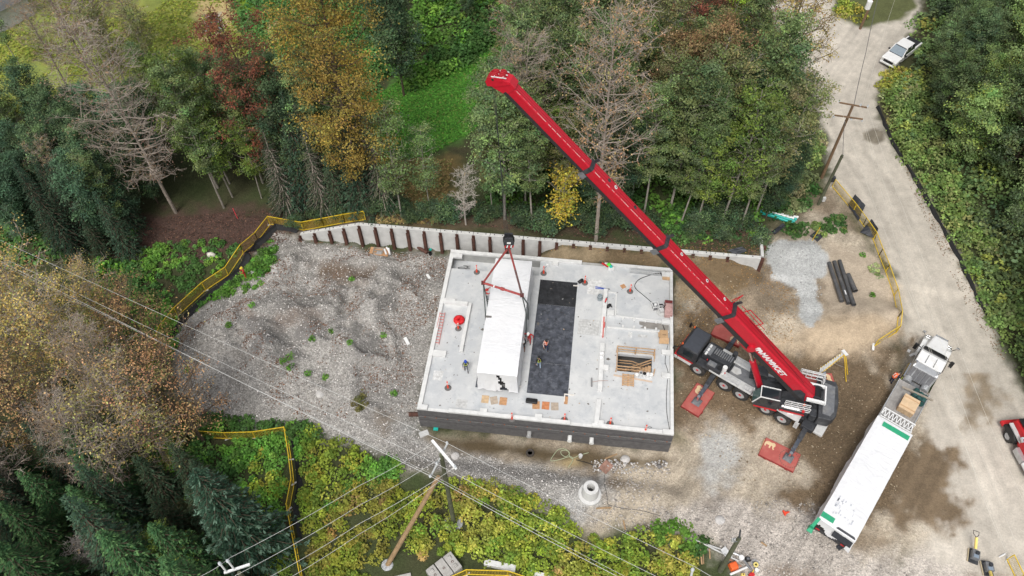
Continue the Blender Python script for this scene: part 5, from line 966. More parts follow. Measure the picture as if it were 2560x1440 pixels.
g = G(2246, 962); person('worker in black with lime stripes crouching at the trailer front next to the orange vest', (g[0], g[1], g[2]), R2(-60), BLK, BLK, HBK, BLK, YSTR, dict(lean, pel=(0, -.1, .72), wst=(0, -.02, .84), chs=(0, .14, 1.0), nk=(0, .28, 1.14), hd0=(0, .34, 1.2), hd1=(0, .4, 1.3), shl=(-.19, .16, 1.1), shr=(.19, .16, 1.1), ell=(-.24, .34, .9), elr=(.24, .34, .9), wrl=(-.14, .5, .85), hal=(-.1, .56, .83), wrr=(.14, .5, .85), har=(.1, .56, .83), hpl=(-.1, -.1, .7), hpr=(.1, -.1, .7), knl=(-.16, .2, .5), knr=(.16, .16, .48)))

# ---------------------------------------------------------------- things on the slab
DEL = M('delineator_orange', (.80, .07, .03), .5, var=.05); REFL = M('reflective_white', (.75, .7, .68), .4)
def delineator(loc, lab, group='orange delineator posts round the slab'):
    o = thing('delineator_post', lab, 'delineator', loc, 0, group)
    MB().lathe((0, 0, 0), [(.29, 0), (.30, .02), (.27, .06), (.12, .08), (0, .08)], 18).build('rubber_base', M('base_grey', (.13, .125, .12), .8), o)
    p = MB().lathe((0, 0, 0), [(.085, .08), (.075, .3), (.06, 1.0), (.05, 1.04), (0, 1.04)], 10).build('post', DEL, o)
    for z in (.62, .84): MB().lathe((0, 0, 0), [(.076, z), (.074, z + .09)], 10).build('reflective_band', REFL, p)
    MB().path([(0, -.04, 1.03), (0, -.04, 1.12), (0, .04, 1.12), (0, .04, 1.03)], .015, 5).build('handle', DEL, p)
    return o
dl = [((1192, 681), 'orange delineator post at the edge of the sunken bay, back left of the slab'), ((1359, 684), 'orange delineator post at the back of the slab, beyond the black mat'), ((1462, 708), 'orange delineator post beside a black bag at the back corner of the black mat'), ((1575, 729), 'orange delineator post in the middle of the back right bay'),
      ((1146, 822), 'orange delineator post standing in front of the red bag'), ((1120, 970), 'orange delineator post on the front left of the slab'), ((1280, 1048), 'orange delineator post at the front kerb below the module'), ((1411, 1050), 'orange delineator post at the front kerb right of the black mat'), ((1525, 1060), 'orange delineator post in the front right bay by the low wall'), ((1613, 1078), 'orange delineator post near the front right corner with a cable loop')]
d0 = None
for (px, py), lab in dl:
    if d0 is None: d0 = delineator(pl(px, py), lab)
    else: dup(d0, pl(px, py), random.random() * 6, lab)
def ladder(p, q, w, lab, m, n=12, name='ladder', z0=.12, zq=None):
    p = np.array(p); q = np.array(q); d = q - p; L_ = float(np.linalg.norm(d)); rz = math.atan2(d[1], d[0]); o = thing(name, lab, 'ladder', p, rz); dz = d[2]; dx = float(np.hypot(d[0], d[1]))
    for s in (-w / 2, w / 2): MB().bar((0, s, z0), (dx, s, z0 + dz), .035, .10).build('rail', m, o)
    for i in range(n): k = (i + .5) / n; MB().bar((dx * k, -w / 2, z0 + dz * k), (dx * k, w / 2, z0 + dz * k), .05, .03).build('rung', ALU if m is ALU else m, o)
    return o
PINK = M('faded_red_fibreglass', (.55, .14, .12), .55, var=.1)
a = np.array(pl(1091, 862)); b_ = np.array(pl(1107, 785)); b_[2] += .15; ladder(a, b_, .45, 'red fibreglass ladder lying along the left wall of the slab', PINK, 11)
a = np.array(pl(1574, 678)); b_ = np.array(pl(1652, 686)); ladder(a, b_, .45, 'aluminium ladder lying along the back wall at the right corner', ALU, 12)
REDB = M('red_bag', (.62, .015, .02), .55, var=.12, bump=.5, scale=4)
c = pl(1148, 803); o = thing('red_bag', 'bright red ring shaped bag lying by the low wall', 'bag', c); n = 22
t = MB(); rings = []
for i in range(n):
    a = 2 * math.pi * i / n; rr = .22 + .03 * math.sin(a * 5) + .02 * math.sin(a * 9 + 1); cx, cy = .30 * math.cos(a), .28 * math.sin(a); rings.append((cx, cy, .2 + .02 * math.sin(a * 7)))
t.path(rings, .22, 10, closed=True); t.build('ring', REDB, o, smooth=True)
for i in range(11): a = 2 * math.pi * i / 11; MB().path([(.12 * math.cos(a), .1 * math.sin(a), .36), (.3 * math.cos(a), .28 * math.sin(a), .44), (.5 * math.cos(a + .1), .48 * math.sin(a + .1), .26)], .035, 5).build('fold', REDB, o)
def ply(px, py, w, d, rz, m, lab, z=FL, group='plywood squares lying on the slab'):
    o = thing('plywood_square', lab, 'plywood', pl(px, py, z + .004), rz - PHI, group); MB().box(-w / 2, w / 2, -d / 2, d / 2, 0, .02).build('board', m, o)
    for q in (-.3, .3): MB().box(-w * .42, w * .42, q * d - .02, q * d + .02, .021, .03).build('cleat', m, o)
for px, py, r, m_, lab in [(1213, 998, 0, PLYP, 'leftmost pale plywood square below the hanging module'), (1235, 1001, .3, M('grey_ply', (.40, .33, .26), .8, var=.2), 'greyish plywood square with a broken corner, second from left'), (1258, 1003, 0, PLY, 'plywood square third from left below the module'), (1340, 1013, .1, PLY, 'reddish plywood square half under the black lid'), (1364, 1014, 0, M('orange_ply', (.50, .20, .09), .8, var=.25), 'orange stained plywood square right of the black lid'), (1387, 1016, .1, M('grey_ply', (.4, .33, .26)), 'pale plywood square at the right end of the row'), (1415, 1001, 0, PLY, 'narrow plywood piece at the front corner of the black mat'), (1558, 716, .6, PLY, 'small torn plywood scrap in the back right bay')]:
    w = .62 if 'narrow' not in lab else .3; ply(px, py, w if 'scrap' not in lab else .45, .72 if 'scrap' not in lab else .45, r, m_, lab)
o = thing('wood_strip', 'white wood strip laid at the front corner of the black mat', 'wood strip', pl(1413, 990), -PHI); MB().box(-.1, .75, .1, .2, 0, .05).build('strip', M('white_wood', (.7, .66, .6), .7), o); MB().box(-.1, .0, -.55, .095, 0, .05).build('strip', M('white_wood', (.7, .66, .6)), o)
for px, py, lab in ((1440, 715, 'short white wood strip at the back corner of the black mat'), (1295, 966, 'short white wood strip under the front corner of the module')):
    o = thing('wood_strip', lab, 'wood strip', pl(px, py), -PHI); MB().box(-.25, .25, -.05, .05, .012, .06).build('strip', M('white_wood', (.7, .66, .6)), o)
o = thing('equipment_lid', 'black rounded lid lying on the slab among the plywood squares', 'lid', pl(1329, 1004), -PHI - .03); MB().box(-.5, .5, -.24, .24, 0, .22).build('shell', BLACK, o, bevel=.1)
for q in (-.25, 0, .25): MB().box(q - .03, q + .03, -.2, .2, .221, .235).build('rib', BLACK, o)
o = thing('plywood_board', 'pale plywood board leaning in the back right corner of the slab', 'plywood', pl(1667, 690), -PHI); MB().box(-.42, .42, -.5, .35, 0, .1).build('board', PLYP, o); MB().box(-.42, .42, -.52, -.3, .101, .13).build('board', WOOD, o)
o = thing('tank_cabinet', 'worn pink and brown metal cabinet lying against the right wall', 'cabinet', pl(1670, 776), -PHI); MB().box(-.36, .36, -.85, .8, 0, .5).build('case', M('worn_pink', (.48, .30, .28), .6, var=.15, dirt=(.14, .03, .03), dscale=1.3, damt=.8), o, bevel=.05); 
MB().box(-.34, .34, .45, .78, .501, .515).build('rust_patch', M('dark_red_rust', (.16, .03, .03), .7, var=.4), o)
for q in (-.2, .2): MB().cyl((q, .4, .5), (q, .4, .53), .05, n=8).build('cap', STEEL, o)
o = thing('cardboard_box', 'open brown cardboard box against the right wall by the stairwell', 'box', pl(1658, 852), -PHI + .05); CARD = M('cardboard', (.45, .29, .16), .8, var=.12)
MB().box(-.35, .35, -.1, .75, 0, .62).build('carton', CARD, o, bevel=.03); MB().hexa([(-.42, -.45, .2), (.42, -.45, .2), (.42, -.1, .6), (-.42, -.1, .6), (-.42, -.45, .22), (.42, -.45, .22), (.42, -.1, .62), (-.42, -.1, .62)]).build('flap', CARD, o); MB().box(-.5, -.36, .0, .5, .55, .57).build('flap', CARD, o); MB().box(-.15, .2, .2, .24, .621, .63).build('print', BLACK, o)
# mixing machine: white frame with motor and hose
o = thing('power_trowel', 'white framed motor machine with coiled black hose near the right wall', 'machine', pl(1645, 776), -PHI + .3)
t = MB()
for a in ((-.55, -.1, .1), (-.55, .5, .1), (.0, .5, .1), (.0, -.1, .1)): t.bar(a, (a[0], a[1], .7), .05)
for z in (.1, .7): t.bar((-.55, -.1, z), (-.55, .5, z), .05); t.bar((0, -.1, z), (0, .5, z), .05); t.bar((-.55, .5, z), (0, .5, z), .05); t.bar((-.55, -.1, z), (0, -.1, z), .05)
t.build('frame', WHITE, o); MB().box(-.45, -.1, .0, .4, .12, .55).build('engine', GREYM, o, bevel=.03); MB().cyl((-.28, .2, .55), (-.28, .2, .75), .12, n=12).build('air_filter', WHITE, o)
MB().lathe((.2, -.3, .08), [(.42, 0), (.45, .05), (.4, .1), (.15, .14), (0, .14)], 18).build('blade_guard', M('pale_grey', (.45, .45, .44), .6), o); MB().rbox((.2, -.3, .38), (.36, .4, .36)).build('engine', LGREY, o, bevel=.05)
for k in range(3): MB().path([(.35 + .3 * math.cos(a * .5 + k), .15 + .25 * math.sin(a * .5 + k), .2 + .12 * k + .02 * a) for a in range(11)], .03, 6).build('hose', BLACK, o)
def cable(pts, lab, r=.022, m=None, name='cable', cat='cable', z=FL):
    w = [np.array(pl(*p, z + r + .004)) if z is not None else G(*p, r) for p in pts]; sm = []
    for i in range(len(w) - 1):   # catmull-rom
        p0, p1, p2, p3 = w[max(0, i - 1)], w[i], w[i + 1], w[min(len(w) - 1, i + 2)]
        for k in range(5): u = k / 5; sm.append(.5 * (2 * p1 + (p2 - p0) * u + (2 * p0 - 5 * p1 + 4 * p2 - p3) * u * u + (3 * p1 - p0 - 3 * p2 + p3) * u ** 3))
    sm.append(w[-1])
    if z is None:
        for s in sm: s[2] = hz(s[0], s[1]) + r
    o = thing(name, lab, cat, sm[0]); MB().path([tuple(s - sm[0]) for s in sm], r, 5).build('line', m or BLACK, o); return o
cable([(1640, 766), (1625, 752), (1605, 735), (1590, 722), (1587, 712), (1596, 700), (1610, 693), (1635, 685), (1660, 682), (1668, 674), (1658, 670), (1650, 678), (1655, 690)], 'black hose curving across the back right bay from the machine to the ladder', .03)
cable([(1669, 855), (1670, 862), (1666, 878), (1663, 905), (1670, 930), (1668, 960), (1666, 990), (1667, 1030), (1673, 1070), (1676, 1090)], 'black cable snaking down the right wall past the stairwell')
cable([(1618, 1074), (1622, 1067), (1630, 1069), (1622, 1072), (1628, 1082), (1640, 1080)], 'short black cable loop beside the front right delineator', .015)
cable([(1656, 806), (1658, 815), (1664, 830), (1668, 838)], 'black hose crossing the damp bay between the low kerbs', .03)
bk = None
for i, (px, py) in enumerate([(1591, 942), (1601, 938), (1610, 940), (1619, 941), (1627, 942)]):
    lab = ['first white bucket from the left in front of the stairwell, lid closed', 'second white bucket from the left with a grey inside', 'third white bucket from the left with a black lid', 'fourth white bucket from the left with a closed lid', 'fifth white bucket at the right end with a wire handle'][i]
    o = thing('bucket', lab, 'bucket', pl(px, py), 0, 'white buckets in front of the stairwell'); MB().lathe((0, 0, 0), [(.13, 0), (.155, .38), (.165, .38), (.165, .41)], 16).build('pail', WHITE, o); MB().cyl((0, 0, .39), (0, 0, .415), .16 if i != 1 else .135, n=16).build('lid' if i != 1 else 'contents', BLACK if i == 2 else (GREYM if i == 1 else WHITE), o)
    MB().path([(.165 * math.cos(a * .4), .1 + .1 * math.sin(a * .4), .43) for a in range(8)], .008, 4).build('handle', STEEL, o)
o = thing('bucket', 'two nested grey buckets standing beside the low wall at the back', 'bucket', pl(1499, 749)); MB().lathe((0, 0, 0), [(.2, 0), (.23, .3), (.25, .3), (.25, .34), (.22, .34), (.2, .1)], 18).build('pail', M('bucket_grey', (.28, .32, .34), .5), o); MB().lathe((0, 0, 0), [(.2, .36), (.22, .62), (.2, .62), (.17, .4), (0, .4)], 18).build('inner_pail', M('bucket_grey', (.28, .32, .34)), o)
def pallet(loc, rz, lab, cat='pallet', n=7, s=1.0):
    o = thing('pallet', lab, cat, loc, rz)
    for i in range(n): MB().box(-.5 * s, .5 * s, (-.58 + i * 1.16 / n) * s, (-.58 + i * 1.16 / n + .11) * s, .11, .13).build('slat', WOOD, o)
    for x in (-.45, 0, .45): MB().box((x - .05) * s, (x + .05) * s, -.58 * s, .58 * s, .02, .108).build('bearer', PLY, o)
    return o
pallet(pl(1570, 951), -PHI, 'wooden pallet lying in front of the stairwell')
o = thing('plank', 'long plank on the floor in front of the stairwell, under pallet and buckets', 'plank', pl(1534, 938), -PHI - .09); MB().box(0, 3.3, -.07, .07, 0, .04).build('board', M('pale_plank', (.55, .42, .32), .75, var=.12), o)
a = np.array(pl(1478, 957)); b_ = np.array(pl(1519, 959)); o = thing('broom', 'push broom lying across the low wall, grey head to the left', 'broom', a); d = Vector(b_ - a); MB().bar((0, -.4, .1), (.05, .4, .1), .12, .14).build('head', M('broom_grey', (.22, .22, .22), .8), o); MB().path([(0, 0, .12), (d.x * .5, d.y * .5, .42), (d.x, d.y, .5)], .018, 6).build('handle', M('broom_handle', (.35, .2, .16), .6), o)
o = thing('pry_bar', 'pair of blue bars lying on the slab by the low wall', 'tool', pl(1488, 721), -PHI - .05)
for q in (0, .17): MB().bar((0, q, .04), (1.0, .05 + q * .3, .04), .05).build('bar', M('blue_paint', (.03, .08, .4), .5), o)
MB().bar((1.0, .1, .04), (1.35, .1, .04), .05).build('tip', CHAR, o)
def bag(px, py, lab, s=1.0, z=FL):
    o = thing('black_bag', lab, 'bag', pl(px, py, z)); t = MB(); t.path([(-.2 * s, -.1 * s, .1), (0, .05 * s, .16), (.15 * s, .18 * s, .12)], .15 * s, 9); t.path([(.1 * s, .1 * s, .1), (.3 * s, -.05 * s, .06)], .05, 6); t.build('sack', BLACK, o, smooth=True); MB().path([(-.15, 0, .2), (0, .15, .3), (.1, .1, .2)], .02, 5).build('strap', BLACK, o)
bag(1452, 706, 'black bag beside the delineator at the corner of the black mat', 1.1); bag(1522, 768, 'small black bag lying right of the low wall', 1.0)
o = thing('hand_drill', 'red and grey hand drill lying on the low wall', 'tool', pl(1515, 751, FL + .3)); MB().bar((-.1, -.25, .06), (.05, .15, .08), .12).build('body', REDP, o, bevel=.02); MB().bar((.05, .1, .08), (.12, .3, .08), .07).build('chuck', CHAR, o); MB().bar((0, -.1, .06), (-.14, -.35, .06), .09).build('grip', M('drill_grey', (.2, .16, .16), .6), o)
o = thing('spirit_level', 'long faded red level lying along the low interior wall', 'level', pl(1508, 822, FL + .01), -PHI); MB().box(-.06, .06, -.95, 1.1, 0, .34).build('bar', PINK, o); MB().box(.07, .13, -.1, .5, 0, .36).build('grip', REDP, o)
o = thing('tool_pile', 'red tool and bright green bag lying on the back wall of the slab', 'tools', pl(1519, 664, ST), -PHI); MB().bar((-.55, .2, .05), (.05, -.2, .08), .12).build('tool_handle', REDP, o); MB().bar((-.8, .35, .04), (-.5, .18, .05), .06).build('tool_tip', CHAR, o)
MB().lathe((.12, .05, 0), [(.18, 0), (.22, .12), (.12, .26), (0, .3)], 10).build('green_bag', M('lime_plastic', (.10, .62, .05), .5), o); MB().lathe((.32, -.12, 0), [(.15, 0), (.17, .1), (.08, .2), (0, .22)], 10).build('teal_bag', M('teal_plastic', (.02, .38, .32), .5), o)
o = thing('white_rag', 'two crumpled white rags on the low wall left of the stairwell', 'rag', pl(1505, 882, FL + .35)); 
for q in (0, .38): t = MB(); t.lathe((q * -.2, -q, 0), [(.2, 0), (.14, .06), (.06, .1), (0, .1)], 7); t.build('cloth', WHITE, o)
o = thing('wire_coil', 'small loop of dark wire lying in the sunken bay at the back', 'wire', pl(1163, 672, RF)); MB().path([(.5 * math.cos(a * .6) - .2, .15 * math.sin(a * .6), .05 + .02 * a) for a in range(14)], .03, 5).build('coil', CHAR, o); 
for q in range(4): MB().box(q * .12, q * .12 + .06, -.1, .3, .0, .25).build('tie', LGREY, o)
o = thing('lamp_head', 'small white work lamp with cable by the back delineator', 'lamp', pl(1368, 664, FL)); MB().rbox((0, 0, .1), (.25, .2, .2)).build('lamp_box', WHITE, o, bevel=.03); MB().path([(0, 0, .05), (-.3, -.4, .03), (-.55, -.8, .03)], .02, 5).build('cord', CHAR, o)
# ---------------------------------------------------------------- yellow site fences
FY = M('fence_yellow', (.72, .50, .03), .55, var=.1); FM = M('fence_mesh_yellow', (.62, .43, .04), .6, var=.1); SILT = M('silt_fabric', (.018, .018, .019), .8, var=.3)
def fence(pts, lab, h=1.15, skip=(), world_pts=None):
    w = world_pts or [G(*p) for p in pts]; o = thing('site_fence', lab, 'fence', w[0]); B = w[0]
    for i, p in enumerate(w):
        a = p - B; MB().bar((a[0], a[1], -.05), (a[0], a[1], h), .06).build('post', FY, o); MB().rbox((a[0], a[1], .03), (.5, .12, .05), random.random()).build('foot', LGREY, o)
    for i in range(len(w) - 1):
        a, b = w[i] - B, w[i + 1] - B; L_ = float(np.linalg.norm((b - a)[:2])); n = max(1, round(L_ / 2.6))
        for k in range(n):
            p = a + (b - a) * k / n; q = a + (b - a) * (k + 1) / n; zz = lambda P_: np.array([P_[0], P_[1], hz(P_[0] + B[0], P_[1] + B[1]) - B[2]]); p, q = zz(p), zz(q)
            t = MB(); up = np.array([0, 0, 1.])
            for hh in (.1, h): t.bar(p + up * hh, q + up * hh, .055)
            t.bar(p + up * .1, p + up * h, .055); t.bar(q + up * .1, q + up * h, .055); pn = t.build('panel_frame', FY, o)
            d = (q - p) / max(1e-6, np.linalg.norm(q - p)); sd = np.array([-d[1], d[0], 0]) * .004; t = MB(); ll = float(np.linalg.norm(q - p)); nv = int(ll / .11); nh = 8
            for j in range(1, nv): c = p + (q - p) * j / nv; t.add([c - d * .009 + up * .12, c + d * .009 + up * .12, c + d * .009 + up * h, c - d * .009 + up * h], [(0, 1, 2, 3)])
            for j in range(1, nh): zc = .1 + (h - .1) * j / nh; t.add([p + up * (zc - .009) + sd, q + up * (zc - .009) + sd, q + up * (zc + .009) + sd, p + up * (zc + .009) + sd], [(0, 1, 2, 3)])
            t.build('mesh_infill', FM, pn)
    return o
def silt(pts, lab, h=.55, lean=.25, name='silt_fence', side=1):
    w = []
    for i in range(len(pts) - 1):
        a, b = G(*pts[i]), G(*pts[i + 1]); n = max(1, int(np.linalg.norm(b - a) / .7)); w += [a + (b - a) * k / n for k in range(n)]
    w.append(G(*pts[-1])); B = w[0]; o = thing(name, lab, 'silt fence', B); vs = []; fs = []
    for i, p in enumerate(w):
        z = hz(p[0], p[1]) - B[2]; a = w[max(0, i - 1)]; b = w[min(len(w) - 1, i + 1)]; d = (b - a)[:2]; d = d / np.linalg.norm(d); nrm = np.array([d[1], -d[0]]) * side; hh = h * random.uniform(.75, 1.1)
        for k, (off, zz) in enumerate(((lean + random.uniform(0, .25), .02), (.1 + random.uniform(0, .08), hh * .5), (0, hh))): vs.append((p[0] - B[0] + nrm[0] * off, p[1] - B[1] + nrm[1] * off, z + zz))
    for i in range(len(w) - 1):
        for k in range(2): fs.append((i * 3 + k, i * 3 + 3 + k, i * 3 + 4 + k, i * 3 + 1 + k))
    MB().add(vs, fs).build('fabric', SILT, o)
    for i in range(0, len(w), 4): p = w[i] - B; MB().bar((p[0], p[1], p[2] - .1), (p[0], p[1], p[2] + h + .15), .04).build('stake', M('stake_wood', (.3, .22, .14), .8), o)
    return o
fence([(2080, 468), (2132, 530), (2182, 600), (2213, 680), (2234, 740), (2244, 795), (2240, 832), (2185, 867)], 'yellow mesh fence curving along the dirt road around the sand heap')
fence([(676, 563), (609, 634), (572, 689), (515, 727), (446, 790), (412, 832), (386, 900), (372, 955)], 'yellow mesh fence running down the left edge of the gravel yard', 1.3)
fence(None, world_pts=[G(676, 562)] + [W(u_, 19.5, hz(*W(u_, 19.5)[:2])) for u_ in (-15.6, -13.3, -11.0, -8.8)], lab='short yellow mesh fence behind the tapered end of the retaining wall', h=1.3)
fence([(492, 1093), (570, 1098), (640, 1096), (718, 1084), (729, 1150), (736, 1211), (724, 1275), (740, 1357), (757, 1445)], 'yellow mesh fence around the yellow green bushes, lower left', 1.2)
fence([(1095, 1470), (1168, 1437), (1270, 1440), (1360, 1470)], 'yellow mesh fence in front of the concrete blocks at the bottom edge', 1.2)
fence([(2516, 1400), (2540, 1450), (2560, 1500)], 'yellow mesh fence panel at the lower right corner', 1.2)
a = G(2183, 868); o = thing('fence_weight', 'white plastic weight at the end of the roadside yellow fence', 'fence foot', a); MB().bar((-.15, -.35, .08), (.1, .35, .1), .22, .16).build('weight', WHITE, o, bevel=.04)
silt([(690, 566), (640, 612), (618, 640), (584, 690), (526, 734), (458, 800), (420, 850), (400, 890)], 'black silt fabric along the foot of the left yellow fence', .5, .4, side=-1)
silt([(690, 566), (730, 570), (748, 576)], 'black silt fabric behind the tapered end of the retaining wall', .5, .3, side=1)
silt([(2195, 268), (2232, 360), (2270, 420), (2302, 470), (2350, 560), (2400, 650), (2440, 735), (2470, 790)], 'black silt fabric along the wooded edge of the dirt road', .38, .08, side=1)
silt([(728, 1100), (742, 1180), (744, 1215), (734, 1280), (748, 1350)], 'black silt fabric beside the lower left yellow fence', .35, .2, side=-1)
def tarp(pts, lab, hs):
    w = [G(*p, h) for p, h in zip(pts, hs)]; B = w[0] * 1; B[2] -= hs[0]; o = thing('black_tarp', lab, 'tarp', B); n = 6; vs = []; fs = []
    for i in range(n + 1):
        for j in range(n + 1):
            u, v = i / n, j / n; p = (w[0] * (1 - u) + w[1] * u) * (1 - v) + (w[3] * (1 - u) + w[2] * u) * v - B; q = (float(fbm(u * 5, v * 5 + len(lab), 1.1, 3, 40)) - .5) * .35; vs.append((p[0] + q * .3, p[1], max(.02, p[2] + q * .8)))
    for i in range(n):
        for j in range(n): k = i * (n + 1) + j; fs.append((k, k + 1, k + n + 2, k + n + 1))
    MB().add(vs, fs).build('sheet', M('black_tarp', (.03, .033, .04)), o)
tarp([(2118, 515), (2128, 505), (2155, 530), (2145, 555)], 'crumpled black tarp hanging on the yellow roadside fence, upper one', (.2, 1.1, 1.0, .15))
tarp([(2150, 582), (2170, 563), (2186, 590), (2186, 602)], 'crumpled black tarp folded over the yellow roadside fence, lower one', (.1, .9, 1.1, .2))
tarp([(2024, 590), (2040, 578), (2060, 590), (2043, 606)], 'square black sheet lying among weeds by the grey gravel heap', (.06, .1, .1, .06))
a = G(2030, 602); o = thing('stake', 'thin yellow stake beside the square black sheet', 'stake', a); MB().bar((0, 0, 0), (.25, .1, 1.9), .05).build('rod', YEL, o)
tarp([(1928, 580), (1956, 562), (1962, 570), (1936, 588)], 'black plastic strip lying behind the return wall', (.05, .3, .3, .05))
tarp([(1818, 628), (1850, 622), (1866, 632), (1840, 640)], 'crumpled black plastic behind the right end of the retaining wall', (.1, .4, .3, .1))
tarp([(2088, 1366), (2098, 1362), (2106, 1372), (2096, 1378)], 'black scrap of fabric on the ground behind the trailer', (.05, .1, .06, .05))

# ---------------------------------------------------------------- poles and wires
PW = M('brown_pole', (.19, .12, .07), .85, var=.2, scale=3); PT = M('tan_pole', (.33, .22, .12), .85, var=.2, scale=3); PGR = M('treated_green_pole', (.10, .105, .065), .85, var=.25, scale=3); ARMW = M('white_arm', (.78, .78, .77), .5, var=.03); INS = M('insulator_grey', (.45, .47, .48), .3)
def insul(par, p, s=1.0): MB().lathe(p, [(.04 * s, 0), (.09 * s, .05), (.05 * s, .09), (.09 * s, .14), (.05 * s, .18), (.07 * s, .24), (0, .27)], 10).build('insulator', INS, par)
def atz(px, py, z): return P(px, py, z)
b0 = G(1135, 1308); ha = 12.4; pa_ = thing('utility_pole', 'weathered grey green utility pole with a white crossarm in front of the foundation', 'utility pole', b0)
MB().cyl((0, 0, -.5), (0, 0, ha), .19, .14, 14).build('pole', PGR, pa_); MB().lathe((0, 0, 0), [(.8, -.05), (.65, .05), (.3, .08)], 16).build('gravel_collar', M('grey_gravel', (.36, .37, .38), .9, var=.4, scale=8), pa_)
def arm(par, q0, q1, z, w, m, nm='crossarm'):
    a, b = atz(*q0, z) - np.array([*par.location]), atz(*q1, z) - np.array([*par.location]); MB().bar(a, b, w, w).build(nm, m, par); return a, b
arm(pa_, (1080, 1101), (1141, 1173), ha + .15, .17, ARMW)
a, b = arm(pa_, (1118, 1110), (1076, 1193), ha - .3, .11, M('grey_arm', (.42, .43, .42), .6))
for k in (0, .62, 1): insul(pa_, a + (b - a) * k + np.array([0, 0, .05]))
for q in ((1138, 1168),): insul(pa_, atz(*q, ha + .25) - b0)
bb = G(968, 1412); tp = atz(1096, 1192, 10.2) - bb; o = thing('brace_pole', 'long tan push brace pole leaning against the grey utility pole', 'utility pole', bb); MB().cyl((0, 0, -.1), tp, .19, .15, 14).build('pole', PT, o); MB().lathe((0, 0, 0), [(.5, -.05), (.4, .05), (.25, .08)], 14).build('gravel_collar', M('grey_gravel', (.36, .37, .38)), o)
b1 = G(2054, 445); pb_ = thing('utility_pole', 'brown utility pole with two crossarms leaning over the dirt road', 'utility pole', b1); tpb = atz(2133, 262, 9.9) - b1
MB().cyl((0, 0, -.3), tpb, .17, .12, 12).build('pole', PW, pb_)
for q0, q1, z in (((2097, 256), (2168, 269), 9.7), ((2086, 288), (2157, 298), 9.0)):
    a, b = arm(pb_, q0, q1, z, .12, PW)
    for k in (0, .75, 1) if z > 9.5 else (0, .62, 1): insul(pb_, a + (b - a) * k + np.array([0, 0, .05 if z > 9.5 else -.3]), 1.1)
b2 = G(2045, 512); pc_ = thing('utility_pole', 'short dark green utility pole at the corner of the yellow fence', 'utility pole', b2); tpc = atz(2106, 388, 7.3) - b2; MB().cyl((0, 0, -.3), tpc, .17, .13, 12).build('pole', PGR, pc_)
MB().path([tpc * .98 + np.array([.15 * math.cos(a), .15 * math.sin(a), .1 * math.sin(a * 2)]) for a in range(7)], .025, 5).build('cable_loop', BLACK, pc_); MB().rbox(tpc * .55 + np.array([.2, -.1, 0]), (.3, .3, .6)).build('control_box', CHAR, pc_); MB().rbox(tpc * .15 + np.array([.2, -.2, 0]), (.3, .25, .5)).build('meter_box', LGREY, pc_)
b3 = G(1800, 1428); pd_ = thing('utility_pole', 'short green treated pole standing beside the tool pile at the bottom edge', 'utility pole', b3); tpd = atz(1848, 1345, 5.6) - b3; MB().cyl((0, 0, -.3), tpd, .2, .15, 12).build('pole', PGR, pd_)
MB().bar(tpd, tpd + np.array([.05, .4, .5]), .1).build('pipe_hook', CHAR, pd_); MB().path([tpd * .95 + np.array([-.2 - .15 * math.cos(a), .15 * math.sin(a), 0]) for a in range(7)], .03, 5).build('cable_loop', GREYM, pd_); MB().rbox(tpd * .9 + np.array([-.22, .1, 0]), (.3, .2, .35)).build('junction_box', LGREY, pd_)
b4 = G(2150, 72); pe_ = thing('utility_pole', 'utility pole with a white transformer can at the far road junction', 'utility pole', b4); MB().cyl((0, 0, -.3), (.3, 0, 9.5), .16, .12, 10).build('pole', PW, pe_); tq = atz(2172, 12, 5.6) - b4; MB().cyl(tq + np.array([0, 0, -.5]), tq + np.array([0, 0, .5]), .32, n=14).build('transformer', ARMW, pe_)
tf = atz(602, 1418, 11.0); pf_ = thing('utility_pole', 'pole top with two upright white insulator posts at the bottom left edge', 'utility pole', (tf[0] - .1, tf[1] - .3, hz(tf[0], tf[1]))); zf = 11.0 - pf_.location.z
MB().cyl((0, 0, -.3), (0, 0, zf - .2), .19, .14, 12).build('pole', PGR, pf_); MB().bar((-.9, 0, zf - .1), (.6, .5, zf - .1), .14).build('crossarm', ARMW, pf_)
for x, y in ((-.75, .05), (-.3, .2)): MB().cyl((x, y, zf), (x - .05, y + .1, zf + 1.1), .06, n=8).build('insulator_post', ARMW, pf_); insul(pf_, (x - .05, y + .1, zf + 1.1), 1.2)
tg = atz(1728, 1440, 11.0); pg_ = thing('utility_pole', 'slim grey insulator post rising from the bushes at the bottom edge', 'utility pole', (tg[0] - .15, tg[1] - .7, hz(tg[0], tg[1]))); zg = 11.0 - pg_.location.z; MB().cyl((0, 0, -.3), (0, 0, zf - 1), .18, .14, 10).build('pole', PGR, pg_); MB().bar((0, 0, zf - 1.1), (.2, .95, zg + .3), .13).build('insulator_arm', M('grey_arm', (.42, .43, .42)), pg_); insul(pg_, (.2, .95, zg + .32), 1.3)
WIRE = M('bright_wire', (.58, .58, .56), .5, var=.05); DWIRE = M('dark_wire', (.12, .12, .12), .6); PWIRE = M('pale_wire', (.62, .59, .52), .6, var=.05)
def wire(pts, lab, r=.0125, m=None, sag=.25, grp='overhead power lines', z=None):
    w = [atz(*p[:2], p[2]) for p in pts]; o = thing('power_line', lab, 'power line', w[0], 0, grp); out = []
    for i in range(len(w) - 1):
        for k in range(12): u = k / 12; q = w[i] * (1 - u) + w[i + 1] * u; q = q - np.array([0, 0, sag * 4 * u * (1 - u)]); out.append(tuple(q - w[0]))
    out.append(tuple(w[-1] - w[0])); MB().path(out, r, 4).build('cable', m or WIRE, o)
ZA = 12.3
wire([(-250, 484, ZA), (1118, 1108, ZA), (1736, 1416, 11.4), (1900, 1500, 11.4)], 'uppermost wire across the gravel yard, through the top insulator of the grey pole')
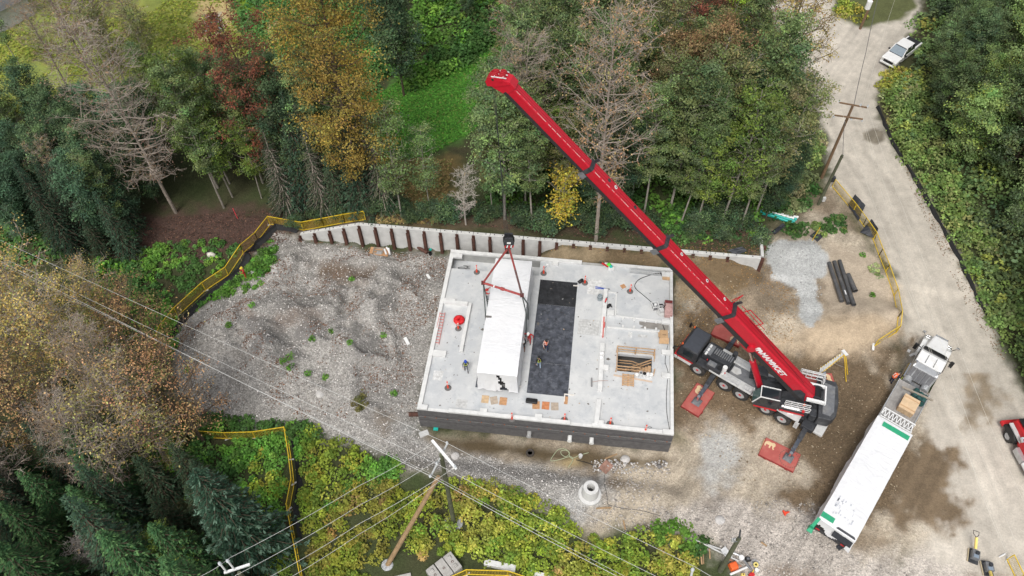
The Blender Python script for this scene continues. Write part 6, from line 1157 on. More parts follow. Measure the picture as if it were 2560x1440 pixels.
wire([(-250, 519, ZA), (1092, 1160, ZA), (1700, 1470, 11.4)], 'second wire across the gravel yard from the top')
wire([(-250, 525, ZA), (1076, 1190, ZA), (1620, 1480, 11.4)], 'lower of the close pair of wires crossing the gravel yard', .016)
wire([(-250, 535, ZA - .4), (1072, 1182, ZA - .4), (1640, 1480, 11.2)], 'upper of the close pair of wires crossing the gravel yard', .010)
wire([(1082, 1108, ZA + .2), (900, 1213, 11.9), (575, 1394, 12.0), (480, 1450, 12)], 'wire from the left end of the white crossarm down to the bottom left pole')
wire([(1092, 1150, ZA), (900, 1262, 11.9), (590, 1438, 12.0), (520, 1480, 12)], 'second wire from the grey pole down to the bottom left pole')
wire([(1138, 1168, ZA + .3), (900, 1308, 11.9), (640, 1460, 12.0)], 'wire from the right end of the white crossarm to the lower left')
wire([(1096, 1205, 11.0), (900, 1334, 10.8), (660, 1480, 10.8)], 'lowest wire running from the brace pole to the lower left', .012)
wire([(2135, 262, 9.9), (2165, 130, 9.6), (2196, -10, 9.6)], 'dark wire from the brown roadside pole to the far junction', .03, DWIRE)
wire([(2157, 262, 9.8), (2205, 100, 9.6), (2240, -10, 9.6)], 'thin pale wire from the brown roadside pole to the far trees', .009, PWIRE); wire([(2112, 300, 8.6), (2107, 388, 7.4)], 'dark wire dropping from the brown pole to the short green pole', .025, DWIRE, .1)
wire([(2097, 256, 9.8), (2310, 820, 10.5), (2545, 1440, 11), (2600, 1580, 11)], 'left one of the pale wires hanging above the dirt road', .009, PWIRE, .4)
wire([(2150, 264, 9.8), (2330, 790, 10.5), (2600, 1500, 11)], 'middle one of the pale wires hanging above the dirt road', .009, PWIRE, .4)
wire([(2168, 268, 9.8), (2392, 850, 10.5), (2640, 1420, 11)], 'right one of the pale wires hanging above the dirt road', .009, PWIRE, .4)
wire([(2157, 297, 9.0), (2290, 760, 9.5), (2420, 1130, 10), (2560, 1470, 10)], 'lowest pale wire above the dirt road, passing over the white truck', .009, PWIRE, .4)
wire([(2086, 288, 9.0), (2040, 340, 6), (1998, 375, 3)], 'thin stay wire from the brown pole to the left bushes', .009, PWIRE, .1)

# ---------------------------------------------------------------- other things on the ground
c = G(1474, 1238); o = thing('concrete_manhole', 'pale concrete manhole cone with round base standing on grey gravel', 'manhole', c); CM = M('precast_concrete', (.60, .595, .58), .8, var=.08, dirt=(.42, .42, .4), dscale=2, damt=.5)
MB().lathe((0, 0, 0), [(.92, -.1), (.92, .28), (.86, .32), (.66, .34)], 32).build('base_slab', CM, o, smooth=False); MB().lathe((0, 0, 0), [(.68, .34), (.66, .8), (.60, 1.5), (.60, 1.56), (.56, 1.58), (.32, 1.58), (.30, 1.2), (.30, .5)], 32).build('cone', CM, o); MB().cyl((0, 0, .6), (0, 0, .7), .32, n=18).build('shaft_bottom', M('dark_hole', (.05, .05, .05), .9), o)
c = G(1325, 1134); o = thing('old_tyre', 'old black tyre lying in the muddy trench in front of the foundation', 'tyre', c); MB().lathe((0, 0, .12), [(.2, -.1), (.33, -.12), (.36, 0), (.33, .12), (.2, .1), (.2, -.1)], 22).build('tyre', M('muddy_rubber', (.06, .05, .042), .85, var=.3), o)
c = G(1451, 1143); o = thing('bucket', 'small white bucket in the muddy trench beside a loose hose', 'bucket', c); MB().lathe((0, 0, 0), [(.14, 0), (.17, .36), (.15, .36), (.12, .05), (0, .05)], 14).build('pail', WHITE, o)
GH = M('pale_green_hose', (.36, .40, .26), .6); cable([(1420, 1170), (1432, 1150), (1424, 1142), (1396, 1150), (1377, 1152), (1384, 1138), (1396, 1124), (1412, 1123), (1424, 1133), (1414, 1142), (1403, 1135), (1404, 1127), (1420, 1128), (1428, 1146), (1450, 1138), (1472, 1132)], 'loose pale green hose coiled in the muddy trench', .03, GH, 'garden_hose', 'hose', None)
cable([(1440, 1150), (1470, 1158), (1495, 1168)], 'black hose end running across the trench to a dark fitting', .03, None, 'hose', 'hose', None)
cable([(1512, 1188), (1512, 1215), (1518, 1245), (1522, 1262), (1560, 1272), (1600, 1276), (1650, 1290)], 'dark hose lying on the gravel past the manhole', .025, M('grey_rubber', (.12, .115, .11), .8), 'hose', 'hose', None)
BP = M('black_pipe', (.075, .075, .078), .55, var=.2, dirt=(.22, .20, .18), dscale=1.5, damt=.5)
for i, (p, q, r, lab) in enumerate([((2071, 660), (2103, 757), .19, 'leftmost long black pipe of the bundle on the sand'), ((2084, 657), (2120, 762), .19, 'middle long black pipe of the bundle on the sand'), ((2097, 655), (2133, 766), .19, 'third long black pipe of the bundle, right of the middle one'), ((2117, 690), (2136, 732), .24, 'short fat black pipe at the right of the bundle')]):
    a, b = G(*p, r + .02), G(*q, r + .02); o = thing('black_pipe', lab, 'pipe', a, 0, 'black drain pipes on the sand'); d = Vector(b - a); MB().cyl((0, 0, 0), d, r, n=14, cap=False).build('pipe_wall', BP, o); MB().cyl(d * .97, d * 1.0, r * 1.1, n=14, cap=False).build('collar', BP, o); MB().cyl(d * .03, d * .96, r * .9, n=12).build('bore', BLACK, o)
    if i == 1: MB().bar(d * .72 + Vector((-.05, 0, r)), d * .82 + Vector((-.05, 0, r)), .1, .02).build('label_strip', WHITE, o)
TEAL = M('turquoise_pvc', (.02, .42, .36), .45, var=.08)
for k in range(7):
    z = .1 + .17 * (k // 4); a, b = G(1893 + (k % 4) * 3, 534 - (k % 4) * 1.5 - 3, z), G(1983 + (k % 4) * 4 - (k // 4) * 8, 560 - (k % 4) * 5, z); o = thing('drain_pipe', ['first turquoise pipe of the stack by the woods, frontmost', 'second turquoise pipe of the stack by the woods', 'third turquoise pipe of the stack by the woods', 'rear white pipe at the bottom of the turquoise stack', 'turquoise pipe on top of the stack, front', 'turquoise pipe on top of the stack, middle', 'white pipe on top of the turquoise stack'][k], 'pipe', a, 0, 'turquoise and white drain pipes by the woods'); d = Vector(b - a); m_ = WHITE if k in (3, 6) else TEAL
    MB().cyl((0, 0, 0), d, .12, n=10, cap=False).build('pipe_wall', m_, o); MB().cyl(d * .95, d, .145, n=10, cap=False).build('socket', m_, o); MB().cyl(d * .02, d * .97, .105, n=8).build('bore', BLACK, o)
# yellow step ladder
a, b, tp_ = G(2048, 930), G(2117, 945), P(2112, 882, 1.9); o = thing('step_ladder', 'yellow and white A frame step ladder standing beside the crane counterweight', 'ladder', a); q = tp_ - a; rv = np.array([.18, .40, 0])
for s in (-1, 1): MB().bar(rv * s * .9, q + rv * s * .5, .05, .1).build('front_rail', YEL, o); MB().bar((b - a) + rv * s * .9, q + rv * s * .5, .05, .08).build('rear_rail', YEL, o)
for k in range(10): u = .06 + k * .092; MB().bar(q * u + rv * (-.9 + .4 * u), q * u + rv * (.9 - .4 * u), .17, .04).build('step', M('ladder_step', (.66, .66, .64), .5), o)
MB().rbox(tuple(q), (.3, .6, .08), .4).build('top_cap', WHITE, o); MB().bar(q * .5, (b - a) + (q - (b - a)) * .4, .02).build('spreader', ALU, o)
# interlocking concrete blocks and slabs at the bottom
LB = M('block_concrete', (.40, .385, .36), .85, var=.12, dirt=(.27, .26, .24), dscale=1.5, damt=.5)
for i, (px, py, lab) in enumerate([(1133, 1412, 'rightmost of the three big concrete blocks, with two knobs on top'), (1112, 1428, 'middle of the three big concrete blocks, flat topped with a lifting ring'), (1090, 1445, 'leftmost of the three big concrete blocks, cut by the bottom edge')]):
    c = G(px, py); o = thing('concrete_block', lab, 'concrete block', c, R2(-52), 'big concrete blocks at the bottom edge'); MB().box(-.75, .75, -.36, .36, -.05, .75).build('block', LB, o, bevel=.05)
    for q in (-.38, .38) if i != 1 else (): MB().tbox(q - .16, q + .16, -.16, .16, .75, .86, .06, .06).build('knob', LB, o, bevel=.02)
    MB().path([(.08 * math.cos(a * .7) + (.0), .08 * math.sin(a * .7), .77) for a in range(9)], .02, 5).build('lifting_ring', RUST, o)
for px, py, L_, lab in ((1250, 1416, 2.4, 'long white concrete slab behind the bottom yellow fence'), (1350, 1442, 1.5, 'short white concrete slab at the bottom edge'), (1005, 1445, 1.4, 'low grey concrete slab lying left of the big blocks')):
    c = G(px, py); o = thing('concrete_slab', lab, 'concrete slab', c, R2(-12 if px > 1100 else 12)); MB().box(-L_ / 2, L_ / 2, -.22, .22, -.05, .45 if px > 1100 else .15).build('slab', RIM if px > 1100 else LB, o, bevel=.03)
# pallet with offcuts by the retaining wall
c = G(950, 631); o = thing('pallet', 'pallet of offcuts and white rolls in front of the retaining wall', 'pallet', c, R2(-6)); MB().box(-1.0, .9, -.5, .5, .1, .16).build('deck', PLY, o)
for x in (-.9, 0, .8): MB().box(x - .06, x + .06, -.5, .5, 0, .1).build('bearer', WOOD, o)
for q, w in ((-.35, .1), (0, .1), (.3, .1)): MB().box(-.6, .3, q, q + w, .161, .26).build('timber_offcut', M('grey_timber', (.3, .26, .21)), o)
for x in (-.65, .3): MB().box(x, x + .08, -.35, .4, .262, .34).build('timber_offcut', M('grey_timber', (.3, .26, .21)), o)
MB().box(-.25, .25, -.42, -.1, .162, .3).build('tray', ALU, o)
for k, (p, q) in enumerate([((.45, .2, .3), (.75, -.4, .3)), ((.62, .45, .3), (.95, .0, .3)), ((.85, .3, .34), (1.1, -.4, .3))]): MB().cyl(p, q, .1, n=10).build('white_roll', WHITE, o)
# cut pile ends by the wall
for p, q, r, lab in (((1045, 618), (1068, 632), .17, 'rusty pipe offcut lying by the retaining wall'), ((1018, 612), (1044, 612), .17, 'rusty crosspiece on the foot of a pile at the retaining wall')):
    a, b = P(*p, .3), P(*q, .3); o = thing('pipe_offcut', lab, 'pipe', a); MB().cyl((0, 0, 0), Vector(b - a), r, n=12).build('tube', RUST, o)
a, b = P(1075, 625, .25), P(1081, 618, .25); o = thing('pipe_offcut', 'short turquoise pipe offcut by the retaining wall', 'pipe', a); MB().cyl((0, 0, 0), Vector(b - a) * 1.2, .13, n=12).build('tube', TEAL, o)
c = G(1076, 637); o = thing('bucket', 'black bucket standing on the gravel by the retaining wall', 'bucket', c); MB().lathe((0, 0, 0), [(.14, 0), (.17, .34), (.15, .34), (.12, .05), (0, .05)], 14).build('pail', BLACK, o)
a, b = P(1148, 622, .2), P(1203, 632, .2); o = thing('steel_beam', 'white beam lying between the retaining wall and the foundation', 'beam', a); MB().bar((0, 0, 0), Vector(b - a), .22, .16).build('beam', WHITE, o)
# crawler compactors at the lower right corner
for i, (px, py, rz, lab) in enumerate([(2432, 1392, R2(-25), 'grey plate compactor with a yellow handle column at the lower right'), (2466, 1422, R2(-8), 'grey plate compactor cut by the bottom edge, right of the other')]):
    c = G(px, py); o = thing('plate_compactor', lab, 'compactor', c, rz, 'plate compactors at the lower right'); MB().hexa([(-.3, -.55, .0), (.3, -.55, 0), (.3, .5, .0), (-.3, .5, .0), (-.34, -.62, .2), (.34, -.62, .2), (.34, .55, .2), (-.34, .55, .2)]).build('base_plate', CHAR, o, bevel=.03)
    MB().box(-.42, -.35, -.55, .5, .05, .14).build('side_rail', M('rail_tan', (.5, .42, .28), .7), o); MB().box(-.28, .28, -.35, .35, .2, .62).build('engine', GREYM, o, bevel=.05); MB().cyl((.05, .1, .62), (.05, .1, .75), .14, n=12).build('air_filter', CHAR, o); MB().box(-.2, .15, -.3, -.05, .62, .7).build('fuel_tank', M('tank_blue_grey', (.22, .27, .33), .5), o, bevel=.02)
    s = 1 if i == 0 else -1; MB().bar((-.1, s * .4, .6), (-.25, s * 1.15, .95), .16).build('handle_column', M('pale_yellow', (.75, .58, .16), .5), o); t = MB(); t.path([(-.27, s * 1.15, .95), (-.5, s * 1.35, 1.0), (-.52, s * 1.62, 1.0), (-.12, s * 1.62, 1.0), (-.12, s * 1.35, 1.0), (-.27, s * 1.15, .95)], .025, 6); t.build('handle_bar', BLACK, o)
a, b = G(2497, 1393, .06), G(2512, 1385, .06); o = thing('white_tube', 'short white plastic tube on the ground by the corner fence', 'tube', a); MB().cyl((0, 0, 0), Vector(b - a), .06, n=8).build('tube', WHITE, o)
# tool heap around the green pole
def piece(name, lab, cat, px, py, fn, rz=0, grp=None): c = G(px, py); o = thing(name, lab, cat, c, rz, grp); fn(o); return o
for i, (p, q, m_, r, lab) in enumerate([((1735, 1352), (1808, 1377), LGREY, .07, 'upper of two long grey conduits by the green pole'), ((1738, 1352), (1845, 1405), LGREY, .07, 'lower of two long grey conduits by the green pole'), ((1826, 1383), (1852, 1393), ALU, .09, 'short grey conduit right of the green pole'), ((1824, 1438), (1866, 1420), WHITE, .09, 'white pipe lying at the bottom of the tool heap'), ((1748, 1358), (1754, 1412), WOOD, .06, 'first timber stake from the left by the conduits'), ((1755, 1362), (1758, 1412), PT, .05, 'second timber stake from the left by the conduits'), ((1773, 1373), (1774, 1398), WOOD, .05, 'short timber stake right of the other two'), ((1822, 1400), (1852, 1418), M('rusty_wood', (.35, .16, .1), .8), .05, 'reddish timber lying in the tool heap'), ((1856, 1402), (1876, 1425), GREYM, .1, 'grey channel lying in the tool heap')]):
    a, b = G(*p, r + .08 + .04 * (i % 3)), G(*q, r + .08 + .05 * (i % 2)); o = thing('loose_bar', lab, 'pipe' if 'pipe' in lab or 'conduit' in lab else 'timber', a); MB().cyl((0, 0, 0), Vector(b - a), r, n=8).build('bar', m_, o)
piece('plastic_bin', 'bright orange plastic bin lid in the tool heap', 'bin', 1832, 1418, lambda o: (MB().tbox(-.34, .34, -.3, .3, 0, .5, .05, .05).build('bin', ORANGE, o, bevel=.08), MB().box(-.2, .2, -.15, .15, .5, .52).build('lid_panel', ORANGE, o)), .3)
piece('bucket', 'white lidded bucket behind the orange bin', 'bucket', 1851, 1398, lambda o: (MB().lathe((0, 0, 0), [(.17, 0), (.19, .4), (.2, .42)], 16).build('pail', WHITE, o), MB().cyl((0, 0, .4), (0, 0, .44), .2, n=16).build('lid', WHITE, o)))
piece('battery_case', 'small black battery case behind the tool heap', 'case', 1868, 1400, lambda o: (MB().box(-.18, .18, -.16, .16, 0, .3).build('case', BLACK, o, bevel=.03), MB().box(-.1, .1, -.08, .08, .3, .34).build('handle', GREYM, o)))
piece('tub', 'clear grey tub holding a yellow tape roll', 'tub', 1885, 1412, lambda o: (MB().lathe((0, 0, 0), [(.2, 0), (.3, .35), (.27, .35), (.18, .05), (0, .05)], 18).build('tub', M('clear_grey', (.42, .42, .43), .4), o), MB().lathe((.02, -.12, .36), [(.09, 0), (.19, 0), (.19, .1), (.09, .1), (.09, 0)], 16).build('tape_roll', M('tape_yellow', (.72, .6, .2), .5), o)))
piece('bucket', 'small white bucket with orange contents at the heap edge', 'bucket', 1890, 1428, lambda o: (MB().lathe((0, 0, 0), [(.13, 0), (.16, .3), (.14, .3)], 14).build('pail', WHITE, o), MB().cyl((0, 0, .2), (0, 0, .27), .14, n=14).build('contents', DEL, o)))
piece('fuel_can', 'red fuel can standing in the tool heap at the bottom edge', 'fuel can', 1877, 1440, lambda o: (MB().box(-.2, .2, -.15, .15, 0, .45).build('can', REDP, o, bevel=.06), MB().cyl((.1, .1, .45), (.25, .2, .6), .04, n=8).build('spout', YEL, o)), .4)
piece('fuel_can', 'yellow can standing in the tool heap at the bottom edge', 'fuel can', 1856, 1440, lambda o: (MB().box(-.15, .15, -.12, .12, 0, .35).build('can', M('pale_yellow', (.75, .58, .16)), o, bevel=.05), MB().cyl((0, 0, .35), (0, 0, .42), .04, n=8).build('cap', BLACK, o)))
piece('cardboard_sheet', 'white sheet of cardboard leaning at the green pole', 'sheet', 1815, 1385, lambda o: MB().rbox((0, 0, .2), (.5, .9, .03), .6, .3).build('sheet', WHITE, o))
piece('broken_cone', 'crushed orange cone lying on the dirt left of the trailer', 'cone', 1966, 1284, lambda o: (MB().path([(-.2, 0, .1), (.25, .1, .12)], .14, 8, .03).build('cone', DEL, o), MB().rbox((-.2, 0, .08), (.1, .4, .3), .2).build('base', DEL, o)))
piece('steel_plate', 'rusty square plate lying on the rubble by the trench', 'plate', 1515, 1168, lambda o: MB().rbox((0, 0, .08), (1.0, .8, .04), .3, .1).build('plate', M('rusty_plate', (.28, .16, .12), .8, var=.3), o), .5)
for p, q, lab in (((1512, 1148), (1543, 1136), 'grey timber lying at the right end of the trench'), ((1490, 1272), (1528, 1270), 'pale timber lying below the manhole'), ((1558, 1302), (1563, 1325), 'brown board standing in the bank above the bushes'), ((1902, 1356), (1916, 1366), 'small pale board on the gravel near the green pole')):
    a, b = G(*p, .08), G(*q, .08); o = thing('loose_timber', lab, 'timber', a); MB().bar((0, 0, 0), Vector(b - a), .12, .06).build('board', PT, o)
piece('white_scrap', 'crumpled white plastic scraps on the road by the white truck', 'scrap', 2280, 888, lambda o: (MB().rbox((0, 0, .1), (.5, .2, .2), .4, .3).build('scrap', WHITE, o), MB().rbox((-.2, .4, .08), (.25, .25, .15), .9).build('scrap', WHITE, o)))
piece('plastic_sack', 'white sack lying in the green weeds on the left', 'sack', 531, 641, lambda o: (MB().path([(-.35, -.05, .25), (0, .05, .3), (.35, -.1, .2)], .28, 9, .2).build('sack', M('sack_white', (.66, .62, .54), .7, var=.12), o, smooth=True), MB().rbox((-.35, .2, .3), (.3, .25, .2)).build('opening', CHAR, o)))
piece('marker_stake', 'red marker stake standing in the dark wood edge', 'stake', 594, 546, lambda o: MB().bar((0, 0, 0), (-.1, .1, 1.4), .06).build('stake', M('pink_paint', (.7, .06, .08), .5), o))
piece('broken_sheet', 'crumpled white sheet on the gravel left of the foundation', 'scrap', 1017, 854, lambda o: MB().rbox((0, 0, .1), (.3, .8, .04), .5, .2).build('sheet', WHITE, o))
piece('broken_sheet', 'white offcut lying at the gravel by the upper left wall', 'scrap', 1071, 692, lambda o: MB().rbox((0, 0, .06), (.25, .6, .04), .6, .1).build('sheet', WHITE, o))
piece('paving_slab', 'pale slab and turquoise scrap at the front left corner of the foundation', 'slab', 1060, 1085, lambda o: (MB().rbox((0, 0, .06), (.8, .5, .1), .4).build('slab', LGREY, o), MB().rbox((1.0, .4, .1), (.4, .25, .12), -.1).build('scrap', TEAL, o)))
piece('pipe_offcut', 'rusty pipe end sticking out at the front left corner of the foundation', 'pipe', 1032, 1040, lambda o: MB().cyl((-.3, 0, .3), (.6, 0, .3), .2, n=12).build('tube', RUST, o))
for i, (px, py, lab) in enumerate([(629, 683, 'pair of pale boulders at the left edge of the gravel yard'), (686, 681, 'flat white boulder near the weeds in the gravel yard'), (1138, 1140, 'grey boulder beside the grey pole top'), (800, 985, 'pale boulder in the lower gravel yard'), (1800, 1300, 'white boulder on the dirt above the green pole'), (1564, 1148, 'pale boulder in the rubble bank by the trench')]):
    c = G(px, py); o = thing('boulder', lab, 'boulder', c, i); bmx = bmesh.new(); bmesh.ops.create_icosphere(bmx, subdivisions=2, radius=.4)
    for v in bmx.verts: v.co *= 1 + .35 * (float(fbm(v.co.x * 3 + i * 7, v.co.y * 3 + v.co.z * 2, 1, 3, 50)) - .5); v.co.z *= .6
    me = bpy.data.meshes.new('rock'); bmx.to_mesh(me); bmx.free(); me.materials.append(M('pale_rock', (.5, .48, .46), .85, var=.2)); link('rock', me, o)
# far house corner at the upper left
c = P(20, 55, 0); o = thing('house', 'corner of a grey roofed house at the upper left edge', 'house', c, R2(-35)); MB().box(-7, 1.6, -3, 3, -.3, 2.8).build('wall', M('house_wall', (.5, .5, .5), .8), o); RF_ = M('grey_roof', (.17, .175, .185), .8, var=.15, scale=2)
MB().hexa([(-7.3, -3.4, 2.7), (2, -3.4, 2.7), (2, 3.4, 2.7), (-7.3, 3.4, 2.7), (-7.3, -.05, 4.4), (1.2, -.05, 4.4), (1.2, .05, 4.4), (-7.3, .05, 4.4)]).build('roof', RF_, o); MB().hexa([(-4, -2.2, 3.3), (-1.5, -2.2, 3.3), (-1.5, -1.2, 3.82), (-4, -1.2, 3.82), (-4, -2.25, 3.4), (-1.5, -2.25, 3.4), (-1.5, -1.25, 3.92), (-4, -1.25, 3.92)]).build('skylight', WHITE, o)
# ---------------------------------------------------------------- vegetation
def unit(v): return v / (np.linalg.norm(v, axis=-1, keepdims=True) + 1e-9)
def leaf_quads(c, nrm, size, asp=.62, drift=None):
    n = len(c); r = rng.normal(size=(n, 3)) if drift is None else drift + rng.normal(size=(n, 3)) * .25
    a = unit(r - nrm * (r * nrm).sum(1, keepdims=True)); b = np.cross(nrm, a); s = size[:, None]
    v = np.stack([c - a * s * .5, c + b * s * asp * .5 + nrm * s * .06, c + a * s * .5, c - b * s * asp * .5 + nrm * s * .06], 1)
    return v.reshape(-1, 3)
def crown_mesh(name, c, out, size, col, m, up=.8, asp=.62, drift=None, spread=.7):
    nrm = unit(np.array([0, 0, up]) + out * .55 + rng.normal(size=c.shape) * spread); nrm[:, 2] = np.abs(nrm[:, 2]) * .9 + nrm[:, 2] * .1
    v = leaf_quads(c, unit(nrm), size, asp, drift); q = np.arange(len(v)).reshape(-1, 4)
    return np_mesh(name, v, q, np.repeat(col, 4, 0), m)
def pal_pick(pal, n):
    cols = np.array([p[0] for p in pal]); w = np.array([p[1] for p in pal], float); return cols[rng.choice(len(pal), n, p=w / w.sum())]
def bark(name, c, patch): return M(name, c, .85, var=.25, scale=2.5, dirt=patch, dscale=1.5, damt=.7)
B_GREY = bark('grey_bark', (.30, .27, .23), (.12, .11, .08)); B_BROWN = bark('brown_bark', (.11, .08, .055), (.06, .05, .03)); B_TWIG = bark('pale_twig', (.33, .28, .235), (.2, .15, .11)); B_MOSS = bark('mossy_bark', (.13, .095, .045), (.09, .09, .025)); B_WHITE = bark('pale_dead_wood', (.42, .38, .33), (.26, .23, .2))
def broadleaf(H, cb, R, nb, nl, ls, pal, brk, clump=.6, sub=4, twig=0, tr=.2, peak=.38, lean=.0, upk=.5, jit=.3, even=False):
    t = MB(); pts = []; bx, by = rng.normal(0, .4, 2); 
    for i in range(8): s = i / 7; pts.append((lean * s * s * H + bx * math.sin(s * 3.3) * s, by * math.sin(s * 4 + 1) * s, H * .96 * s - .3 * (i == 0)))
    P_ = np.array(pts); at = lambda s: np.array([np.interp(s, np.linspace(0, 1, 8), P_[:, k]) for k in range(3)])
    t.path(pts, tr, 7, .03); cl = []; cw = []
    for i in range(nb):
        s = cb + (.97 - cb) * ((i + rng.random()) / nb); az = i * 2.4 + rng.normal(0, .3); k = (s - cb) / (1 - cb)
        rad = R * math.sqrt(max(.03, 1 - ((k - peak) / (peak if k < peak else 1.02 - peak)) ** 2 * (.8 if k < peak else 1))) * (1 + jit * rng.normal() * .6)
        rad = max(.3, rad); b0 = at(s); dr = np.array([math.cos(az), math.sin(az), 0]); e = b0 + dr * rad + np.array([0, 0, rad * (upk + .3 * rng.normal() * .5 + .25 * k)])
        mid = b0 * .5 + e * .5 + np.array([0, 0, -.08 * rad]); r0 = max(.02, tr * (1 - s) * .5 + .02)
        t.path([tuple(b0), tuple(mid), tuple(e)], r0, 4, .012)
        cl.append(e); cw.append(1)
        for j in range(sub):
            f = .3 + .7 * (j + rng.random()) / sub; p = (b0 * (1 - f) + e * f) if f > .5 else (b0 * (1 - f) + mid * f); d = dr * .6 + rng.normal(0, .8, 3); d[2] = abs(d[2]) * .5 + .1; L_ = rad * .42 * (1.15 - .4 * f) + .25; q = p + unit(d) * L_
            t.path([tuple(p), tuple((p + q) / 2 + rng.normal(0, .06, 3)), tuple(q)], r0 * .45 + .008, 3, .008); cl.append(q); cw.append(1); cl.append((p + q) / 2); cw.append(.7)
            for w_ in range(twig):
                g = .2 + .8 * rng.random(); a = p * (1 - g) + q * g; d2 = unit(dr * .5 + rng.normal(0, 1, 3) + np.array([0, 0, .3])) * (.35 + .5 * rng.random()) * (R / 4 + .4); t.path([tuple(a), tuple(a + d2 * .5 + rng.normal(0, .05, 3)), tuple(a + d2)], .016, 3, .009)
    me = t.mesh('trunk', fix=False); me.materials.append(brk)
    cl = np.array(cl); cw = np.array(cw); cw = cw * rng.lognormal(0, .3 if even else .75, len(cw)); idx = rng.choice(len(cl), nl, p=cw / cw.sum())
    ccol = pal_pick(pal, len(cl)) * rng.uniform(.75, 1.25, (len(cl), 1)) * (1 + rng.normal(0, .06, (len(cl), 3)))
    off = rng.normal(size=(nl, 3)) * clump; off[:, 2] *= .6; c = cl[idx] + off
    ax = np.stack([np.interp(c[:, 2], P_[:, 2], P_[:, 0]), np.interp(c[:, 2], P_[:, 2], P_[:, 1]), c[:, 2] - .5 - .1 * R], 1); out = unit(c - ax)
    col = ccol[idx] * rng.lognormal(0, .2, (nl, 1)); size = ls * rng.uniform(.6, 1.35, nl)
    return me, crown_mesh('crown', c, out, size, col, LEAF)
def conifer(H, R, pal, brk, cb=.08, droop=.35, ws=.42, dens=1.0, ls=.42, power=.85, tip=None):
    t = MB().path([(0, 0, -.3), (.05, 0, H * .5), (0, .05, H * .98)], .02 * H * .8, 7, .02); C_, N_, D_, S_, K_ = [], [], [], [], []
    z = H * cb; i = 0
    while z < H * .985:
        k = (z / H - cb) / (1 - cb); L_ = R * (1 - k) ** power * rng.uniform(.8, 1.12) + .15; nbr = 6 if k < .7 else 5
        for b in range(nbr):
            az = b * 2 * math.pi / nbr + i * .7 + rng.normal(0, .15); dr = np.array([math.cos(az), math.sin(az), 0]); sd = np.array([-dr[1], dr[0], 0]); L2 = L_ * rng.uniform(.75, 1.1); dp = droop * rng.uniform(.6, 1.3) * (1 - .5 * k)
            if L2 > .8: t.path([(0, 0, z), tuple(dr * L2 * .5 + np.array([0, 0, z - dp * L2 * .2])), tuple(dr * L2 * .9 + np.array([0, 0, z - dp * L2 * .75]))], .03 + .008 * L2, 3, .01)
            n = max(5, int(L2 * 13 * dens)); u = rng.uniform(.08, 1, n); w = (rng.random(n) - .5) * 2; wid = .30 * L2 * (1 - u) + .12 + .06 * L2 * (u < .8)
            p = dr * (u * L2)[:, None] + sd * (w * wid)[:, None]; p[:, 2] = z - dp * L2 * u ** 1.6 - np.abs(w) * .12 + rng.normal(0, .05, n)
            C_.append(p); D_.append(dr * .9 + sd * (np.sign(w) * .6)[:, None] + np.array([0, 0, -.35])); N_.append(np.tile(dr * .3, (n, 1))); S_.append(ls * rng.uniform(.7, 1.3, n) * (.55 + .45 * (1 - k)))
            cc = np.tile(pal_pick(pal, 1) * rng.uniform(.8, 1.2), (n, 1)) * rng.lognormal(0, .18, (n, 1))
            if tip is not None: f = sstep(.84, 1, u)[:, None]; cc = cc * (1 - f) + np.array(tip) * f * rng.lognormal(0, .2, (n, 1))
            K_.append(cc)
        z += ws * rng.uniform(.75, 1.2) * (1 - .4 * k); i += 1
    me = t.mesh('trunk', fix=False); me.materials.append(brk); C_, N_, D_, S_, K_ = [np.concatenate(a) for a in (C_, N_, D_, S_, K_)]
    return me, crown_mesh('crown', C_, N_, S_, K_, NEEDLE, up=1.0, asp=.34, drift=D_, spread=.45)
GR1 = [((.12, .165, .068), 3), ((.155, .205, .075), 2), ((.085, .13, .06), 2)]; GR2 = [((.15, .22, .05), 3), ((.20, .27, .055), 2), ((.11, .17, .05), 2)]; GRD = [((.075, .115, .058), 3), ((.10, .148, .066), 2), ((.045, .08, .045), 2)]; MAPD = [((.12, .17, .075), 3), ((.15, .21, .08), 2), ((.08, .115, .06), 2)]
GRB = [((.07, .125, .072), 3), ((.09, .15, .085), 2)]; OLV = [((.19, .19, .085), 2), ((.125, .15, .06), 3), ((.2, .19, .075), 1)]; GOLD = [((.36, .26, .06), 3), ((.30, .21, .055), 3), ((.41, .31, .08), 1), ((.24, .20, .06), 1.5)]
BRN_ = [((.28, .18, .095), 3), ((.22, .14, .075), 2), ((.33, .23, .11), 1), ((.2, .18, .08), 1)]; RDB = [((.20, .075, .045), 3), ((.16, .06, .04), 2), ((.25, .11, .06), 1)]; ORG = [((.46, .33, .12), 3), ((.40, .27, .11), 2), ((.46, .37, .11), 2), ((.28, .28, .10), 2)]; ORG2 = [((.47, .30, .14), 3), ((.42, .24, .12), 2), ((.34, .29, .12), 2)]
TAN = [((.30, .22, .14), 2), ((.24, .17, .10), 2)]; MAPL = [((.16, .225, .08), 3), ((.20, .275, .085), 2), ((.12, .17, .07), 2), ((.28, .32, .08), .7)]
KIND = {}
def kind(nm, H, mk): KIND[nm] = dict(H=H, me=mk)
kind('alder', 17.8, broadleaf(17.8, .22, 1.79, 48, 13775, .20, GR1, B_GREY, .29, tr=.13))
kind('alder_tall', 20.4, broadleaf(20.4, .32, 1.68, 45, 12325, .20, GR1, B_GREY, .28, tr=.14, jit=.45))
kind('alder_light', 16.1, broadleaf(16.1, .3, 1.79, 43, 7540, .20, GR2, B_GREY, .29, jit=.45, tr=.12))
kind('alder_dark', 16.1, broadleaf(16.1, .15, 2.02, 48, 15950, .21, GRD, B_BROWN, .33, tr=.13))
kind('blue_green', 12.8, broadleaf(12.8, .12, 1.99, 36, 12600, .21, GRB, B_BROWN, .34, tr=.13))
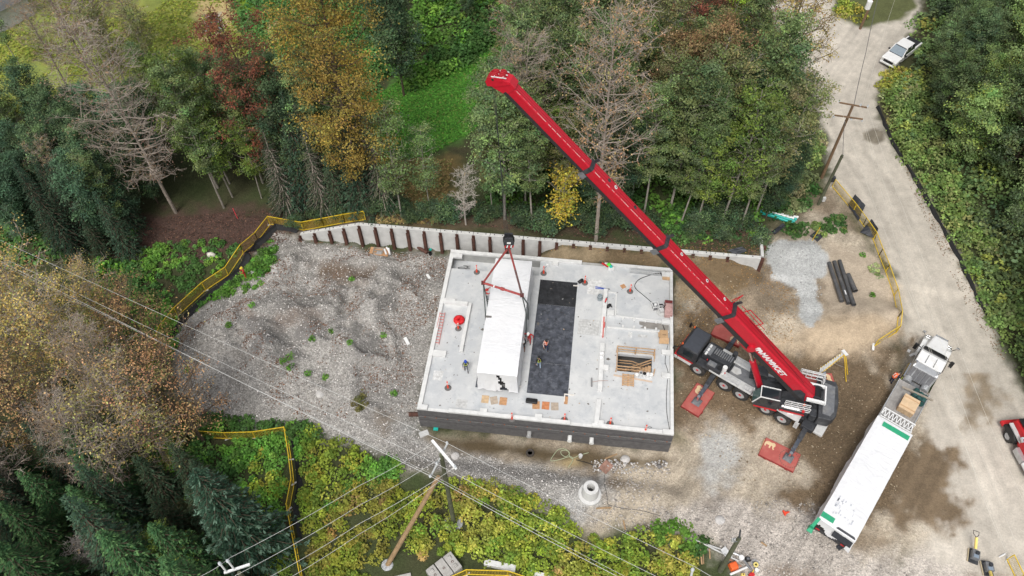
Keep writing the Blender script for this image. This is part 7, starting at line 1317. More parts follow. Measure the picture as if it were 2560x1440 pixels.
kind('olive_alder', 17.0, broadleaf(17.0, .3, 1.68, 43, 7540, .19, OLV, B_GREY, .29, jit=.5, tr=.11, twig=1))
kind('slender', 13.6, broadleaf(13.6, .3, 1.18, 35, 4060, .18, GR1, B_GREY, .3, sub=3, tr=.08))
kind('gold', 27, broadleaf(27, .2, 3.47, 81, 30450, .18, GOLD, B_BROWN, .44, tr=.26, peak=.32, twig=1, jit=.3, even=True))
kind('brown_sparse', 25.5, broadleaf(25.5, .28, 3.25, 72, 3600, .17, BRN_, B_TWIG, .29, twig=6, tr=.2, upk=.6))
kind('road_tree', 16, broadleaf(16, .3, 3.2, 44, 4200, .18, [((.30, .23, .08), 3), ((.22, .2, .08), 2), ((.26, .16, .07), 1)], B_MOSS, .34, twig=5, tr=.24, upk=.7, jit=.4))
kind('brown_leafy', 18.7, broadleaf(18.7, .25, 2.58, 54, 10150, .19, BRN_, B_BROWN, .4, twig=2, tr=.15, upk=.6))
kind('bare_grey', 24.6, broadleaf(24.6, .2, 3.47, 81, 3190, .16, TAN, B_TWIG, .35, twig=8, tr=.2, upk=.4))
kind('red_brown', 22.1, broadleaf(22.1, .22, 2.8, 62, 10150, .18, RDB, B_BROWN, .29, twig=4, tr=.17, jit=.4))
kind('olive_tall', 14, broadleaf(14, .2, 2.9, 46, 4200, .17, [((.30, .27, .09), 3), ((.22, .22, .08), 2), ((.36, .26, .1), 1)], B_TWIG, .36, twig=9, tr=.2, upk=.65, jit=.4))
kind('orange', 15.6, broadleaf(15.6, .18, 3.15, 50, 8200, .155, ORG, B_TWIG, .4, twig=7, tr=.2, upk=.65, jit=.4))
kind('orange_thin', 15.6, broadleaf(15.6, .18, 3.15, 48, 5200, .155, ORG2, B_BROWN, .42, twig=7, tr=.2, upk=.65, jit=.4))
kind('maple', 10.9, broadleaf(10.9, .1, 2.42, 44, 15600, .22, MAPL, B_BROWN, .36, peak=.5, upk=.45, tr=.12, jit=.4))
kind('maple_dark', 10.2, broadleaf(10.2, .08, 2.42, 42, 14400, .21, MAPD, B_BROWN, .36, peak=.5, upk=.45, tr=.12, jit=.4))
kind('yellow_sapling', 6, broadleaf(6, .2, 1.0, 26, 2000, .18, [((.42, .33, .05), 3), ((.26, .26, .05), 2)], B_GREY, .3, sub=3, tr=.06))
kind('bush', 2.2, broadleaf(2.2, .02, 1.1, 24, 3600, .2, GRD, B_BROWN, .28, sub=3, tr=.05, peak=.4))
kind('lime', 15, broadleaf(15, .3, 1.4, 30, 5200, .2, [((.24, .32, .045), 3), ((.17, .25, .04), 2)], B_GREY, .28, tr=.11))
kind('dead_snag', 8, broadleaf(8, .2, 1.0, 28, 60, .15, TAN, B_WHITE, .3, twig=6, tr=.09))
kind('spruce', 15, conifer(15, 2.6, [((.034, .066, .042), 3), ((.046, .08, .046), 2)], B_BROWN, droop=.5, ls=.36, ws=.34, tip=(.06, .10, .06)))
kind('spruce_low', 9, conifer(9, 1.9, [((.04, .07, .04), 3), ((.055, .075, .04), 1)], B_BROWN, droop=.45, ls=.34, ws=.32))
kind('blue_spruce', 15, conifer(15, 3.7, [((.028, .06, .038), 3), ((.036, .072, .044), 2)], B_BROWN, droop=.28, dens=1.5, ls=.42, ws=.34, power=.7, tip=(.10, .16, .115)))
kind('cedar', 14, conifer(14, 3.2, [((.042, .105, .042), 3), ((.06, .13, .05), 2)], B_BROWN, droop=.65, dens=1.4, ls=.42, ws=.34, tip=(.09, .17, .06)))
kind('dry_spruce', 12, conifer(12, 1.9, [((.075, .085, .05), 2), ((.045, .065, .04), 2)], B_TWIG, droop=.65, dens=.7, ls=.34, ws=.34))
SPEC = dict(olive_tall='olive cottonwood', road_tree='sparse brown tree', alder='green alder', alder_tall='slim tall green alder', brown_leafy='brown leaved tree', alder_light='light green alder', alder_dark='dark green tree', blue_green='bluish green tree', olive_alder='olive green alder', slender='slender green sapling', gold='golden yellow cottonwood', brown_sparse='sparse brown maple', bare_grey='bare grey tree', red_brown='reddish brown tree',
            orange='orange leaved cottonwood', orange_thin='thin rust orange cottonwood', maple='bright green maple', maple_dark='dull green maple', yellow_sapling='small yellow leaved sapling', bush='dark green bush', lime='lime green topped tree', dead_snag='dead white twigged snag', spruce='dark spruce', spruce_low='low dark spruce', blue_spruce='blue green spruce with pale tips', cedar='green cedar', dry_spruce='grey drooping spruce')
TREES = []
FIRST = {}
def tree(k, px, py, H=None, where='', rz=None, label=None, wide=1.0, xy=None):
    if xy is None: p = G(px, py)
    else: p = np.array([xy[0], xy[1], hz(*xy)])
    K = KIND[k]; s = (H or K['H'] * rng.uniform(.88, 1.12)) / K['H']; w = s * wide * rng.uniform(.92, 1.08)
    nm = 'shrub' if k == 'bush' else ('conifer_tree' if k in ('spruce', 'spruce_low', 'blue_spruce', 'cedar', 'dry_spruce') else ('dead_tree' if k == 'dead_snag' else 'broadleaf_tree'))
    o = thing(nm, 'x', 'shrub' if k == 'bush' else 'tree', (p[0], p[1], p[2] - .05), rng.uniform(0, 6.28) if rz is None else rz); o.scale = (w, w, s); o.rotation_euler.x = rng.normal(0, .025); o.rotation_euler.y = rng.normal(0, .025)
    link('trunk', K['me'][0], o); link('crown', K['me'][1], o); TREES.append((o, k, px, py, where, label)); return o
# hand placed trees that stand out in the photograph
for k, px, py, H, lab in [
    ('gold', 922, 520, 28.1, 'tall golden yellow cottonwood left of the grass clearing'), ('bare_grey', 440, 532, 24.6, 'tall grey bare twigged tree leaning over the dark wood at the upper left'), ('red_brown', 740, 480, 22.9, 'reddish brown tree left of the golden cottonwood'),
    ('brown_sparse', 1490, 600, 26.2, 'tall brown maple with a bare pale trunk behind the crane boom'), ('road_tree', 1912, 340, 18, 'sparse brown tree with forked branches beside the dirt road'), ('yellow_sapling', 1405, 568, 7.4, 'small yellow sapling behind the retaining wall, below the crane boom'),
    ('dead_snag', 1165, 562, 8.1, 'white twigged dead snag behind the retaining wall'), ('dead_snag', 290, 1440, 8.1, 'mossy white dead snag among the conifers at the bottom left'), ('alder_light', 1802, 566, 17.0, 'light green alder with a pale trunk right of the boom'), ('alder_light', 1742, 562, 12.8, 'shorter light green alder, second from the right end of the wall'),
    ('alder_tall', 1850, 575, 15.3, 'mossy trunked alder nearest the turquoise pipes'), ('alder_tall', 1330, 566, 16.1, 'green alder just left of the yellow sapling'), ('alder', 1262, 548, 17.8, 'green alder under the crane boom head'), ('bare_grey', 1318, 480, 19.6, 'grey bare tree behind the hoist ropes'), ('slender', 1003, 540, 14.4, 'slender grey trunked alder in front of the brown grass'), ('slender', 1075, 525, 11.0, 'slender green alder in front of the meadow'),
    ('lime', 1765, 250, 17.0, 'lime green topped tree left of the sparse brown roadside tree'), ('alder_tall', 560, 520, 18.7, 'green alder right of the grey bare tree'), ('alder_light', 545, 470, 17.8, 'bright green alder in the middle of the upper left wood'), ('brown_sparse', 205, 530, 10.5, 'small orange brown tree among the dark trees on the left'),
    ('blue_green', 330, 570, 8.8, 'bluish green tree at the left edge of the bare brown clearing'), ('alder_dark', 1010, 240, 18.7, 'large dark green tree at the upper corner of the meadow'), ('blue_spruce', 655, 1390, 15.0, 'big blue green spruce with pale tips at the lower left'), ('brown_sparse', 1290, 330, 18.7, 'pinkish brown tree right of the meadow behind the boom head'),
    ('orange_thin', 512, 1105, 15.0, 'rust orange cottonwood leaning over the left corner of the gravel yard'), ('olive_tall', 432, 1165, 14, 'olive half bare cottonwood above the lower left conifers'), ('orange', 270, 1010, 16.2, 'yellow orange cottonwood in the middle of the left edge'), ('orange', 90, 1030, 16.9, 'yellow orange cottonwood cut by the left edge'), ('orange_thin', 420, 925, 11.7, 'rust coloured cottonwood nearest the left yellow fence'), ('bare_grey', 330, 1240, 15.6, 'bare grey twigged tree over the lower left conifers'), ('orange_thin', 180, 1150, 16.2, 'thin orange tree at the lower left edge'), ('bare_grey', 130, 1290, 15.6, 'bare grey twigged tree at the lower left edge'),
    ('orange', 130, 880, 14.3, 'yellow cottonwood just below the dark left wood'), ('orange', 300, 870, 11.1, 'low yellow cottonwood right of the others on the left edge'), ('bare_grey', 360, 1040, 15, 'grey half bare cottonwood between the yellow one and the gravel yard'), ('orange', 20, 850, 13.0, 'yellow cottonwood cut by the left edge, below the dark wood'),
    ('alder_light', 500, 1440, 8.5, 'sparse light green tree right of the white snag at the bottom'), ('slender', 50, 165, 11.9, 'small dark tree on the lawn below the house')]: tree(k, px, py, H, label=lab)
def scatter(n, poly, kinds, where, dmin=2.3, Hs=(.85, 1.15), wide=1.0, z=1.0):
    pts = []; w = [P(*q, z)[:2] for q in poly]; xs = [p[0] for p in w]; ys = [p[1] for p in w]; tries = 0; ks = [a for a, b in kinds]; pr = np.array([b for a, b in kinds], float); pr /= pr.sum()
    while len(pts) < n and tries < n * 60:
        tries += 1; x, y = rng.uniform(min(xs), max(xs)), rng.uniform(min(ys), max(ys))
        if inpoly(np.array([x]), np.array([y]), w)[0] < 0 or any((x - a) ** 2 + (y - b) ** 2 < dmin ** 2 for a, b in pts): continue
        pts.append((x, y)); k = ks[rng.choice(len(ks), p=pr)]; c = CR @ np.array([x, y, hz(x, y) - CAM_Z]); tree(k, c[0] / c[2] * F_PX + 1280, c[1] / c[2] * F_PX + 720, KIND[k]['H'] * rng.uniform(*Hs), where, xy=(x, y), wide=wide)
scatter(26, [(690, 480), (900, 490), (985, 530), (970, 560), (860, 550), (690, 520)], [('spruce_low', 3), ('dry_spruce', 5), ('spruce', 2), ('alder_dark', 1)], 'behind the tapered wall end', 1.6)
scatter(26, [(540, 380), (880, 360), (900, 500), (690, 490), (540, 500)], [('alder', 4), ('alder_tall', 3), ('alder_dark', 2), ('blue_green', 1), ('alder_light', 2)], 'left of the golden cottonwood', 2.1, (.6, .85))
scatter(16, [(350, 260), (700, 240), (740, 360), (350, 400)], [('alder', 3), ('alder_dark', 2), ('olive_alder', 1)], 'at the lawn edge', 2.8, (.4, .6))
scatter(34, [(-120, 330), (400, 330), (430, 510), (300, 590), (200, 560), (-100, 500)], [('alder_dark', 5), ('blue_green', 4), ('alder', 1.5), ('spruce', .5)], 'in the dark left wood', 2.2, (.5, .75))
scatter(14, [(150, 500), (330, 560), (330, 625), (180, 620), (20, 560)], [('spruce_low', 3), ('blue_green', 1), ('spruce', 2)], 'below the dark left wood', 1.9, (.6, .9))
scatter(7, [(160, 130), (420, 130), (420, 260), (160, 250)], [('brown_sparse', 2), ('olive_alder', 2)], 'on the top left lawn', 3.0, (.6, .85))
scatter(46, [(1235, 470), (1880, 460), (1930, 520), (1880, 580), (1700, 590), (1560, 585), (1380, 560), (1225, 560)], [('alder', 4), ('alder_tall', 5), ('alder_dark', 2), ('olive_alder', 3), ('alder_light', 1.5), ('spruce_low', 1)], 'behind the right half of the wall', 2.1, (.6, 1.05))
scatter(46, [(1270, 330), (1560, 270), (1820, 270), (1840, 400), (1880, 460), (1250, 460)], [('alder', 4), ('alder_tall', 3), ('alder_dark', 2), ('olive_alder', 4), ('brown_leafy', .6), ('alder_light', 1)], 'behind the crane boom', 2.3, (.6, 1.05))
scatter(26, [(1270, -60), (1900, -60), (1890, 270), (1560, 260), (1290, 220)], [('brown_leafy', 5), ('olive_alder', 2), ('alder_dark', 2), ('red_brown', 1)], 'at the top, left of the road', 2.8, (.7, .95))
scatter(12, [(930, -80), (1260, -120), (1280, 40), (1040, 170), (930, 190)], [('alder_dark', 4), ('blue_green', 1)], 'above the meadow', 2.6, (.45, .65))
scatter(9, [(1900, 420), (1965, 450), (1960, 500), (1920, 520), (1880, 500)], [('blue_green', 3), ('alder_dark', 2), ('bush', 2)], 'beside the turquoise pipes', 1.7, (.5, .7))
scatter(66, [(2390, 80), (2560, -60), (2900, 0), (2950, 1150), (2660, 1080), (2540, 830), (2430, 540), (2340, 330)], [('maple', 5), ('maple_dark', 3), ('alder_dark', .5)], 'on the right bank', 2.5, (.8, 1.2))
scatter(12, [(2330, 150), (2400, 90), (2420, 320), (2340, 330)], [('maple_dark', 2), ('maple', 1), ('alder_dark', 1)], 'by the pickup', 1.9, (.55, .85))
scatter(30, [(-400, 1330), (400, 1330), (560, 1470), (620, 1620), (300, 1800), (-500, 1800)], [('spruce', 3), ('cedar', 5)], 'at the bottom left', 2.2, (.75, 1.1))
scatter(8, [(400, 1180), (560, 1220), (600, 1330), (430, 1320)], [('spruce_low', 3), ('cedar', 1)], 'right of the orange trees', 2.0, (.7, 1.0))
scatter(12, [(-200, 1180), (370, 1210), (330, 1310), (-200, 1320)], [('spruce', 2), ('cedar', 2)], 'under the orange trees', 2.4, (.7, .95))
scatter(12, [(700, 550), (1040, 555), (1040, 590), (900, 560)], [('bush', 1)], 'left behind the wall', 1.4, (.5, .9))
scatter(20, [(1010, 555), (1900, 600), (1900, 628), (1010, 585)], [('bush', 1)], 'close behind the wall', 1.3, (.5, .95))
# one label per tree
LABS = {}
for o, k, px, py, where, lab in TREES:
    if lab: o['label'] = lab; continue
    LABS.setdefault((SPEC[k], where), []).append((px, py, o))
ORDN = ['first', 'second', 'third', 'fourth', 'fifth', 'sixth', 'seventh', 'eighth', 'ninth', 'tenth', 'eleventh', 'twelfth', 'thirteenth', 'fourteenth', 'fifteenth', 'sixteenth', 'seventeenth', 'eighteenth', 'nineteenth', 'twentieth', 'last']
def ORDN2(i):
    if i < 20: return ORDN[i]
    return {2: 'twenty', 3: 'thirty', 4: 'forty', 5: 'fifty', 6: 'sixty', 7: 'seventy'}[(i + 1) // 10] + ('-' + ORDN[(i + 1) % 10 - 1] if (i + 1) % 10 else 'th')
for (sp_, where), L_ in LABS.items():
    L_.sort(key=lambda a: a[0])
    for i, (px, py, o) in enumerate(L_):
        o['group'] = 'trees ' + where if sp_ != 'dark green bush' else 'bushes ' + where
        o['label'] = (sp_ + ' ' + where) if len(L_) == 1 else (('left' if i == 0 else 'right') + ' one of two ' + sp_ + 's ' + where if len(L_) == 2 else ORDN2(i) + ' ' + sp_ + ' from the left ' + where)


# ---------------------------------------------------------------- ground cover that nobody could count
def cover(name, poly, pal, hgt, dens, ls, n_leaf, lab, edge=.6, rad=(.35, .8), pal2=None, gap=.0):
    w = [tuple(G(*q)[:2]) for q in poly]; xs = np.array([p[0] for p in w]); ys = np.array([p[1] for p in w]); A = (xs.max() - xs.min()) * (ys.max() - ys.min()); n = int(A * dens)
    x = rng.uniform(xs.min(), xs.max(), n); y = rng.uniform(ys.min(), ys.max(), n); sd = inpoly(x, y, w) + edge * 2 * (fbm(x, y, 1.5, 3, 60) - .5); k = (sd > 0) & (fbm(x, y, 2.2, 3, 61) > gap); x, y, sd = x[k], y[k], sd[k]; n = len(x)
    r = rng.uniform(*rad, n); h = hgt * rng.uniform(.4, 1.2, n) * (.5 + fbm(x, y, 3, 3, 62)) * np.clip(sd / .8 + .35, .35, 1); z = height(x, y)
    hue = fbm(x, y, 4, 3, 63)[:, None]; cc = pal_pick(pal, n)
    if pal2: cc = np.where(rng.random((n, 1)) < sstep(.42, .62, hue), pal_pick(pal2, n), cc)
    cc = cc * rng.uniform(.75, 1.25, (n, 1)) * (1 + rng.normal(0, .06, (n, 3))); i = np.repeat(np.arange(n), n_leaf); N = len(i)
    th = rng.uniform(0, 2 * np.pi, N); cz = rng.random(N) ** .7; sr = np.sqrt(np.maximum(0, 1 - cz ** 2)); o = np.stack([sr * np.cos(th), sr * np.sin(th), cz], 1)
    c = np.stack([x[i], y[i], z[i]], 1) + o * np.stack([r[i], r[i], h[i]], 1) * rng.uniform(.7, 1.05, (N, 1))
    col = cc[i] * rng.lognormal(0, .2, (N, 1)); me = crown_mesh(name, c, o, ls * rng.uniform(.6, 1.4, N), col, LEAF, up=.7, asp=.8, spread=.5); me.materials[0] = COVER; ob = link(name, me); tag(ob, lab, None, None, 'stuff'); return ob
YG = [((.215, .265, .04), 3), ((.15, .22, .038), 2.5), ((.28, .30, .05), 1.2)]; YG2 = [((.30, .28, .06), 2), ((.25, .27, .05), 2), ((.20, .21, .05), 1), ((.34, .24, .09), .4)]; BG = [((.115, .25, .045), 3), ((.145, .29, .05), 2), ((.085, .18, .04), 2)]; DG = [((.055, .125, .035), 2), ((.075, .155, .045), 2)]; ROADG = [((.18, .25, .075), 3), ((.23, .27, .10), 2), ((.13, .195, .06), 2)]; PALEG = [((.25, .28, .13), 2), ((.18, .23, .09), 2), ((.3, .3, .15), 1)]
cover('shrub_cover', [(560, 1095), (710, 1090), (715, 1200), (700, 1290), (735, 1440), (735, 1500), (640, 1500), (650, 1330), (600, 1200), (540, 1130)], YG, .8, 3.2, .19, 62, 'yellow green bushes inside the lower left yellow fence', .4, pal2=BG)
cover('shrub_cover', [(735, 1060), (770, 1065), (860, 1110), (985, 1155), (1010, 1190), (950, 1210), (880, 1215), (830, 1290), (760, 1330), (748, 1200)], YG, .9, 3.0, .19, 62, 'yellow green bushes right of the lower left yellow fence', .5, pal2=BG, gap=.2)
cover('shrub_cover', [(820, 1260), (900, 1200), (1000, 1200), (1020, 1290), (960, 1400), (900, 1470), (770, 1500), (760, 1400)], YG, .8, 3.0, .19, 62, 'yellow green bushes round the tan brace pole', .5, pal2=YG2, gap=.16)
cover('shrub_cover', [(1040, 1230), (1130, 1200), (1260, 1220), (1330, 1240), (1410, 1285), (1440, 1330), (1520, 1360), (1600, 1330), (1700, 1340), (1740, 1420), (1750, 1520), (1350, 1500), (1280, 1410), (1160, 1390), (1080, 1380), (1000, 1390)], YG, 1.0, 3.2, .19, 64, 'yellow green salmonberry bushes along the bottom edge', .5, pal2=YG2, gap=.13)
cover('shrub_cover', [(1600, 1325), (1690, 1310), (1770, 1335), (1760, 1380), (1720, 1400), (1640, 1360)], DG, .7, 3.4, .25, 40, 'dark green bushes beside the tool heap', .3, pal2=BG)
cover('weed_cover', [(640, 640), (680, 600), (690, 640), (668, 690), (655, 720), (560, 745), (490, 775), (470, 800), (505, 750), (560, 715), (610, 670)], BG, .55, 5, .2, 40, 'bright green weeds between left fence and gravel', .25, (.25, .55))
cover('weed_cover', [(310, 640), (440, 600), (560, 600), (610, 615), (590, 650), (550, 690), (480, 740), (400, 720), (300, 690)], BG, .55, 3.2, .21, 36, 'bright green weeds left of the yellow fence', .5, (.25, .6), DG, .3)
cover('shrub_cover', [(500, 1040), (640, 1055), (760, 1060), (800, 1090), (780, 1110), (720, 1090), (560, 1090), (495, 1080)], BG, .9, 4, .24, 44, 'dark and bright green bushes at the lower edge of the gravel', .3, pal2=DG)
cover('hedge_cover', [(1000, 190), (1100, 130), (1200, 80), (1290, 40), (1300, 80), (1200, 140), (1120, 190), (1030, 225)], DG, 1.8, 2.2, .34, 44, 'dark green brambles along the upper edge of the meadow', .8, (.6, 1.2), BG)
cover('roadside_cover', [(2195, 210), (2290, 180), (2330, 300), (2400, 430), (2500, 620), (2600, 850), (2680, 1080), (2560, 960), (2500, 840), (2440, 720), (2380, 590), (2300, 460), (2230, 350)], ROADG, 1.3, 2.6, .27, 46, 'pale green thimbleberry bank along the right of the road', .6, (.5, 1.0), MAPL)
cover('roadside_cover', [(2200, 190), (2260, 170), (2300, 230), (2260, 270), (2200, 250)], PALEG, 1.2, 3.2, .26, 44, 'brownish green brush at the bend below the pickup', .4, (.4, .8), YG2)
cover('roadside_cover', [(1960, 250), (2010, 250), (2050, 330), (2060, 400), (2035, 430), (2000, 420), (1970, 350)], PALEG, 1.4, 3.0, .27, 44, 'pale green brush between the wood and the dirt road', .5, (.5, .9), ROADG)
cover('roadside_cover', [(1950, 430), (2035, 430), (2052, 475), (2030, 525), (1960, 545), (1925, 510)], PALEG, .9, 3, .25, 40, 'pale brush at the foot of the brown roadside pole', .4, (.4, .8), DG)
cover('weed_cover', [(2020, 560), (2060, 540), (2110, 545), (2110, 575), (2070, 590), (2040, 600)], ROADG, .5, 4, .22, 36, 'weeds beside the black sheet at the gravel heap', .3, (.25, .5), DG)
cover('weed_cover', [(2175, 660), (2195, 660), (2205, 690), (2190, 705), (2172, 700)], PALEG, .3, 4, .2, 26, 'small pale weeds on the sand inside the fence', .2, (.2, .4))
cover('weed_cover', [(2080, 0), (2130, 10), (2180, 40), (2130, 55), (2090, 40)], YG2, .9, 2.0, .28, 36, 'yellowish brush on the island at the road junction', .4, (.4, .8), YG)
cover('weed_cover', [(1690, 500), (1850, 540), (1920, 600), (1890, 622), (1700, 605), (1620, 585)], BG, .5, 3.0, .25, 36, 'bright green undergrowth behind the right end of the wall', .5, (.3, .7), DG)
cover('weed_cover', [(1960, 555), (2030, 560), (2035, 600), (1960, 590)], DG, .6, 3.0, .24, 36, 'dark weeds by the turquoise pipes', .4, (.3, .6))
cover('weed_cover', [(250, 640), (340, 650), (420, 740), (440, 850), (380, 980), (300, 1000), (200, 900)], DG, .8, 2.4, .28, 36, 'dark green undergrowth below the orange trees', .5, (.4, .9), BG)
cover('weed_cover', [(-200, 400), (330, 430), (340, 620), (-200, 700)], DG, 1.2, 1.0, .36, 36, 'dark undergrowth of the left wood', .5, (.6, 1.2))
cover('weed_cover', [(870, 975), (905, 980), (920, 1010), (900, 1040), (880, 1010)], [((.08, .08, .03), 2), ((.12, .11, .045), 2)], .35, 5, .2, 34, 'olive grass patch on the lower gravel yard', .25, (.25, .45))
TUFT = [(726, 893), (724, 913), (708, 905), (830, 830), (785, 860), (880, 700), (630, 765), (575, 820), (770, 935), (815, 945), (985, 985), (960, 840), (470, 928), (875, 858), (2155, 640), (2180, 740)]
for i, (px, py) in enumerate(TUFT):
    p = G(px, py); n = 60; th = rng.uniform(0, 6.28, n); rr = .34 * np.sqrt(rng.random(n)) * (1.2 if i < 2 else .9); c = np.stack([p[0] + rr * np.cos(th), p[1] + rr * np.sin(th), p[2] + .05 + .25 * rng.random(n)], 1) - p
    o = link('weed_tuft', crown_mesh('weed_tuft', c, unit(c), .2 * rng.uniform(.6, 1.3, n), pal_pick(BG, n) * rng.lognormal(0, .2, (n, 1)), LEAF)); o.location = tuple(p); tag(o, 'small green weed tuft growing on the ' + ('sand by the roadside fence' if px > 2000 else 'bare grey gravel yard'), 'weed', 'small weed tufts on the ' + ('sand' if px > 2000 else 'gravel'))
cover('shrub_cover', [(2290, 60), (2420, -100), (2900, -100), (3000, 1300), (2720, 1200), (2600, 880), (2480, 610), (2390, 430), (2320, 300)], MAPD, 2.2, .9, .34, 60, 'green undergrowth of the right bank', .8, (.9, 1.7), MAPL)
cover('shrub_cover', [(380, 1080), (500, 1060), (560, 1100), (620, 1230), (560, 1260), (420, 1220)], BG, .9, 3.0, .24, 44, 'green bushes under the orange trees by the fence corner', .5, pal2=DG)
cover('shrub_cover', [(560, -60), (930, -120), (960, 200), (900, 330), (760, 330), (640, 200)], DG, 1.4, 1.0, .34, 44, 'dark undergrowth behind the golden cottonwood', .8, (.7, 1.3))
cover('shrub_cover', [(860, -80), (1300, -120), (1260, 40), (1050, 130), (960, 200), (880, 200)], DG, 1.4, 1.2, .34, 44, 'dark undergrowth under the trees above the meadow', .8, (.7, 1.3), BG, .2)
cover('shrub_cover', [(1230, 120), (1560, 60), (1900, 60), (1960, 300), (1980, 480), (1880, 570), (1240, 540), (1200, 300)], DG, 1.3, .9, .34, 44, 'dark undergrowth of the wood behind the boom', .8, (.7, 1.3), BG, .3)
# loose stones, fallen leaves, twigs
def stones(name, poly, n, size, cols, lab, thr=0.):
    bmx = bmesh.new(); bmesh.ops.create_icosphere(bmx, subdivisions=1, radius=.5); bv = np.array([v.co[:] for v in bmx.verts]); bf = np.array([[v.index for v in f.verts] for f in bmx.faces]); bmx.free()
    w = [tuple(G(*q)[:2]) for q in poly]; xs = [p[0] for p in w]; ys = [p[1] for p in w]; x = rng.uniform(min(xs), max(xs), n * 3); y = rng.uniform(min(ys), max(ys), n * 3); k = (inpoly(x, y, w) + 1.0 * (fbm(x, y, 2, 3, 70) - .5) > 0) & (fbm(x, y, 3, 3, 71) > thr); x, y = x[k][:n], y[k][:n]; n = len(x)
    s = size * rng.lognormal(0, .33, n); v = bv[None] * (1 + .35 * rng.normal(size=(n, len(bv), 1)) * .5) * s[:, None, None] * np.array([1, .8, .6]); a = rng.uniform(0, 6.28, n); ca, sa = np.cos(a)[:, None], np.sin(a)[:, None]
    vx = v[..., 0] * ca - v[..., 1] * sa; vy = v[..., 0] * sa + v[..., 1] * ca; V_ = np.stack([vx + x[:, None], vy + y[:, None], v[..., 2] + height(x, y)[:, None] + s[:, None] * .1], -1).reshape(-1, 3); F_ = (bf[None] + (np.arange(n) * len(bv))[:, None, None]).reshape(-1, 3)
    c = np.repeat(pal_pick(cols, n) * rng.lognormal(0, .18, (n, 1)), len(bv), 0); tag(link(name, np_mesh(name, V_, F_, c, LITTER, 3)), lab, None, None, 'stuff')
STN = [((.46, .44, .42), 3), ((.50, .48, .46), 1), ((.30, .29, .28), 2), ((.20, .19, .185), 1)]; YARDP = [(690, 600), (760, 600), (1240, 618), (1130, 680), (1050, 1040), (1050, 1100), (1120, 1130), (1440, 1185), (1460, 1290), (1390, 1280), (1290, 1215), (1150, 1185), (1010, 1165), (870, 1110), (760, 1060), (640, 1055), (500, 1035), (440, 960), (440, 850), (490, 785), (570, 740), (660, 690)]
stones('loose_stones', YARDP, 9000, .09, STN, 'grey loose stones over the gravel yard'); stones('loose_stones', [(1480, 1150), (1660, 1150), (1680, 1165), (1560, 1185), (1480, 1175)], 260, .15, STN, 'rubble bank at the right end of the trench')
stones('loose_stones', [(1640, 1265), (2040, 1250), (2130, 1390), (2300, 1440), (1900, 1440), (1700, 1330), (1500, 1330), (1400, 1280), (1550, 1180), (1690, 1150)], 2200, .12, [((.5, .46, .42), 3), ((.36, .33, .3), 2)], 'small stones over the dirt at the bottom right'); stones('loose_stones', [(1920, 610), (2040, 605), (2060, 690), (2040, 780), (1995, 770), (1985, 700)], 450, .08, [((.5, .5, .49), 3), ((.25, .25, .25), 1.5)], 'crushed stone on the grey gravel heap')
stones('loose_stones', [(1700, 700), (1880, 690), (1990, 860), (2230, 880), (2280, 1100), (2200, 1320), (1900, 1250), (1700, 1100)], 1500, .09, [((.4, .33, .24), 3), ((.22, .17, .12), 2)], 'pebbles over the wet dirt round the crane')
def litter(name, poly, n, s, pal, lab, thr=.45, sc=2.5, dz=.03):
    w = [tuple(G(*q)[:2]) for q in poly]; xs = [p[0] for p in w]; ys = [p[1] for p in w]; x = rng.uniform(min(xs), max(xs), n * 4); y = rng.uniform(min(ys), max(ys), n * 4); k = (inpoly(x, y, w) > 0) & (fbm(x, y, sc, 4, 80) + rng.normal(0, .04, len(x)) > thr); x, y = x[k][:n], y[k][:n]; m_ = len(x)
    c = np.stack([x, y, height(x, y) + dz], 1); tag(link(name, crown_mesh(name, c, np.zeros_like(c), s * rng.uniform(.6, 1.4, m_), pal_pick(pal, m_) * rng.lognormal(0, .25, (m_, 1)), LITTER, up=3)), lab, None, None, 'stuff')
litter('fallen_leaves', YARDP[:2] + YARDP[2:5] + YARDP[14:], 5000, .14, [((.19, .10, .06), 3), ((.13, .075, .045), 2)], 'reddish fallen leaves in drifts over the gravel yard', .55); litter('fallen_leaves', [(1340, 608), (1900, 650), (1990, 740), (1980, 860), (1800, 800), (1695, 900), (1690, 665)], 1500, .12, [((.30, .19, .07), 2), ((.22, .13, .05), 2)], 'yellow brown fallen leaves on the filled earth', .42)
litter('fallen_leaves', [(250, 560), (700, 520), (1000, 560), (1900, 610), (1890, 640), (760, 560), (640, 640), (280, 650)], 6000, .18, [((.11, .065, .05), 3), ((.16, .09, .06), 1), ((.06, .045, .035), 2)], 'brown leaf litter along the wood edge', .3); litter('fallen_leaves', [(2230, 330), (2440, 730), (2520, 900), (2500, 900), (2400, 730), (2280, 480)], 700, .14, [((.16, .10, .06), 2), ((.10, .09, .05), 1)], 'brown litter along the right road edge', .35)
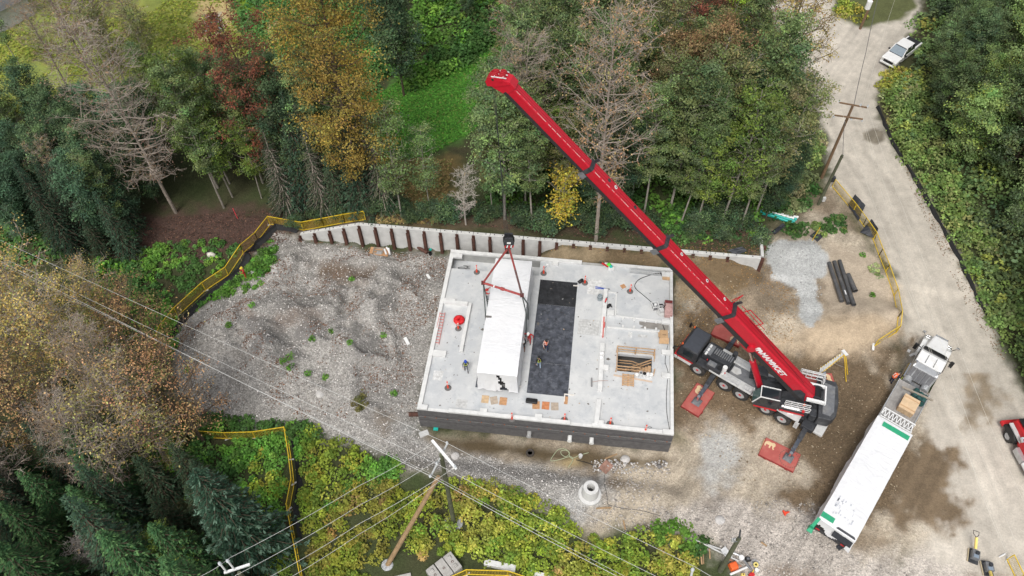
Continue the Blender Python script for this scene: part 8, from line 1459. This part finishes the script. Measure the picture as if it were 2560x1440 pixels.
litter('grass', [(930, 400), (1130, 400), (1110, 560), (940, 560)], 4000, .26, [((.24, .17, .07), 3), ((.15, .15, .05), 2), ((.3, .22, .1), 1)], 'dry brown grass between meadow and wall', .2, 3, .08)
n_ = 420; uu_ = rng.uniform(.5, SW - .5, n_); vv_ = rng.uniform(.5, SD - 2, n_); kk_ = ~((uu_ > su0 - .2) & (uu_ < su1 + .2) & (vv_ > sv0 - .2) & (vv_ < sv1 + .2)) & (fbm(uu_, vv_, 2.5, 3, 90) > .45); c_ = np.array([W(a_, b_, FL + .012) for a_, b_ in zip(uu_[kk_], vv_[kk_])])
tag(link('floor_debris', crown_mesh('floor_debris', c_, np.zeros_like(c_), .10 * rng.lognormal(0, .5, len(c_)), pal_pick([((.10, .09, .08), 3), ((.3, .22, .15), 1), ((.2, .2, .2), 2)], len(c_)), LITTER, up=9, spread=.2)), 'specks of debris on the slab floor', None, None, 'stuff')
litter('grass', [(930, 250), (1000, 200), (1180, 110), (1420, 40), (1450, 110), (1310, 190), (1180, 330), (1070, 390), (930, 420)], 26000, .30, [((.04, .125, .018), 3), ((.055, .15, .02), 2), ((.09, .13, .03), .6)], 'green grass of the meadow', .1, 3, .08); litter('grass', [(-100, -50), (800, -60), (760, 120), (500, 170), (330, 260), (0, 290)], 14000, .34, [((.20, .23, .035), 3), ((.26, .24, .06), 1), ((.13, .19, .03), 1)], 'yellowish lawn grass at the upper left', .45, 4, .08)
# ---------------------------------------------------------------- every thing's Empty sits at the thing's own base
for o in list(SC.objects):
    if o.type != 'EMPTY' or o.parent or not o.children: continue
    pts = [c.matrix_basis @ Vector(b) for c in o.children if c.type == 'MESH' for b in c.bound_box]
    if not pts: continue
    lo = [min(p[i] for p in pts) for i in range(3)]; hi = [max(p[i] for p in pts) for i in range(3)]; off = Vector(((lo[0] + hi[0]) / 2, (lo[1] + hi[1]) / 2, lo[2]))
    if not (lo[0] - .3 < 0 < hi[0] + .3 and lo[1] - .3 < 0 < hi[1] + .3):
        Mx = Matrix.LocRotScale(o.location, o.rotation_euler, o.scale); o.location = Mx @ off
        for c in o.children: c.location = c.location - off
